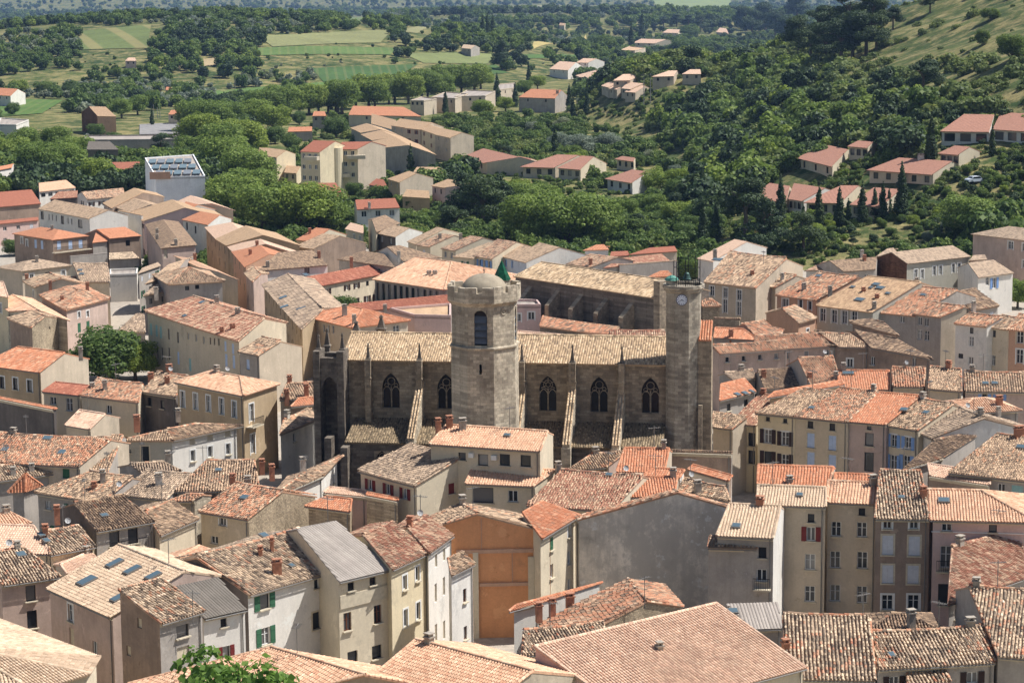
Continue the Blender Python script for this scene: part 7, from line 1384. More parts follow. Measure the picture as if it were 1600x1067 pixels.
house('plain sand grey roof with one white chimney','g',[(-40.84,232.51,7.5),(-35.63,230.14,7.5),(-33.61,234.9,9.05),(-38.52,237.13,9.05)],roof='greybr',wall='gray',chim=[(-36.8,233.56,8.29,1.2,'w',0.8)],bk=0.6)
house('small grey roof below the white string course house','g',[(-39.54,240.39,8),(-35.52,241.38,8),(-37.67,243.01,8.63),(-41.2,242.15,8.63)],roof='greybr',wall='gray',chim=[(-37.29,243.57,8.77,0.8,'g')])
house('wide beige speckled roof with a black flue','g',[(-34.89,231.67,8),(-26.19,232.1,8),(-27.35,238.09,9.81),(-32.4,237.85,9.81)],wall='gray',chim=[(-27.5,233.08,8.32,0.8,'g',0.7)],sky_=[(-30.87,235.87,9.2,0.7,0.6)],ant=[(-32.52,236.43,9.39)],bk=0.6)
house('little gable between the sand grey roof and the red patched one','g',[(-35.28,229.54,7.5),(-32.89,229.6,7.5),(-31.82,230.9,7.88),(-33.69,230.86,7.88)],roof='warm',wall='stone')
house('low tiled aisle in front of the chapel buttresses','s',[(4.2,346.6,6.5),(14.3,337.2,6.5),(16.1,339.7,7.3),(4.8,350.3,7.3)],roof='warm',wall='stone_dark')
house('small grey shed in the dark passage','s',[(-62.5,360.4,4),(-57.9,359.3,4),(-59.2,366.2,5.9),(-60.4,366.5,5.9)],roof='greybr',wall='gray')
house('leftmost yellow apartment block with a low tan roof','g',[(-68.5,632.5,8.9),(-63.7,625.6,8.9),(-61.4,630.8,10.4),(-67.9,640.3,10.4)],roof='tan',wall='yellow',wins=[('f',2.03,7.83,0.9,1.2,'p'),('f',2.03,4.93,0.9,1.2,'p'),('f',2.03,2.03,0.9,1.2,'p'),('f',6.09,7.83,0.9,1.2,'p'),('f',6.09,4.93,0.9,1.2,'p'),('f',6.09,2.03,0.9,1.2,'p')],base=-2.0,name='apartment_block',cat='apartment block')
house('low yellow wing between the left and middle apartment blocks','g',[(-61.5,624.2,4.9),(-57.9,621.4,4.9),(-57.2,626.8,6.3),(-61.3,630,6.3)],roof='tan',wall='yellow',wins=[('f',1.06,3.88,0.9,1.1,'d'),('f',3.19,3.88,0.9,1.1,'d')],base=-2.0,name='apartment_block',cat='apartment block')
house('middle yellow apartment block with corner balconies','g',[(-55.5,607.6,11.9),(-50.2,604.9,11.9),(-46.4,611.7,14.3),(-52.4,614.8,14.3)],roof='red',wall='yellow',wins=[('f',0.93,10.81,0.9,1.2,'p'),('f',0.93,7.91,0.9,1.2,'p'),('f',0.93,5.01,0.9,1.2,'p'),('f',2.78,10.81,0.9,1.2,'p'),('f',2.78,7.91,0.9,1.2,'p'),('f',2.78,5.01,0.9,1.2,'p'),('f',4.64,10.81,0.9,1.2,'p'),('f',4.64,7.91,0.9,1.2,'p'),('f',4.64,5.01,0.9,1.2,'p')],base=-2.0,name='apartment_block',cat='apartment block')
house('right yellow apartment block with a round stair tower','g',[(-47,613.3,11.9),(-40.9,613.7,11.9),(-37.2,619.1,13.5),(-45,618.5,13.5)],roof='red',wall='yellow',wins=[('f',0.97,10.84,0.9,1.2,'p'),('f',0.97,7.94,0.9,1.2,'p'),('f',0.97,5.04,0.9,1.2,'p'),('f',2.91,10.84,0.9,1.2,'p'),('f',2.91,7.94,0.9,1.2,'p'),('f',2.91,5.04,0.9,1.2,'p'),('f',4.84,10.84,0.9,1.2,'p'),('f',4.84,7.94,0.9,1.2,'p'),('f',4.84,5.04,0.9,1.2,'p')],rw='beige',base=-2.0,name='apartment_block',cat='apartment block')
house('farthest of the stepped grey terrace houses','g',[(-52.8,761.4,6.9),(-47.9,738.7,6.9),(-41.1,731.6,8.5),(-47.2,759.7,8.5)],roof='tan',wall='gray',base=-2.01)
house('middle of the stepped grey terrace houses','g',[(-47.6,732.8,6.9),(-42.4,707.1,6.9),(-34.9,698.3,8.6),(-40.8,727.8,8.6)],roof='tan',wall='gray',base=-2.0)
house('nearest stepped terrace house with a big blank grey gable','g',[(-42.2,703.2,7),(-37.9,677.6,7),(-29.3,664.4,8.8),(-34.8,697.1,8.8)],roof='tan',wall='gray',rw='gray',base=-2.0)
house('first house of the beige terrace beside the red school roof','g',[(-39.4,763.1,7.4),(-34.4,753.4,7.4),(-31.3,760.2,9.2),(-36.7,770.8,9.2)],roof='tan',wall='beige',wins=[('f',2.66,6.33,0.9,1.2,'p'),('f',2.66,3.43,0.9,1.2,'p'),('f',7.98,6.33,0.9,1.2,'p'),('f',7.98,3.43,0.9,1.2,'p')],base=-2.01)
house('second house of the beige terrace with a white party wall','g',[(-34.3,751.7,7.4),(-29.1,743.7,7.4),(-25.3,749.3,9.3),(-31.8,759.3,9.3)],roof='tan',wall='beige',wins=[('f',2.32,6.34,0.9,1.2,'dr'),('f',2.32,3.44,0.9,1.2,'dr'),('f',6.96,6.34,0.9,1.2,'dr'),('f',6.96,3.44,0.9,1.2,'dr')],base=-2.01)
house('third house of the beige terrace with a brown door','g',[(-29.2,744.8,7.5),(-23.8,722.7,7.5),(-20.9,726.5,8.6),(-26.1,748.2,8.6)],roof='tan',wall='yellow',wins=[('f',5.6,6.37,0.9,1.2,'dr'),('f',5.6,3.47,0.9,1.2,'dr'),('f',16.8,6.37,0.9,1.2,'dr'),('f',16.8,3.47,0.9,1.2,'dr')],base=-2.01)
house('last house of the beige terrace with a broad plain gable','g',[(-23.7,721.2,7.5),(-18.6,707.1,7.5),(-14.8,710.7,8.9),(-21.9,730.4,8.9)],roof='tan',wall='beige',wins=[('f',3.68,6.38,0.9,1.2,'p'),('f',3.68,3.48,0.9,1.2,'p'),('f',11.05,6.38,0.9,1.2,'p'),('f',11.05,3.48,0.9,1.2,'p')],rw='beige',base=-2.0)
house('sprawling salmon school roof by the avenue of plane trees','g',[(-60.6,866.4,4.2),(-32.7,853.6,4.2),(-40.1,870.4,6.7),(-59.7,879.4,6.7)],roof='orange',wins=[('f',7.6,3.16,0.9,1.1,'d'),('f',22.79,3.16,0.9,1.1,'d')],base=-2.23)
house('pale blue school wing with a sloping roof','s',[(-47.8,794.1,5.9),(-39.1,765.7,5.9),(-38.7,785,7.7),(-49,818.5,7.7)],roof='tan',wall='blue',base=-2.04)
house('nearest white cube house under the avenue','f',[(-40.1,931.2,5.3),(-34.5,928.2,5.3),(-29.8,940.8,5.3),(-36.2,956.6,5.3)],roof='grey',wall='beige',wins=[('f',1.07,4.25,1.0,1.2,'d'),('f',3.2,4.25,1.0,1.2,'d'),('f',5.34,4.25,1.0,1.2,'d')],base=-2.59)
house('second white flat roofed house under the avenue','f',[(-32.2,951.8,5.3),(-22.3,941.3,5.3),(-17.6,973.2,5.3),(-27.4,989.3,5.3)],roof='grey',wall='beige',wins=[('f',2.41,4.15,1.0,1.2,'d'),('f',7.24,4.15,1.0,1.2,'d'),('f',12.06,4.15,1.0,1.2,'d')],base=-2.74)
house('third white flat roofed house with roof beams','f',[(-22.7,956.5,5.2),(-10.2,959.4,5.2),(-6.2,992.7,5.2),(-18.6,1002.1,5.2)],roof='grey',wall='beige',wins=[('f',2.13,4.06,1.0,1.2,'d'),('f',6.4,4.06,1.0,1.2,'d'),('f',10.66,4.06,1.0,1.2,'d')],base=-2.81)
house('farthest white flat roofed house beside the cypresses','f',[(-6.5,1008.1,4.6),(2.6,1030.3,4.6),(2.3,1069.1,4.6),(-5.4,1057.6,4.6)],roof='grey',wall='beige',wins=[('f',3.99,3.47,1.0,1.2,'d'),('f',11.96,3.47,1.0,1.2,'d'),('f',19.93,3.47,1.0,1.2,'d')],base=-3.57)
house('low orange roof between plane trees','s',[(-76.5,794,3.4),(-68.2,795.4,3.4),(-68.6,799.6,4.7),(-76.5,798.3,4.7)],roof='orange',wall='gray',base=-2.05)
house('small grey house with an orange roof behind the avenue trees','g',[(-73,852.6,4.8),(-67.7,851.9,4.8),(-68.7,856.9,6.2),(-72.7,857.4,6.2)],roof='orange',wall='gray',wins=[('f',1.27,3.7,0.9,1.1,'d'),('f',3.8,3.7,0.9,1.1,'d')],base=-2.18)
house('lone grey stone hut in the fields','g',[(-28.9,1393.4,8.4),(-23.1,1379.3,8.4),(-20.4,1387.9,10.1),(-27.7,1405.7,10.1)],roof='pale',wall='gray',wins=[('f',3.74,7.36,0.9,1.1,'d'),('f',11.22,7.36,0.9,1.1,'d')],base=1.73)
house('upper storey block of the villa on the cliff','g',[(157.3,2387.6,-16),(171.9,2367.8,-16),(175.2,2381.3,-12.8),(163.3,2397.4,-12.8)],roof='pink',wins=[('f',4.05,-17.12,1.2,1.2,'d'),('f',12.16,-17.12,1.2,1.2,'d'),('f',20.27,-17.12,1.2,1.2,'d')],base=-23.15)
house('long low villa on the cliff top','g',[(104.9,1976.5,-10.9),(122.6,1956.8,-10.9),(132.6,1961.1,-7.8),(112.6,1983.5,-7.8)],roof='pink',wins=[('f',6.53,-11.98,2.2,1.2,'d'),('f',19.58,-11.98,2.2,1.2,'d')],base=-18.03)
house('flat terrace block left of the cliff villa','f',[(74.8,1578,-1.3),(84.9,1570.1,-1.3),(94.7,1614.6,-1.3),(85.3,1647.3,-1.3)],roof='tan',wall='beige',wins=[('f',2.13,-2.47,0.8,1.3,'d'),('f',6.4,-2.47,0.8,1.3,'d'),('f',10.67,-2.47,0.8,1.3,'d')],base=-9.3)
house('small house half hidden by pines on the hill top','g',[(214.8,2412.7,-16.6),(222.7,2357.4,-16.6),(225.7,2417,-13.2),(221.5,2446,-13.2)],roof='pink',wall='gray',wins=[('f',13.88,-17.68,0.9,1.1,'d'),('f',41.65,-17.68,0.9,1.1,'d')],base=-23.63)
house('white tower like house below the cliff','g',[(38.7,1345.5,1.4),(45.3,1339.9,1.4),(50.4,1344.8,3.5),(43,1351,3.5)],roof='pink',wall='white',wins=[('f',2.1,0.45,1,1,'d'),('f',6.29,0.45,1,1,'d')],base=-8.66)
house('left big roof of the hamlet below the cliff','g',[(33.8,1191,1.7),(37.8,1149.1,1.7),(49.4,1131.5,4.7),(44.3,1184.6,4.7)],roof='pink',wall='beige',wins=[('f',10.43,0.66,0.9,1.1,'d'),('f',31.3,0.66,0.9,1.1,'d')],base=-6.33)
house('right big roof of the hamlet below the cliff','g',[(38.9,873.2,15.7),(45.3,874.5,15.7),(50.8,882.6,17.7),(43.1,881,17.7)],roof='pink',wall='beige',wins=[('f',1.56,14.61,0.9,1.1,'d'),('f',4.68,14.61,0.9,1.1,'d')],base=8.11)
house('first low roof in front of the hamlet','g',[(35.1,890.3,12.9),(37.3,878.4,12.9),(41.1,884.4,14.3),(38.9,896.6,14.3)],roof='pink',wall='beige',wins=[('f',2.96,11.81,0.9,1.1,'d'),('f',8.87,11.81,0.9,1.1,'d')],base=6.9)
house('second low roof in front of the hamlet','g',[(37.5,878.3,12.5),(40.2,871.1,12.5),(43.8,877.1,14.2),(41.3,883.9,14.2)],roof='pink',wall='beige',wins=[('f',1.84,11.5,0.9,1.1,'d'),('f',5.51,11.5,0.9,1.1,'d')],base=6.62)
house('third low roof in front of the hamlet','g',[(41.8,869,13),(44.8,863,13),(50,867.2,14.9),(45,877.3,14.9)],roof='pink',wall='beige',wins=[('f',1.61,11.91,0.9,1.1,'d'),('f',4.82,11.91,0.9,1.1,'d')],base=7.17)
house('nearest low roof in front of the hamlet','g',[(42.9,863.3,12),(46.4,858.4,12),(50.6,864.5,14.1),(46.4,870.4,14.1)],roof='pink',wall='beige',wins=[('f',1.42,10.98,0.9,1.1,'d'),('f',4.26,10.98,0.9,1.1,'d')],base=6.24)
house('wide gabled house at the foot of the quarry','g',[(52.8,862.3,17.6),(61.2,864.5,17.6),(63,871.3,19.4),(59.7,870.4,19.4)],roof='pink',wall='beige',wins=[('f',2.1,16.55,0.9,1.1,'d'),('f',6.31,16.55,0.9,1.1,'d')],base=11.0)
house('last low house of the hamlet below the dark rock','g',[(64.2,864,18.4),(71.3,862.8,18.4),(71.4,867.9,19.9),(67.6,868.6,19.9)],roof='pink',wall='beige',wins=[('f',1.73,17.36,0.9,1.1,'d'),('f',5.18,17.36,0.9,1.1,'d')],base=12.14)
house('pale pink shed roof left of the white tower like house','g',[(22.6,1321.1,-1.1),(32.7,1303.5,-1.1),(37.8,1319.5,2.6),(28.8,1335.3,2.6)],roof='pink',wall='white',wins=[('f',5.0,-2.18,0.9,1.1,'d'),('f',15.0,-2.18,0.9,1.1,'d')],base=-8.47)
house('grey house with a fresh orange roof among trees','g',[(3.5,948.4,5.3),(18.2,937.2,5.3),(21.1,947,8.2),(8.7,956.5,8.2)],roof='orange',wall='gray',wins=[('f',4.55,4.23,0.9,1.1,'d'),('f',13.66,4.23,0.9,1.1,'d')],chim=[(19.37,942.81,6.84,1.5,'g',1.2)],base=-2.71)
house('salmon villa roof beside the tall cypress','g',[(2.6,654.1,3.2),(12.1,650,3.2),(19.5,657.6,6.1),(13.4,660.2,6.1)],roof='salmon',wins=[('f',1.67,1.93,1.4,1.5,'d'),('f',5.01,1.93,1.4,1.5,'d'),('f',8.35,1.93,1.4,1.5,'d')],ov=0.8,base=-2.0)
house('second salmon villa roof right of the tall cypress','g',[(13,649.2,3.2),(19.3,643.3,3.2),(23.6,652.6,6.1),(20.3,655.6,6.1)],roof='salmon',wins=[('f',1.38,1.91,1.4,1.5,'d'),('f',4.14,1.91,1.4,1.5,'d'),('f',6.9,1.91,1.4,1.5,'d')],ov=0.8,base=-2.0)
house('salmon villa roof with a sunlit white gable','g',[(25.2,617.2,3.1),(31.6,605,3.1),(36.5,611.8,5.4),(32.8,618.9,5.4)],roof='salmon',wall='white',wins=[('f',2.26,1.87,1.4,1.5,'d'),('f',6.77,1.87,1.4,1.5,'d'),('f',11.28,1.87,1.4,1.5,'d')],ov=0.8,base=-2.0)
house('small salmon roof peeping behind trees','g',[(30.6,677.8,3.1),(35.7,668.8,3.1),(36.3,672.9,3.9),(33,678.8,3.9)],roof='salmon',wins=[('f',1.67,1.89,1.4,1.5,'d'),('f',5.01,1.89,1.4,1.5,'d'),('f',8.34,1.89,1.4,1.5,'d')],ov=0.8,base=-2.0)
house('salmon roof left of the villa by the cypress','g',[(0.9,664.8,3.2),(3.3,659.1,3.2),(6.1,664.8,4.6),(2.4,673.5,4.6)],roof='salmon',wins=[('f',0.98,1.92,1.4,1.5,'d'),('f',2.93,1.92,1.4,1.5,'d'),('f',4.89,1.92,1.4,1.5,'d')],ov=0.8,base=-2.0)
house('salmon villa roof right of the beige terrace','g',[(-14.8,687.5,3.2),(-7.9,667.3,3.2),(2.7,659.8,5.5),(-8.1,691.5,5.5)],roof='salmon',wins=[('f',3.51,1.94,1.4,1.5,'d'),('f',10.52,1.94,1.4,1.5,'d'),('f',17.53,1.94,1.4,1.5,'d')],ov=0.8,base=-2.0)
house('salmon roof crossed by a cypress shadow','g',[(67.1,540.6,14.9),(72.2,518.1,14.9),(78,532.7,17.5),(74.6,547.6,17.5)],roof='salmon',wins=[('f',3.79,13.63,1.4,1.5,'d'),('f',11.38,13.63,1.4,1.5,'d'),('f',18.97,13.63,1.4,1.5,'d')],ov=0.8,base=9.85)
house('large salmon villa with a roof turret','g',[(78.5,507.6,15),(90.6,495.3,15),(96.1,500.9,17.4),(86.2,510.9,17.4)],roof='salmon',wins=[('f',1.7,13.82,1.3,1.4,'d'),('f',5.09,13.82,1.3,1.4,'d'),('f',8.48,13.82,1.3,1.4,'d'),('f',11.87,13.82,1.3,1.4,'d'),('f',15.27,13.82,1.3,1.4,'d')],chim=[(90.27,506.5,17.32,1.2,'w',1.6)],ov=0.8,base=9.9)
house('upper right salmon villa with a shaded porch','g',[(97,520.6,22.4),(107.3,516.9,22.4),(110.5,527.1,25.6),(104.1,529.5,25.6)],roof='salmon',wall='white',wins=[('f',1.78,21.01,2.4,1.8,'d'),('f',5.33,21.01,2.4,1.8,'d'),('f',8.88,21.01,2.4,1.8,'d')],ov=0.8,base=17.06)
house('salmon villa cut by the right edge','g',[(108,516.8,23),(115.1,508.4,23),(118,520.9,26.1),(112.2,527.7,26.1)],roof='salmon',wall='white',wins=[('f',1.78,21.58,2.4,1.8,'d'),('f',5.33,21.58,2.4,1.8,'d'),('f',8.88,21.58,2.4,1.8,'d')],ov=0.8,base=17.86)
house('small salmon roof above the roof turret villa','g',[(93.8,505.8,18.7),(97.2,501.1,18.7),(100.6,504.5,20.2),(98,508.1,20.2)],roof='salmon',wins=[('f',0.92,17.5,1.4,1.5,'d'),('f',2.76,17.5,1.4,1.5,'d'),('f',4.6,17.5,1.4,1.5,'d')],ov=0.8,base=13.74)
house('sliver of salmon roof right of the cypress','g',[(77.3,529.1,18.5),(81,524,18.5),(83,527.7,19.6),(80.2,531.6,19.6)],roof='salmon',wins=[('f',1.01,17.23,1.4,1.5,'d'),('f',3.02,17.23,1.4,1.5,'d'),('f',5.03,17.23,1.4,1.5,'d')],ov=0.8,base=13.21)
house('lower left salmon villa behind the cypress row','g',[(53.9,513.1,8.6),(60,500.8,8.6),(62.4,513.9,11),(58.7,521.3,11)],roof='salmon',wins=[('f',2.24,7.34,1.4,1.5,'d'),('f',6.71,7.34,1.4,1.5,'d'),('f',11.19,7.34,1.4,1.5,'d')],ov=0.8,base=3.31)
house('salmon villa with a white verge behind the cypress row','g',[(60.8,503.3,9.2),(63.1,498.5,9.2),(69,504.1,11.5),(63.5,515.2,11.5)],roof='salmon',wall='white',wins=[('f',0.84,7.92,1.4,1.5,'d'),('f',2.51,7.92,1.4,1.5,'d'),('f',4.19,7.92,1.4,1.5,'d')],ov=0.8,base=4.1)
house('middle salmon villa behind the cypress row','g',[(63,494.3,9.3),(70.6,492.6,9.3),(75.9,501.4,12.2),(72.2,502.2,12.2)],roof='salmon',wins=[('f',1.25,8.04,1.4,1.5,'d'),('f',3.75,8.04,1.4,1.5,'d'),('f',6.25,8.04,1.4,1.5,'d')],ov=0.8,base=3.98)
house('right salmon villa behind the cypress row','g',[(72.1,488.9,9.4),(77.8,483.4,9.4),(83.4,491.6,12.3),(78.5,496.3,12.3)],roof='salmon',wins=[('f',1.26,8.14,1.4,1.5,'d'),('f',3.78,8.14,1.4,1.5,'d'),('f',6.3,8.14,1.4,1.5,'d')],ov=0.8,base=4.35)
house('brick barn with a tan roof in the trees','g',[(-148.5,831.8,6.8),(-141.3,829.1,6.8),(-147.1,840.9,9.6),(-153.6,843.4,9.6)],roof='tan',wall='terra',lw='stone_red',base=-2.12)
house('long grey flat roofed hall beyond the plane trees','f',[(-137.6,741.9,5),(-105.1,741.7,5),(-107.8,761.1,5),(-140.6,761.2,5)],roof='grey',wall='gray',base=-2.0)
house('dark slate roofed house in front of the grey hall','g',[(-122.9,668.4,8),(-113.4,667.4,8),(-117,674.1,9.9),(-123.4,674.8,9.9)],roof='darkgrey',wall='brown',base=-2.0)
house('red shed roof left of the white modern block','s',[(-113.1,648.8,3.9),(-104.7,650.1,3.9),(-105.5,655.5,5.5),(-114,654.2,5.5)],roof='red',wall='brown',base=-2.0)
house('small pink cottage on the wooded slope','g',[(-206.4,1245.2,8.8),(-200.1,1243.9,8.8),(-201.7,1249.4,10.3),(-205.5,1250.2,10.3)],roof='pink',wall='rose',wins=[('f',1.51,7.73,0.9,1.1,'d'),('f',4.54,7.73,0.9,1.1,'d')],base=2.8)
house('orange roof at the far left edge','g',[(-228,1028,3.5),(-220.4,1020.6,3.5),(-219.1,1030.8,6),(-231.3,1042.7,6)],roof='orange',wall='white',wins=[('f',2.57,2.46,0.9,1.1,'d'),('f',7.7,2.46,0.9,1.1,'d')],base=-3.52)
house('white flat roofed building at the left edge','f',[(-178.8,803.9,5.9),(-171.4,801.4,5.9),(-172.2,826.6,5.9),(-184.9,838.6,5.9)],roof='grey',wall='white',base=-2.06)
house('small orange roof behind the parking ground','g',[(-131.2,886.5,3.6),(-125.8,885.8,3.6),(-127.8,890.7,5),(-130.6,891.1,5)],roof='orange',wins=[('f',1.28,2.56,0.9,1.1,'d'),('f',3.85,2.56,0.9,1.1,'d')],base=-2.32)
house('tiny orange roof at the edge of the vineyard','g',[(-162.3,1091,1.6),(-158.9,1090.5,1.6),(-159.9,1094.8,2.8),(-162.5,1095.2,2.8)],roof='orange',wins=[('f',0.79,0.54,0.9,1.1,'d'),('f',2.36,0.54,0.9,1.1,'d')],base=-4.36)
house('beige block left of the yellow apartments','g',[(-70.5,641,7.9),(-66.3,637.3,7.9),(-66.2,645.4,9.7),(-70.7,649.4,9.7)],roof='tan',wall='beige',wins=[('f',1.33,6.8,0.9,1.2,'p'),('f',1.33,3.9,0.9,1.2,'p'),('f',3.98,6.8,0.9,1.2,'p'),('f',3.98,3.9,0.9,1.2,'p')],base=-2.0)
house('tiny cream tower house by the far track','g',[(53.3,2489,-10.5),(58.7,2475.1,-10.5),(60.2,2490.1,-8.5),(54.6,2504.5,-8.5)],roof='tan',wins=[('f',3.65,-11.58,0.9,1.1,'d'),('f',10.94,-11.58,0.9,1.1,'d')],base=-18.42)
# ---------------------------------------------------------------- the collegiate church
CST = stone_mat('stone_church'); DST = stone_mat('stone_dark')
CO, CU = Vector(CHURCH[0]), Vector(CHURCH[1]); CN = Vector((-CU.y, CU.x, 0))      # origin on the nave wall (z=0), along the wall, into the nave
def cp(u, v, z): return CO + CU * u + CN * v + Vector((0, 0, z))
ZE = CHURCH[2]; ZA = 10.5      # nave eave and top of the aisle roof
church = empty('church', cp(0, 0, 0)); tag(church, 'long gothic stone church with flying buttresses and lichen yellow roof', 'church')
cinv = Matrix.Translation(-cp(0, 0, 0))
def cpart(mb, name, mats, parent=None):
    o = mb.build(name, mats, parent or church)
    if parent is None: o.matrix_parent_inverse = cinv
    return o
U0, U1 = CHURCH[3], CHURCH[4]; PIL = CHURCH[5]; WIN = CHURCH[6]; FLY = CHURCH[7]
NW = 11.0      # nave width
mbw = MB(); holes = [(u - U0 - 1.0, u - U0 + 1.0, 11.7, 15.7) for u in WIN]
a, b_ = cp(U0, 0, 0), cp(U1, 0, 0)
wall_with_holes(mbw, a, b_, 0, ZE, holes, .55)
for (p, q) in ((cp(U1, 0, 0), cp(U1, NW, 0)), (cp(U1, NW, 0), cp(U0, NW, 0)), (cp(U0, NW, 0), cp(U0, 0, 0))):
    mbw.face((p, q, q + Vector((0, 0, ZE)), p + Vector((0, 0, ZE))))
RS = .36; zrn = ZE + RS * NW / 2
for u in (U0, U1): mbw.face((cp(u, 0, ZE), cp(u, NW, ZE), cp(u, NW / 2, zrn)))
cpart(mbw, 'nave_wall', (CST,))
mc = MB(); mc.prism([cp(U0, -.25, ZE - .5), cp(U1, -.25, ZE - .5), cp(U1, .02, ZE - .5), cp(U0, .02, ZE - .5)], (0, 0, .42)); cpart(mc, 'cornice', (CST,))
pl = [cp(U0 - .3, -.5, ZE - RS * .5 + .1), cp(U1 + .2, -.5, ZE - RS * .5 + .1), cp(U1 + .2, NW / 2, zrn + .1), cp(U0 - .3, NW / 2, zrn + .1)]
pl2 = [cp(U1 + .2, NW + .5, ZE - RS * .5 + .1), cp(U0 - .3, NW + .5, ZE - RS * .5 + .1), cp(U0 - .3, NW / 2, zrn + .1), cp(U1 + .2, NW / 2, zrn + .1)]
ro = roof_slab([pl, pl2], 'church', False, church, 'nave_roof'); ro.matrix_parent_inverse = cinv
out = []; tile_plane(pl, 'church', .28, .42, 4, 5, out); ridge_tiles(pl[3], pl[2], 'church', out, .17); flush_tiles(out, 'tiles', ro)
def arch_pts(w, h, n=7, pointed=True):
    """outline of a pointed arch of width w springing so that its apex is at h"""
    r = w if pointed else w / 2; pts = []
    if pointed:
        zs = h - w * .866
        for i in range(n + 1): t = math.pi - (math.pi / 3) * i / n; pts.append((w / 2 + w * math.cos(t), zs + w * math.sin(t)))
        pts += [(-x, z) for x, z in pts[-2::-1]]
    else:
        zs = h - w / 2
        for i in range(2 * n + 1): t = math.pi - math.pi * i / (2 * n); pts.append((w / 2 * math.cos(t), zs + w / 2 * math.sin(t)))
    return pts, zs
def spandrels(mb, M, w, h, depth=.0, pointed=True, m=0, th=.5):
    pts, zs = arch_pts(w, h, pointed=pointed); k = len(pts) // 2
    L_ = pts[:k + 1]; mb.face([M(-w / 2, depth, h)] + [M(x, depth, z) for x, z in L_], m)
    R__ = pts[k:]; mb.face([M(w / 2, depth, h)] + [M(x, depth, z) for x, z in R__[::-1]][::-1], m)
    for i in range(len(pts) - 1): mb.face((M(*_x(pts[i], depth)), M(*_x(pts[i + 1], depth)), M(*_x(pts[i + 1], depth + th)), M(*_x(pts[i], depth + th))), m)
def _x(p, d): return (p[0], d, p[1])
def gothic_window(parent, M, w, h, inv, mats=(None,), kind=0):
    tr = MB(); spandrels(tr, M, w, h, 0.0)
    tr.tube(M(0, .3, 0), M(0, .3, h * .62), .09, 5); _, zs = arch_pts(w, h)
    for s in (-1, 1):
        q, _ = arch_pts(w / 2, h * .62, 5)
        for i in range(len(q) - 1): tr.tube(M(s * w / 4 + q[i][0], .3, q[i][1]), M(s * w / 4 + q[i + 1][0], .3, q[i + 1][1]), .06, 4)
        tr.tube(M(s * (w / 2 - .04), .3, 0), M(s * (w / 2 - .04), .3, zs), .06, 4)
    ring = [(0, h * .76, w * .21), (-w * .27, h * .64, w * .11), (w * .27, h * .64, w * .11)]
    if kind: ring = [(0, h * .74, w * .26), (0, h * .74, w * .13)]
    for cx_, cz_, r_ in ring:
        for i in range(12):
            t0, t1 = 2 * math.pi * i / 12, 2 * math.pi * (i + 1) / 12
            tr.tube(M(cx_ + r_ * math.cos(t0), .3, cz_ + r_ * math.sin(t0)), M(cx_ + r_ * math.cos(t1), .3, cz_ + r_ * math.sin(t1)), .05, 4)
    if kind:
        for i in range(6): t = math.pi / 6 + math.pi * i / 3; tr.tube(M(w * .13 * math.cos(t), .3, h * .74 + w * .13 * math.sin(t)), M(w * .45 * math.cos(t), .3, h * .74 + w * .4 * math.sin(t)), .05, 4)
    o = tr.build('window', (CST,), parent); o.matrix_parent_inverse = inv
    pn = MB(); pn.face((M(-w / 2, .5, 0), M(w / 2, .5, 0), M(w / 2, .5, h), M(-w / 2, .5, h))); pn.build('pane', (DGLASS,), o)
    return o
for k, u in enumerate(WIN):
    gothic_window(church, lambda x, y, z, u=u: cp(u + x, y, 11.7 + z), 2.0, 4.0, cinv, kind=(1 if k == 2 else 0))
def pinnacle(mb, u, v, z, h, w):
    c = cp(u, v, z); a0 = math.atan2(CU.y, CU.x) + math.pi / 4
    mb.lathe([(w * .78, 0), (w * .78, .12), (w * .55, .2), (w * .22, h * .7), (w * .16, h * .74), (w * .3, h * .8), (w * .22, h * .9), (.02, h)], c, 4, 0, a0)
for u, w_, d_, ph in PIL:
    mb = MB(); P = [cp(u - w_ / 2, -d_, 0), cp(u + w_ / 2, -d_, 0), cp(u + w_ / 2, .05, 0), cp(u - w_ / 2, .05, 0)]
    mb.prism(P, (0, 0, ZE + .1))
    mb.prism([cp(u - w_ / 2 - .08, -d_ - .08, 15.2), cp(u + w_ / 2 + .08, -d_ - .08, 15.2), cp(u + w_ / 2 + .08, .05, 15.2), cp(u - w_ / 2 - .08, .05, 15.2)], (0, 0, .14))
    o = cpart(mb, 'buttress', (CST,)); m2 = MB(); pinnacle(m2, u, -d_ / 2, ZE + .1, ph, w_ * .75); m2.build('pinnacle', (DST,), o)
stone_sunlit = stone_mat('stone')  # paler stone puts sunlight into the flying buttress colour
for u, zt_, z2, ln in FLY:
    mb = MB(); w_ = .8
    prof = [(0, zt_), (-ln, z2), (-ln, z2 - 1.1)]
    for i in range(7): t = i / 6; prof.append((-ln + .9 + (ln - .9) * math.sin(t * math.pi / 2), z2 - 1.1 + (zt_ - z2 - .9) * (1 - math.cos(t * math.pi / 2)) ** .8))
    mb.prism([cp(u - w_ / 2, v, z) for v, z in prof], CU * w_)
    mb.prism([cp(u - w_ / 2 - .1, -ln - .2, 0), cp(u + w_ / 2 + .1, -ln - .2, 0), cp(u + w_ / 2 + .1, -ln + 1.0, 0), cp(u - w_ / 2 - .1, -ln + 1.0, 0)], (0, 0, z2 - .4))
    o = cpart(mb, 'flying_buttress', (stone_sunlit,)); out = []
    tile_plane([cp(u - w_ / 2 - .08, -ln - .1, z2 + .03), cp(u + w_ / 2 + .08, -ln - .1, z2 + .03), cp(u + w_ / 2 + .08, 0, zt_ + .03), cp(u - w_ / 2 - .08, 0, zt_ + .03)], 'church', .28, .42, 4, 9, out); flush_tiles(out, 'tiles', o)
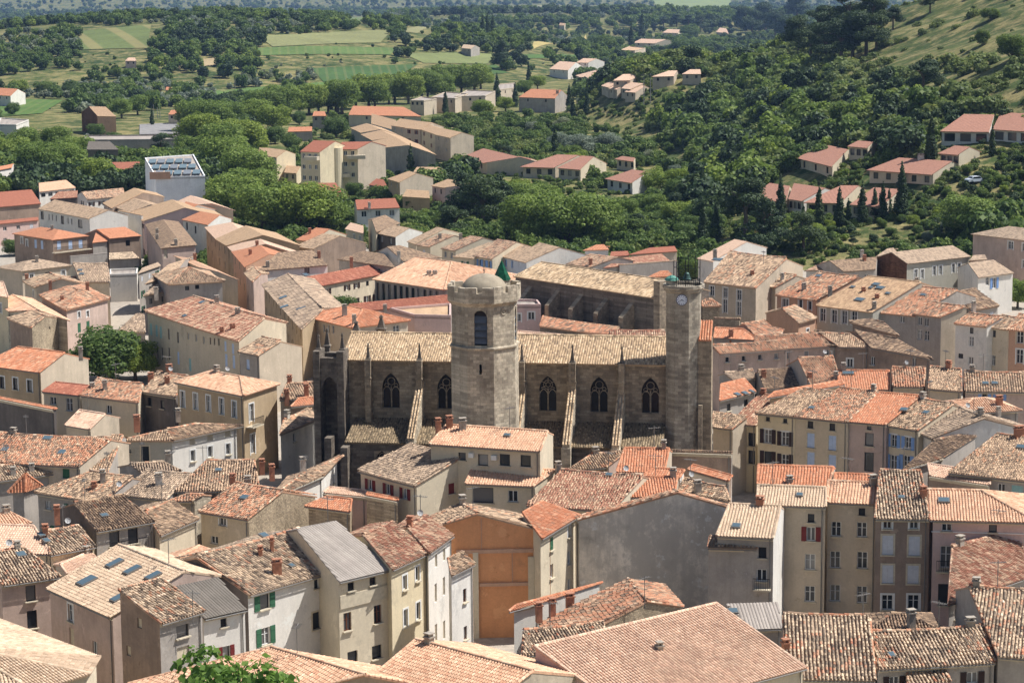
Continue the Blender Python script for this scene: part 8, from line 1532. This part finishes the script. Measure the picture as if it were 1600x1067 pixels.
# aisle with its lean-to roof
AT, ZAE = 6.0, 8.9; ua, ub = U0 + 1.5, U1 - .5
ma = MB(); ah = [(u - ua - .9, u - ua + .9, 5.2, 7.9) for u in WIN[:1]]
wall_with_holes(ma, cp(ua, -AT + .4, 0), cp(ub, -AT + .4, 0), 0, ZAE - .05, ah, .5); ma.face((cp(ua, 0, 0), cp(ua, -AT + .4, 0), cp(ua, -AT + .4, ZAE - .05), cp(ua, 0, ZA - .1)))
ma.face((cp(ub, -AT + .4, 0), cp(ub, 0, 0), cp(ub, 0, ZA - .1), cp(ub, -AT + .4, ZAE - .05)))
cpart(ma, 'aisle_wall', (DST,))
gothic_window(church, lambda x, y, z: cp(WIN[0] + x, -AT + .4 + y, 5.2 + z), 1.8, 2.7, cinv)
pa = [cp(ua - .3, -AT, ZAE), cp(ub, -AT, ZAE), cp(ub, 0, ZA), cp(ua - .3, 0, ZA)]
ar = roof_slab([pa], 'moss_shade', False, church, 'aisle_roof'); ar.matrix_parent_inverse = cinv; out = []; tile_plane(pa, 'moss_shade', .28, .42, 4, 8, out); flush_tiles(out, 'tiles', ar)
# west end: two tall piers joined by a high arch, corner turrets
mb = MB(); up = U0 - 2.6
for uu, w_ in ((up, .75), (U0 + .15, .8)):
    mb.prism([cp(uu - w_ / 2, -2.6, 0), cp(uu + w_ / 2, -2.6, 0), cp(uu + w_ / 2, .2, 0), cp(uu - w_ / 2, .2, 0)], (0, 0, ZE + 1.2))
pts, zs = arch_pts(1.7, 15.6)
M = lambda x, y, z: cp((up + U0 + .15) / 2 + x, -2.2 + y, z)
xl = (U0 + .15 - up) / 2
top_ = [M(-xl, 0, ZE + .4), M(xl, 0, ZE + .4)]
poly = [M(-xl, 0, ZE + .4), M(-xl, 0, 12.8)] + [M(x * 1.0, 0, z) for x, z in pts] + [M(xl, 0, 12.8), M(xl, 0, ZE + .4)]
mb.prism(poly, CN * .8)
mb.prism([cp(up - .4, .2, 0), cp(U0, .2, 0), cp(U0, 1.2, 0), cp(up - .4, 1.2, 0)], (0, 0, ZE + .6))
mb.prism([cp(up - .4, 1.2, 0), cp(up + .3, 1.2, 0), cp(up + .3, NW, 0), cp(up - .4, NW, 0)], (0, 0, ZE - 1))
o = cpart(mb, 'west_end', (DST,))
for uu, vv, hh_, ww in ((up, -1.2, 2.4, .6), (up + .5, 1.0, 2.8, .75), (U0 + .15, -1.2, 2.6, .6), (U0 + .2, NW * .55, 2.0, 1.1), (U0 + 2.6, NW * .8, 2.3, 1.1)):
    m2 = MB(); m2.prism([cp(uu - ww * .4, vv - ww * .4, ZE), cp(uu + ww * .4, vv - ww * .4, ZE), cp(uu + ww * .4, vv + ww * .4, ZE), cp(uu - ww * .4, vv + ww * .4, ZE)], (0, 0, 1.3 if vv < 2 else 2.0)); pinnacle(m2, uu, vv, ZE + (1.2 if vv < 2 else 2.0), hh_ - .6, ww); m2.build('pinnacle', (DST,), o)
# low west chapel wall and buttress in front of the aisle
mb = MB(); mb.prism([cp(U0 - 1.4, -4.6, 0), cp(U0 - .6, -4.6, 0), cp(U0 - .6, -2.8, 0), cp(U0 - 1.4, -2.8, 0)], (0, 0, 9.0)); cpart(mb, 'buttress', (DST,))
mb = MB(); mb.prism([cp(U0 + 1.1, -7.6, 0), cp(U0 + 1.9, -7.6, 0), cp(U0 + 1.9, -5.4, 0), cp(U0 + 1.1, -5.4, 0)], (0, 0, 8.6)); cpart(mb, 'buttress', (DST,))
# ---------------------------------------------------------------- bell tower
def octo(c, r, a0, n=8): return [Vector((c[0] + r * math.cos(a0 + 2 * math.pi * i / n), c[1] + r * math.sin(a0 + 2 * math.pi * i / n), 0)) for i in range(n)]
tx, ty, tr_ = TOWER[:3]; ta = TOWER[3]
tower = empty('bell_tower', (tx, ty, 0)); tag(tower, 'octagonal stone bell tower with battlements, grey dome and louvred arch', 'tower'); tinv = Matrix.Translation((-tx, -ty, 0))
def tpart(mb, name, mats, parent=None, inv=None):
    o = mb.build(name, mats, parent or tower)
    if parent is None: o.matrix_parent_inverse = tinv
    return o
TST = stone_mat('stone'); ZS, ZP, ZT = 20.7, 25.6, 27.3
def oct_wall(mb, c, r, a0, z0, z1, holes_for=None):
    Q = octo(c, r, a0)
    for i in range(8):
        p, q = Q[i], Q[(i + 1) % 8]; L_ = (q - p).length
        wall_with_holes(mb, p, q, z0, z1, (holes_for or {}).get(i, []), .45)
    return Q
mb = MB(); Lf = 2 * tr_ * math.sin(math.pi / 8)
FB = TOWER[4]; FC = (FB + 1) % 8; FD = (FB + 2) % 8
Qs = oct_wall(mb, (tx, ty), tr_, ta, 0, ZS, {FB: [(Lf / 2 - .14, Lf / 2 + .14, 17.9, 19.0)]})
bel = {FB: [(Lf / 2 - .7, Lf / 2 + .7, ZS + .3, ZS + 4.1)], FD: [(Lf / 2 - .7, Lf / 2 + .7, ZS + .3, ZS + 4.1)]}
Qb = oct_wall(mb, (tx, ty), tr_ - .12, ta, ZS, ZP, bel)
mb.face([q + Vector((0, 0, ZP)) for q in Qb])
tpart(mb, 'wall', (TST,))
mb = MB(); mb.lathe([(tr_ - .12, ZS - .25), (tr_ + .16, ZS - .08), (tr_ + .16, ZS + .06), (tr_ - .14, ZS + .16)], (tx, ty, 0), 8, 0, ta); tpart(mb, 'string_course', (TST,))
mb = MB(); mb.lathe([(tr_ - .14, ZP - .45), (tr_ + .2, ZP - .1), (tr_ + .32, ZP), (tr_ + .32, ZP + 1.05), (tr_ - .1, ZP + 1.05), (tr_ - .1, ZP + .1)], (tx, ty, 0), 8, 0, ta)
Qm = octo((tx, ty), tr_ + .32, ta); Qi = octo((tx, ty), tr_ - .1, ta); par = tpart(mb, 'parapet', (TST,))
for i in range(8):
    for (s0, s1) in ((0, .40), (.60, 1.0)):
        f = lambda Q, s: Q[i].lerp(Q[(i + 1) % 8], s) + Vector((0, 0, ZP + 1.05))
        m2 = MB(); m2.prism([f(Qm, s0), f(Qm, s1), f(Qi, s1), f(Qi, s0)], (0, 0, .62 + .1 * math.sin(i * 2.3))); m2.build('merlon', (TST,), par)
dome_m = new_mat('dome_render', .85)[0]; _n = dome_m.node_tree
_p = geo_pos(_n.nodes); _n.links.new(mix(_n.nodes, _n.links, 'MULTIPLY', .8, lin((164, 150, 128)), ramp(_n.nodes, _n.links, noise(_n.nodes, _n.links, .9, 5, _p, .7), ((.3, .6), (.68, 1.1)))), _n.nodes['Principled BSDF'].inputs['Base Color'])
mb = MB(); mb.lathe([(2.6, ZP), (2.6, ZP + .8)] + [(2.55 * math.cos(t * math.pi / 18), ZP + .8 + 1.95 * math.sin(t * math.pi / 18)) for t in range(9)] + [(.02, ZP + 2.76)], (tx, ty, 0), 32)
for q in range(len(mb.f)): pass
dm = tpart(mb, 'dome', (dome_m,)); dm.data.polygons.foreach_set('use_smooth', [True] * len(dm.data.polygons))
mb = MB(); mb.tube((tx, ty, ZP + 2.7), (tx, ty, ZP + 3.6), .06, 6, .02); mb.lathe([(.02, ZP + 3.0), (.12, ZP + 3.1), (.02, ZP + 3.2)], (tx, ty, 0), 8); mb.build('finial', (DST,), dm)
def on_face(i, z0):
    p, q = Qb[i], Qb[(i + 1) % 8]; d = (q - p).normalized(); n_ = Vector((-d.y, d.x, 0)); c = (p + q) / 2
    return lambda x, y, z: tuple(c + d * x + n_ * y + Vector((0, 0, z0 + z)))
for i in (FB, FD):
    M = on_face(i, ZS + .3); mb = MB(); spandrels(mb, M, 1.4, 3.8, 0.0, False, th=.4)
    o = tpart(mb, 'belfry_arch', (TST,))
    bk_ = MB(); bk_.face((M(-.7, .44, 0), M(.7, .44, 0), M(.7, .44, 3.8), M(-.7, .44, 3.8))); bk_.build('shutter_back', (DARK,), o)
    for z in (.2, .95, 1.7, 2.45):
        lv = MB(); lv.prism([M(-.69, .05, z), M(.69, .05, z), M(.69, .09, z), M(-.69, .09, z)], (Vector(M(0, .42, z + .7)) - Vector(M(0, .05, z)))); lv.build('louvre', (plain((96, 100, 108), .6, 'louvre_slate'),), o)
for i in (FC, (FB - 1) % 8):
    M = on_face(i, ZS + 3.9); mb = MB()
    for k in range(14):
        t0, t1 = 2 * math.pi * k / 14, 2 * math.pi * (k + 1) / 14; mb.tube(M(.33 * math.cos(t0), 0, .33 * math.sin(t0)), M(.33 * math.cos(t1), 0, .33 * math.sin(t1)), .09, 5)
    mb.tube(M(0, .05, 0), M(0, -.1, 0), .16, 8, .1); tpart(mb, 'medallion', (TST,))
gp = Vector(TOWER[5]); GREEN = plain((30, 104, 72), .4, 'glazed_green_tile', 0, .75)
mb = MB(); mb.lathe([(.85, 0), (.85, .9)], (gp.x, gp.y, gp.z - .9), 6); drum = tpart(mb, 'stair_turret', (TST,))
mb = MB(); nrow = 11
for k in range(nrow):
    t0, t1 = k / nrow, (k + 1) / nrow; mb.lathe([(1.0 * (1 - t0 * .93), 2.0 * t0), (1.0 * (1 - t1 * .93) + .04, 2.0 * t1), (1.0 * (1 - t1 * .93), 2.0 * t1)], (gp.x, gp.y, gp.z), 6)
mb.tube((gp.x, gp.y, gp.z + 1.9), (gp.x, gp.y, gp.z + 2.4), .07, 5, .02); mb.build('turret_roof', (GREEN,), drum)
M = lambda x, y, z: tuple(Qs[FC].lerp(Qs[(FC + 1) % 8], .5) + Vector((x, y, z)))
# ---------------------------------------------------------------- clock tower
kx, ky = CLOCK[:2]; kr, ka, KF, KZ = CLOCK[2:6]
clock = empty('clock_tower', (kx, ky, 0)); tag(clock, 'slender stone clock tower with white dial and iron bell cage', 'tower'); kinv = Matrix.Translation((-kx, -ky, 0))
def kpart(mb, name, mats, parent=None):
    o = mb.build(name, mats, parent or clock)
    if parent is None: o.matrix_parent_inverse = kinv
    return o
KST = stone_mat('stone_grey')
mb = MB(); Qk = octo((kx, ky), kr, ka)
for i in range(8): wall_with_holes(mb, Qk[i], Qk[(i + 1) % 8], 0, KZ, [])
mb.face([q + Vector((0, 0, KZ)) for q in Qk]); kpart(mb, 'wall', (KST,))
mb = MB(); mb.lathe([(kr, KZ - .45), (kr + .14, KZ - .3), (kr + .14, KZ - .12), (kr + .3, KZ), (kr + .3, KZ + .35), (kr + .05, KZ + .35), (kr + .05, KZ)], (kx, ky, 0), 16); kpart(mb, 'cornice', (KST,))
p, q = Qk[KF], Qk[(KF + 1) % 8]; d = (q - p).normalized(); n_ = Vector((-d.y, d.x, 0)); cc = (p + q) / 2 + Vector((0, 0, KZ - 1.15))
kM = lambda x, y, z: tuple(cc + d * x + n_ * y + Vector((0, 0, z)))
def disc(mb, r, y, m=0, n=28): mb.face([kM(r * math.cos(2 * math.pi * i / n), y, r * math.sin(2 * math.pi * i / n)) for i in range(n)], m)
mb = MB(); disc(mb, .62, -.06, 1); disc(mb, .56, -.075, 0)
DIAL = plain((226, 230, 238), .4, 'white_enamel'); INK = plain((30, 46, 92), .5, 'dark_blue_enamel')
cl = kpart(mb, 'clock_dial', (DIAL, INK))
for k in range(12):
    a_ = 2 * math.pi * k / 12; m2 = MB(); cs, sn = math.sin(a_), math.cos(a_)
    P = [kM((r_ * cs + s_ * sn), -.085, (r_ * sn - s_ * cs)) for r_, s_ in ((.38, -.03), (.52, -.03), (.52, .03), (.38, .03))]; m2.face(P); m2.build('hour_mark', (INK,), cl)
for nm, ang, ln, w_ in (('hour_hand', 112, .3, .045), ('minute_hand', 240, .48, .03)):
    a_ = math.radians(ang); cs, sn = math.sin(a_), math.cos(a_); m2 = MB()
    m2.face([kM(r_ * cs + s_ * sn, -.1, r_ * sn - s_ * cs) for r_, s_ in ((-.08, -w_), (ln, -w_ * .4), (ln, w_ * .4), (-.08, w_))]); m2.build(nm, (INK,), cl)
# buttress on the right with a small tiled cap
ub_ = Vector((CU.x, CU.y, 0)); bp = Vector((kx, ky, 0)) + ub_ * (kr - .3) - CN * .2
P = [bp - CN * .9, bp + ub_ * 1.45 - CN * .9, bp + ub_ * 1.45 + CN * 1.6, bp + CN * 1.6]
mb = MB(); mb.prism(P, (0, 0, 20.2)); bt = kpart(mb, 'buttress', (CST,))
cap = [P[0] + Vector((0, 0, 20.25)) - CN * .2, P[1] + Vector((0, 0, 20.25)) - CN * .2, P[2] + Vector((0, 0, 22.0)), P[3] + Vector((0, 0, 22.0))]
out = []; tile_plane(cap, 'orange', .27, .38, 4, 3, out); flush_tiles(out, 'tiles', bt); m2 = MB(); m2.prism([c - Vector((0, 0, .02)) for c in cap], (0, 0, -.14)); m2.build('cap_roof', (slab_mat('orange'),), bt)
mb = MB(); n2 = bp - CN * .9; mb.prism([n2 + Vector((0, 0, 0)) + ub_ * .05, n2 + ub_ * .5, n2 + ub_ * .5 - CN * .7, n2 + ub_ * .05 - CN * .7], (0, 0, 13)); kpart(mb, 'buttress', (CST,))
cage = MB()
for i in range(8):
    a_ = ka + math.pi / 8 + 2 * math.pi * i / 8; x, y = kx + .35 + 1.45 * math.cos(a_), ky + 1.45 * math.sin(a_); hgt = 3.2 + .5 * math.sin(i * 1.7)
    cage.tube((x, y, KZ + .1), (x, y, KZ + hgt), .045, 5); cage.tube((x, y, KZ + hgt), (x, y, KZ + hgt + .35), .02, 4)
    a2 = ka + math.pi / 8 + 2 * math.pi * (i + 1) / 8; x2, y2 = kx + .35 + 1.45 * math.cos(a2), ky + 1.45 * math.sin(a2)
    for z in (.9, 2.2): cage.tube((x, y, KZ + z), (x2, y2, KZ + z), .03, 4)
    for j in range(1, 5): xx, yy = x + (x2 - x) * j / 5, y + (y2 - y) * j / 5; cage.tube((xx, yy, KZ + .1), (xx, yy, KZ + .95), .018, 4)
kc = kpart(cage, 'iron_cage', (IRON,))
bell = MB(); bell.lathe([(.5, 0), (.42, .12), (.32, .4), (.28, .62), (.15, .74), (.02, .78)], (kx + .35, ky, KZ + .9), 16); bell.build('bell', (plain((70, 92, 84), .5, 'bronze', .5),), kc)
mb = MB(); mb.lathe([(.62, -.1), (.62, .75)], (kx - 1.35, ky - .3, KZ + .1), 10); tt = kpart(mb, 'stair_turret', (KST,))
mb = MB(); mb.lathe([(.8, .75), (.66, 1.0), (.36, 1.2), (.02, 1.3)], (kx - 1.35, ky - .3, KZ + .1), 10); mb.build('turret_roof', (plain((96, 150, 132), .6, 'verdigris', 0, .3),), tt)
# ---------------------------------------------------------------- chapel behind
def chapel():
    root = house(*CHAPEL[0], roof='church', wall='stone_dark', name='chapel', cat='church')  # dark stone puts the shade of this side into the wall colour
    inv = Matrix.Translation(-root.location); (p, d, n, zt) = CHAPEL[1]; p = Vector(p); d = Vector(d); n = Vector(n)
    for s in CHAPEL[2]:
        mb = MB(); c = p + d * s; w_ = .9
        prof = [(0.1, zt - 1.1), (-2.4, zt - 3.3), (-2.4, 0), (0.1, 0)]
        mb.prism([tuple(c - d * w_ / 2 - n * (-v) + Vector((0, 0, z))) for v, z in prof], d * w_)
        o = mb.build('buttress', (CST,), root); o.matrix_parent_inverse = inv  # lighter stone than the wall, sunlit look put into the colour
    e = p + d * CHAPEL[3]; mb = MB(); mb.prism([tuple(e - n * .6), tuple(e + d * 1.3 - n * .6), tuple(e + d * 1.3 + n * 3.5), tuple(e + n * 3.5)], (0, 0, zt + 2.6)); o = mb.build('gable_stub', (CST,), root); o.matrix_parent_inverse = inv
chapel()

# ---------------------------------------------------------------- small things
def car(x, y, rz, c, label):
    z = T(x, y) + .05; root = empty('parked_car', (x, y, z)); root.rotation_euler = (0, 0, rz); tag(root, label, 'car')
    pm = plain(c, .25, 'car_paint', .1, .04)
    mb = MB(); prof = [(-2, .35), (-2.05, .75), (-1.85, .95), (-1.25, 1.0), (-.75, 1.42), (.75, 1.45), (1.35, 1.0), (1.95, .9), (2.05, .6), (2.0, .35)]
    mb.prism([(px_, -.82, pz) for px_, pz in prof], (0, 1.64, 0)); mb.build('body', (pm,), root)
    for s in (-.83, .83):
        w_ = MB(); w_.face([(-1.15, s, 1.0), (-.72, s, 1.36), (.68, s, 1.38), (1.2, s, 1.02)]); w_.build('window', (GLASS,), root)
        for wx in (-1.25, 1.3):
            t = MB(); t.tube((wx, s - .09, .32), (wx, s + .09, .32), .32, 14); t.build('wheel', (DARK,), root)
    for a, b in (((-1.2, 1.03), (-.78, 1.38)), ((1.3, 1.03), (.78, 1.4))):
        w_ = MB(); sg = -1 if a[0] < 0 else 1; w_.face([(a[0] + sg * .03, -.72, a[1]), (a[0] + sg * .03, .72, a[1]), (b[0] + sg * .03, .68, b[1]), (b[0] + sg * .03, -.68, b[1])]); w_.build('windscreen', (GLASS,), root)
for c_ in CARS: car(*c_)
def pylon(x, y, h, label, group=None, cross=True):
    mb = MB(); z = T(x, y); root = empty('utility_pole', (x, y, z)); tag(root, label, 'pole', group)
    mb.tube((0, 0, -.5), (0, 0, h), .16, 6, .1); mb.build('pole', (plain((150, 146, 138), .9, 'concrete_pole'),), root)
    if cross: m2 = MB(); m2.box((0, 0, h - .5), (2.4, .12, .12)); m2.build('cross_arm', (ZINC,), root)
for p_ in POLES: pylon(*p_)
# parts fixed to particular houses
def child_of(label, mb, name, mats):
    for o in bpy.data.objects:
        if o.get('label') == label:
            c = mb.build(name, mats, o); c.matrix_parent_inverse = Matrix.Translation(-o.location); return c
for lab, nm, kind_, data in EXTRAS:
    if kind_ == 'box':
        for (c, d, rz, mk) in data:
            mb = MB(); mb.box(c, d, 0, Matrix.Rotation(rz, 3, 'Z')); child_of(lab, mb, nm, ({'white': WHITE, 'stone': STONE_TRIM, 'zinc': ZINC, 'orange': wall_mat('orange'), 'cream': wall_mat('cream'), 'iron': IRON, 'panel': SKYGLASS, 'rose': wall_mat('rose'), 'terra': wall_mat('terra'), 'grey': plain((120, 124, 128), .6, 'grey_panel'), 'dark': DARK}[mk],))
    elif kind_ == 'cyl':
        for (c, r_, h_, mk) in data:
            mb = MB(); mb.tube(c, (c[0], c[1], c[2] + h_), r_, 20); child_of(lab, mb, nm, (wall_mat(mk),))
    elif kind_ == 'rail':
        for (c, w_, dp, rz) in data:
            mb = MB(); rot = Matrix.Rotation(rz, 3, 'Z'); C_ = Vector(c)
            mb.box(C_ + rot @ Vector((0, -dp / 2, -.08)), (w_, dp, .14), 0, rot)
            for k in range(int(w_ / .16) + 1): mb.box(C_ + rot @ Vector((-w_ / 2 + k * .16, -dp + .03, .5)), (.03, .03, 1.0), 1, rot)
            mb.box(C_ + rot @ Vector((0, -dp + .03, 1.0)), (w_, .05, .05), 1, rot)
            child_of(lab, mb, nm, (STONE_TRIM, IRON))
# ---------------------------------------------------------------- air
hz = MB(); hz.box((0, 7500, -15), (12400, 16200, 270)); hm = bpy.data.materials.new('haze_air'); hm.use_nodes = True
_N = hm.node_tree.nodes; _L = hm.node_tree.links; _N.remove(_N['Principled BSDF']); pv = _N.new('ShaderNodeVolumePrincipled')
pv.inputs['Color'].default_value = (.42, .62, 1, 1); pv.inputs['Density'].default_value = HAZE; pv.inputs['Anisotropy'].default_value = .2
_L.new(pv.outputs[0], [n for n in _N if n.type == 'OUTPUT_MATERIAL'][0].inputs['Volume'])
tag(hz.build('haze', (hm,)), 'thin blue summer haze over the valley', None, None, 'stuff')
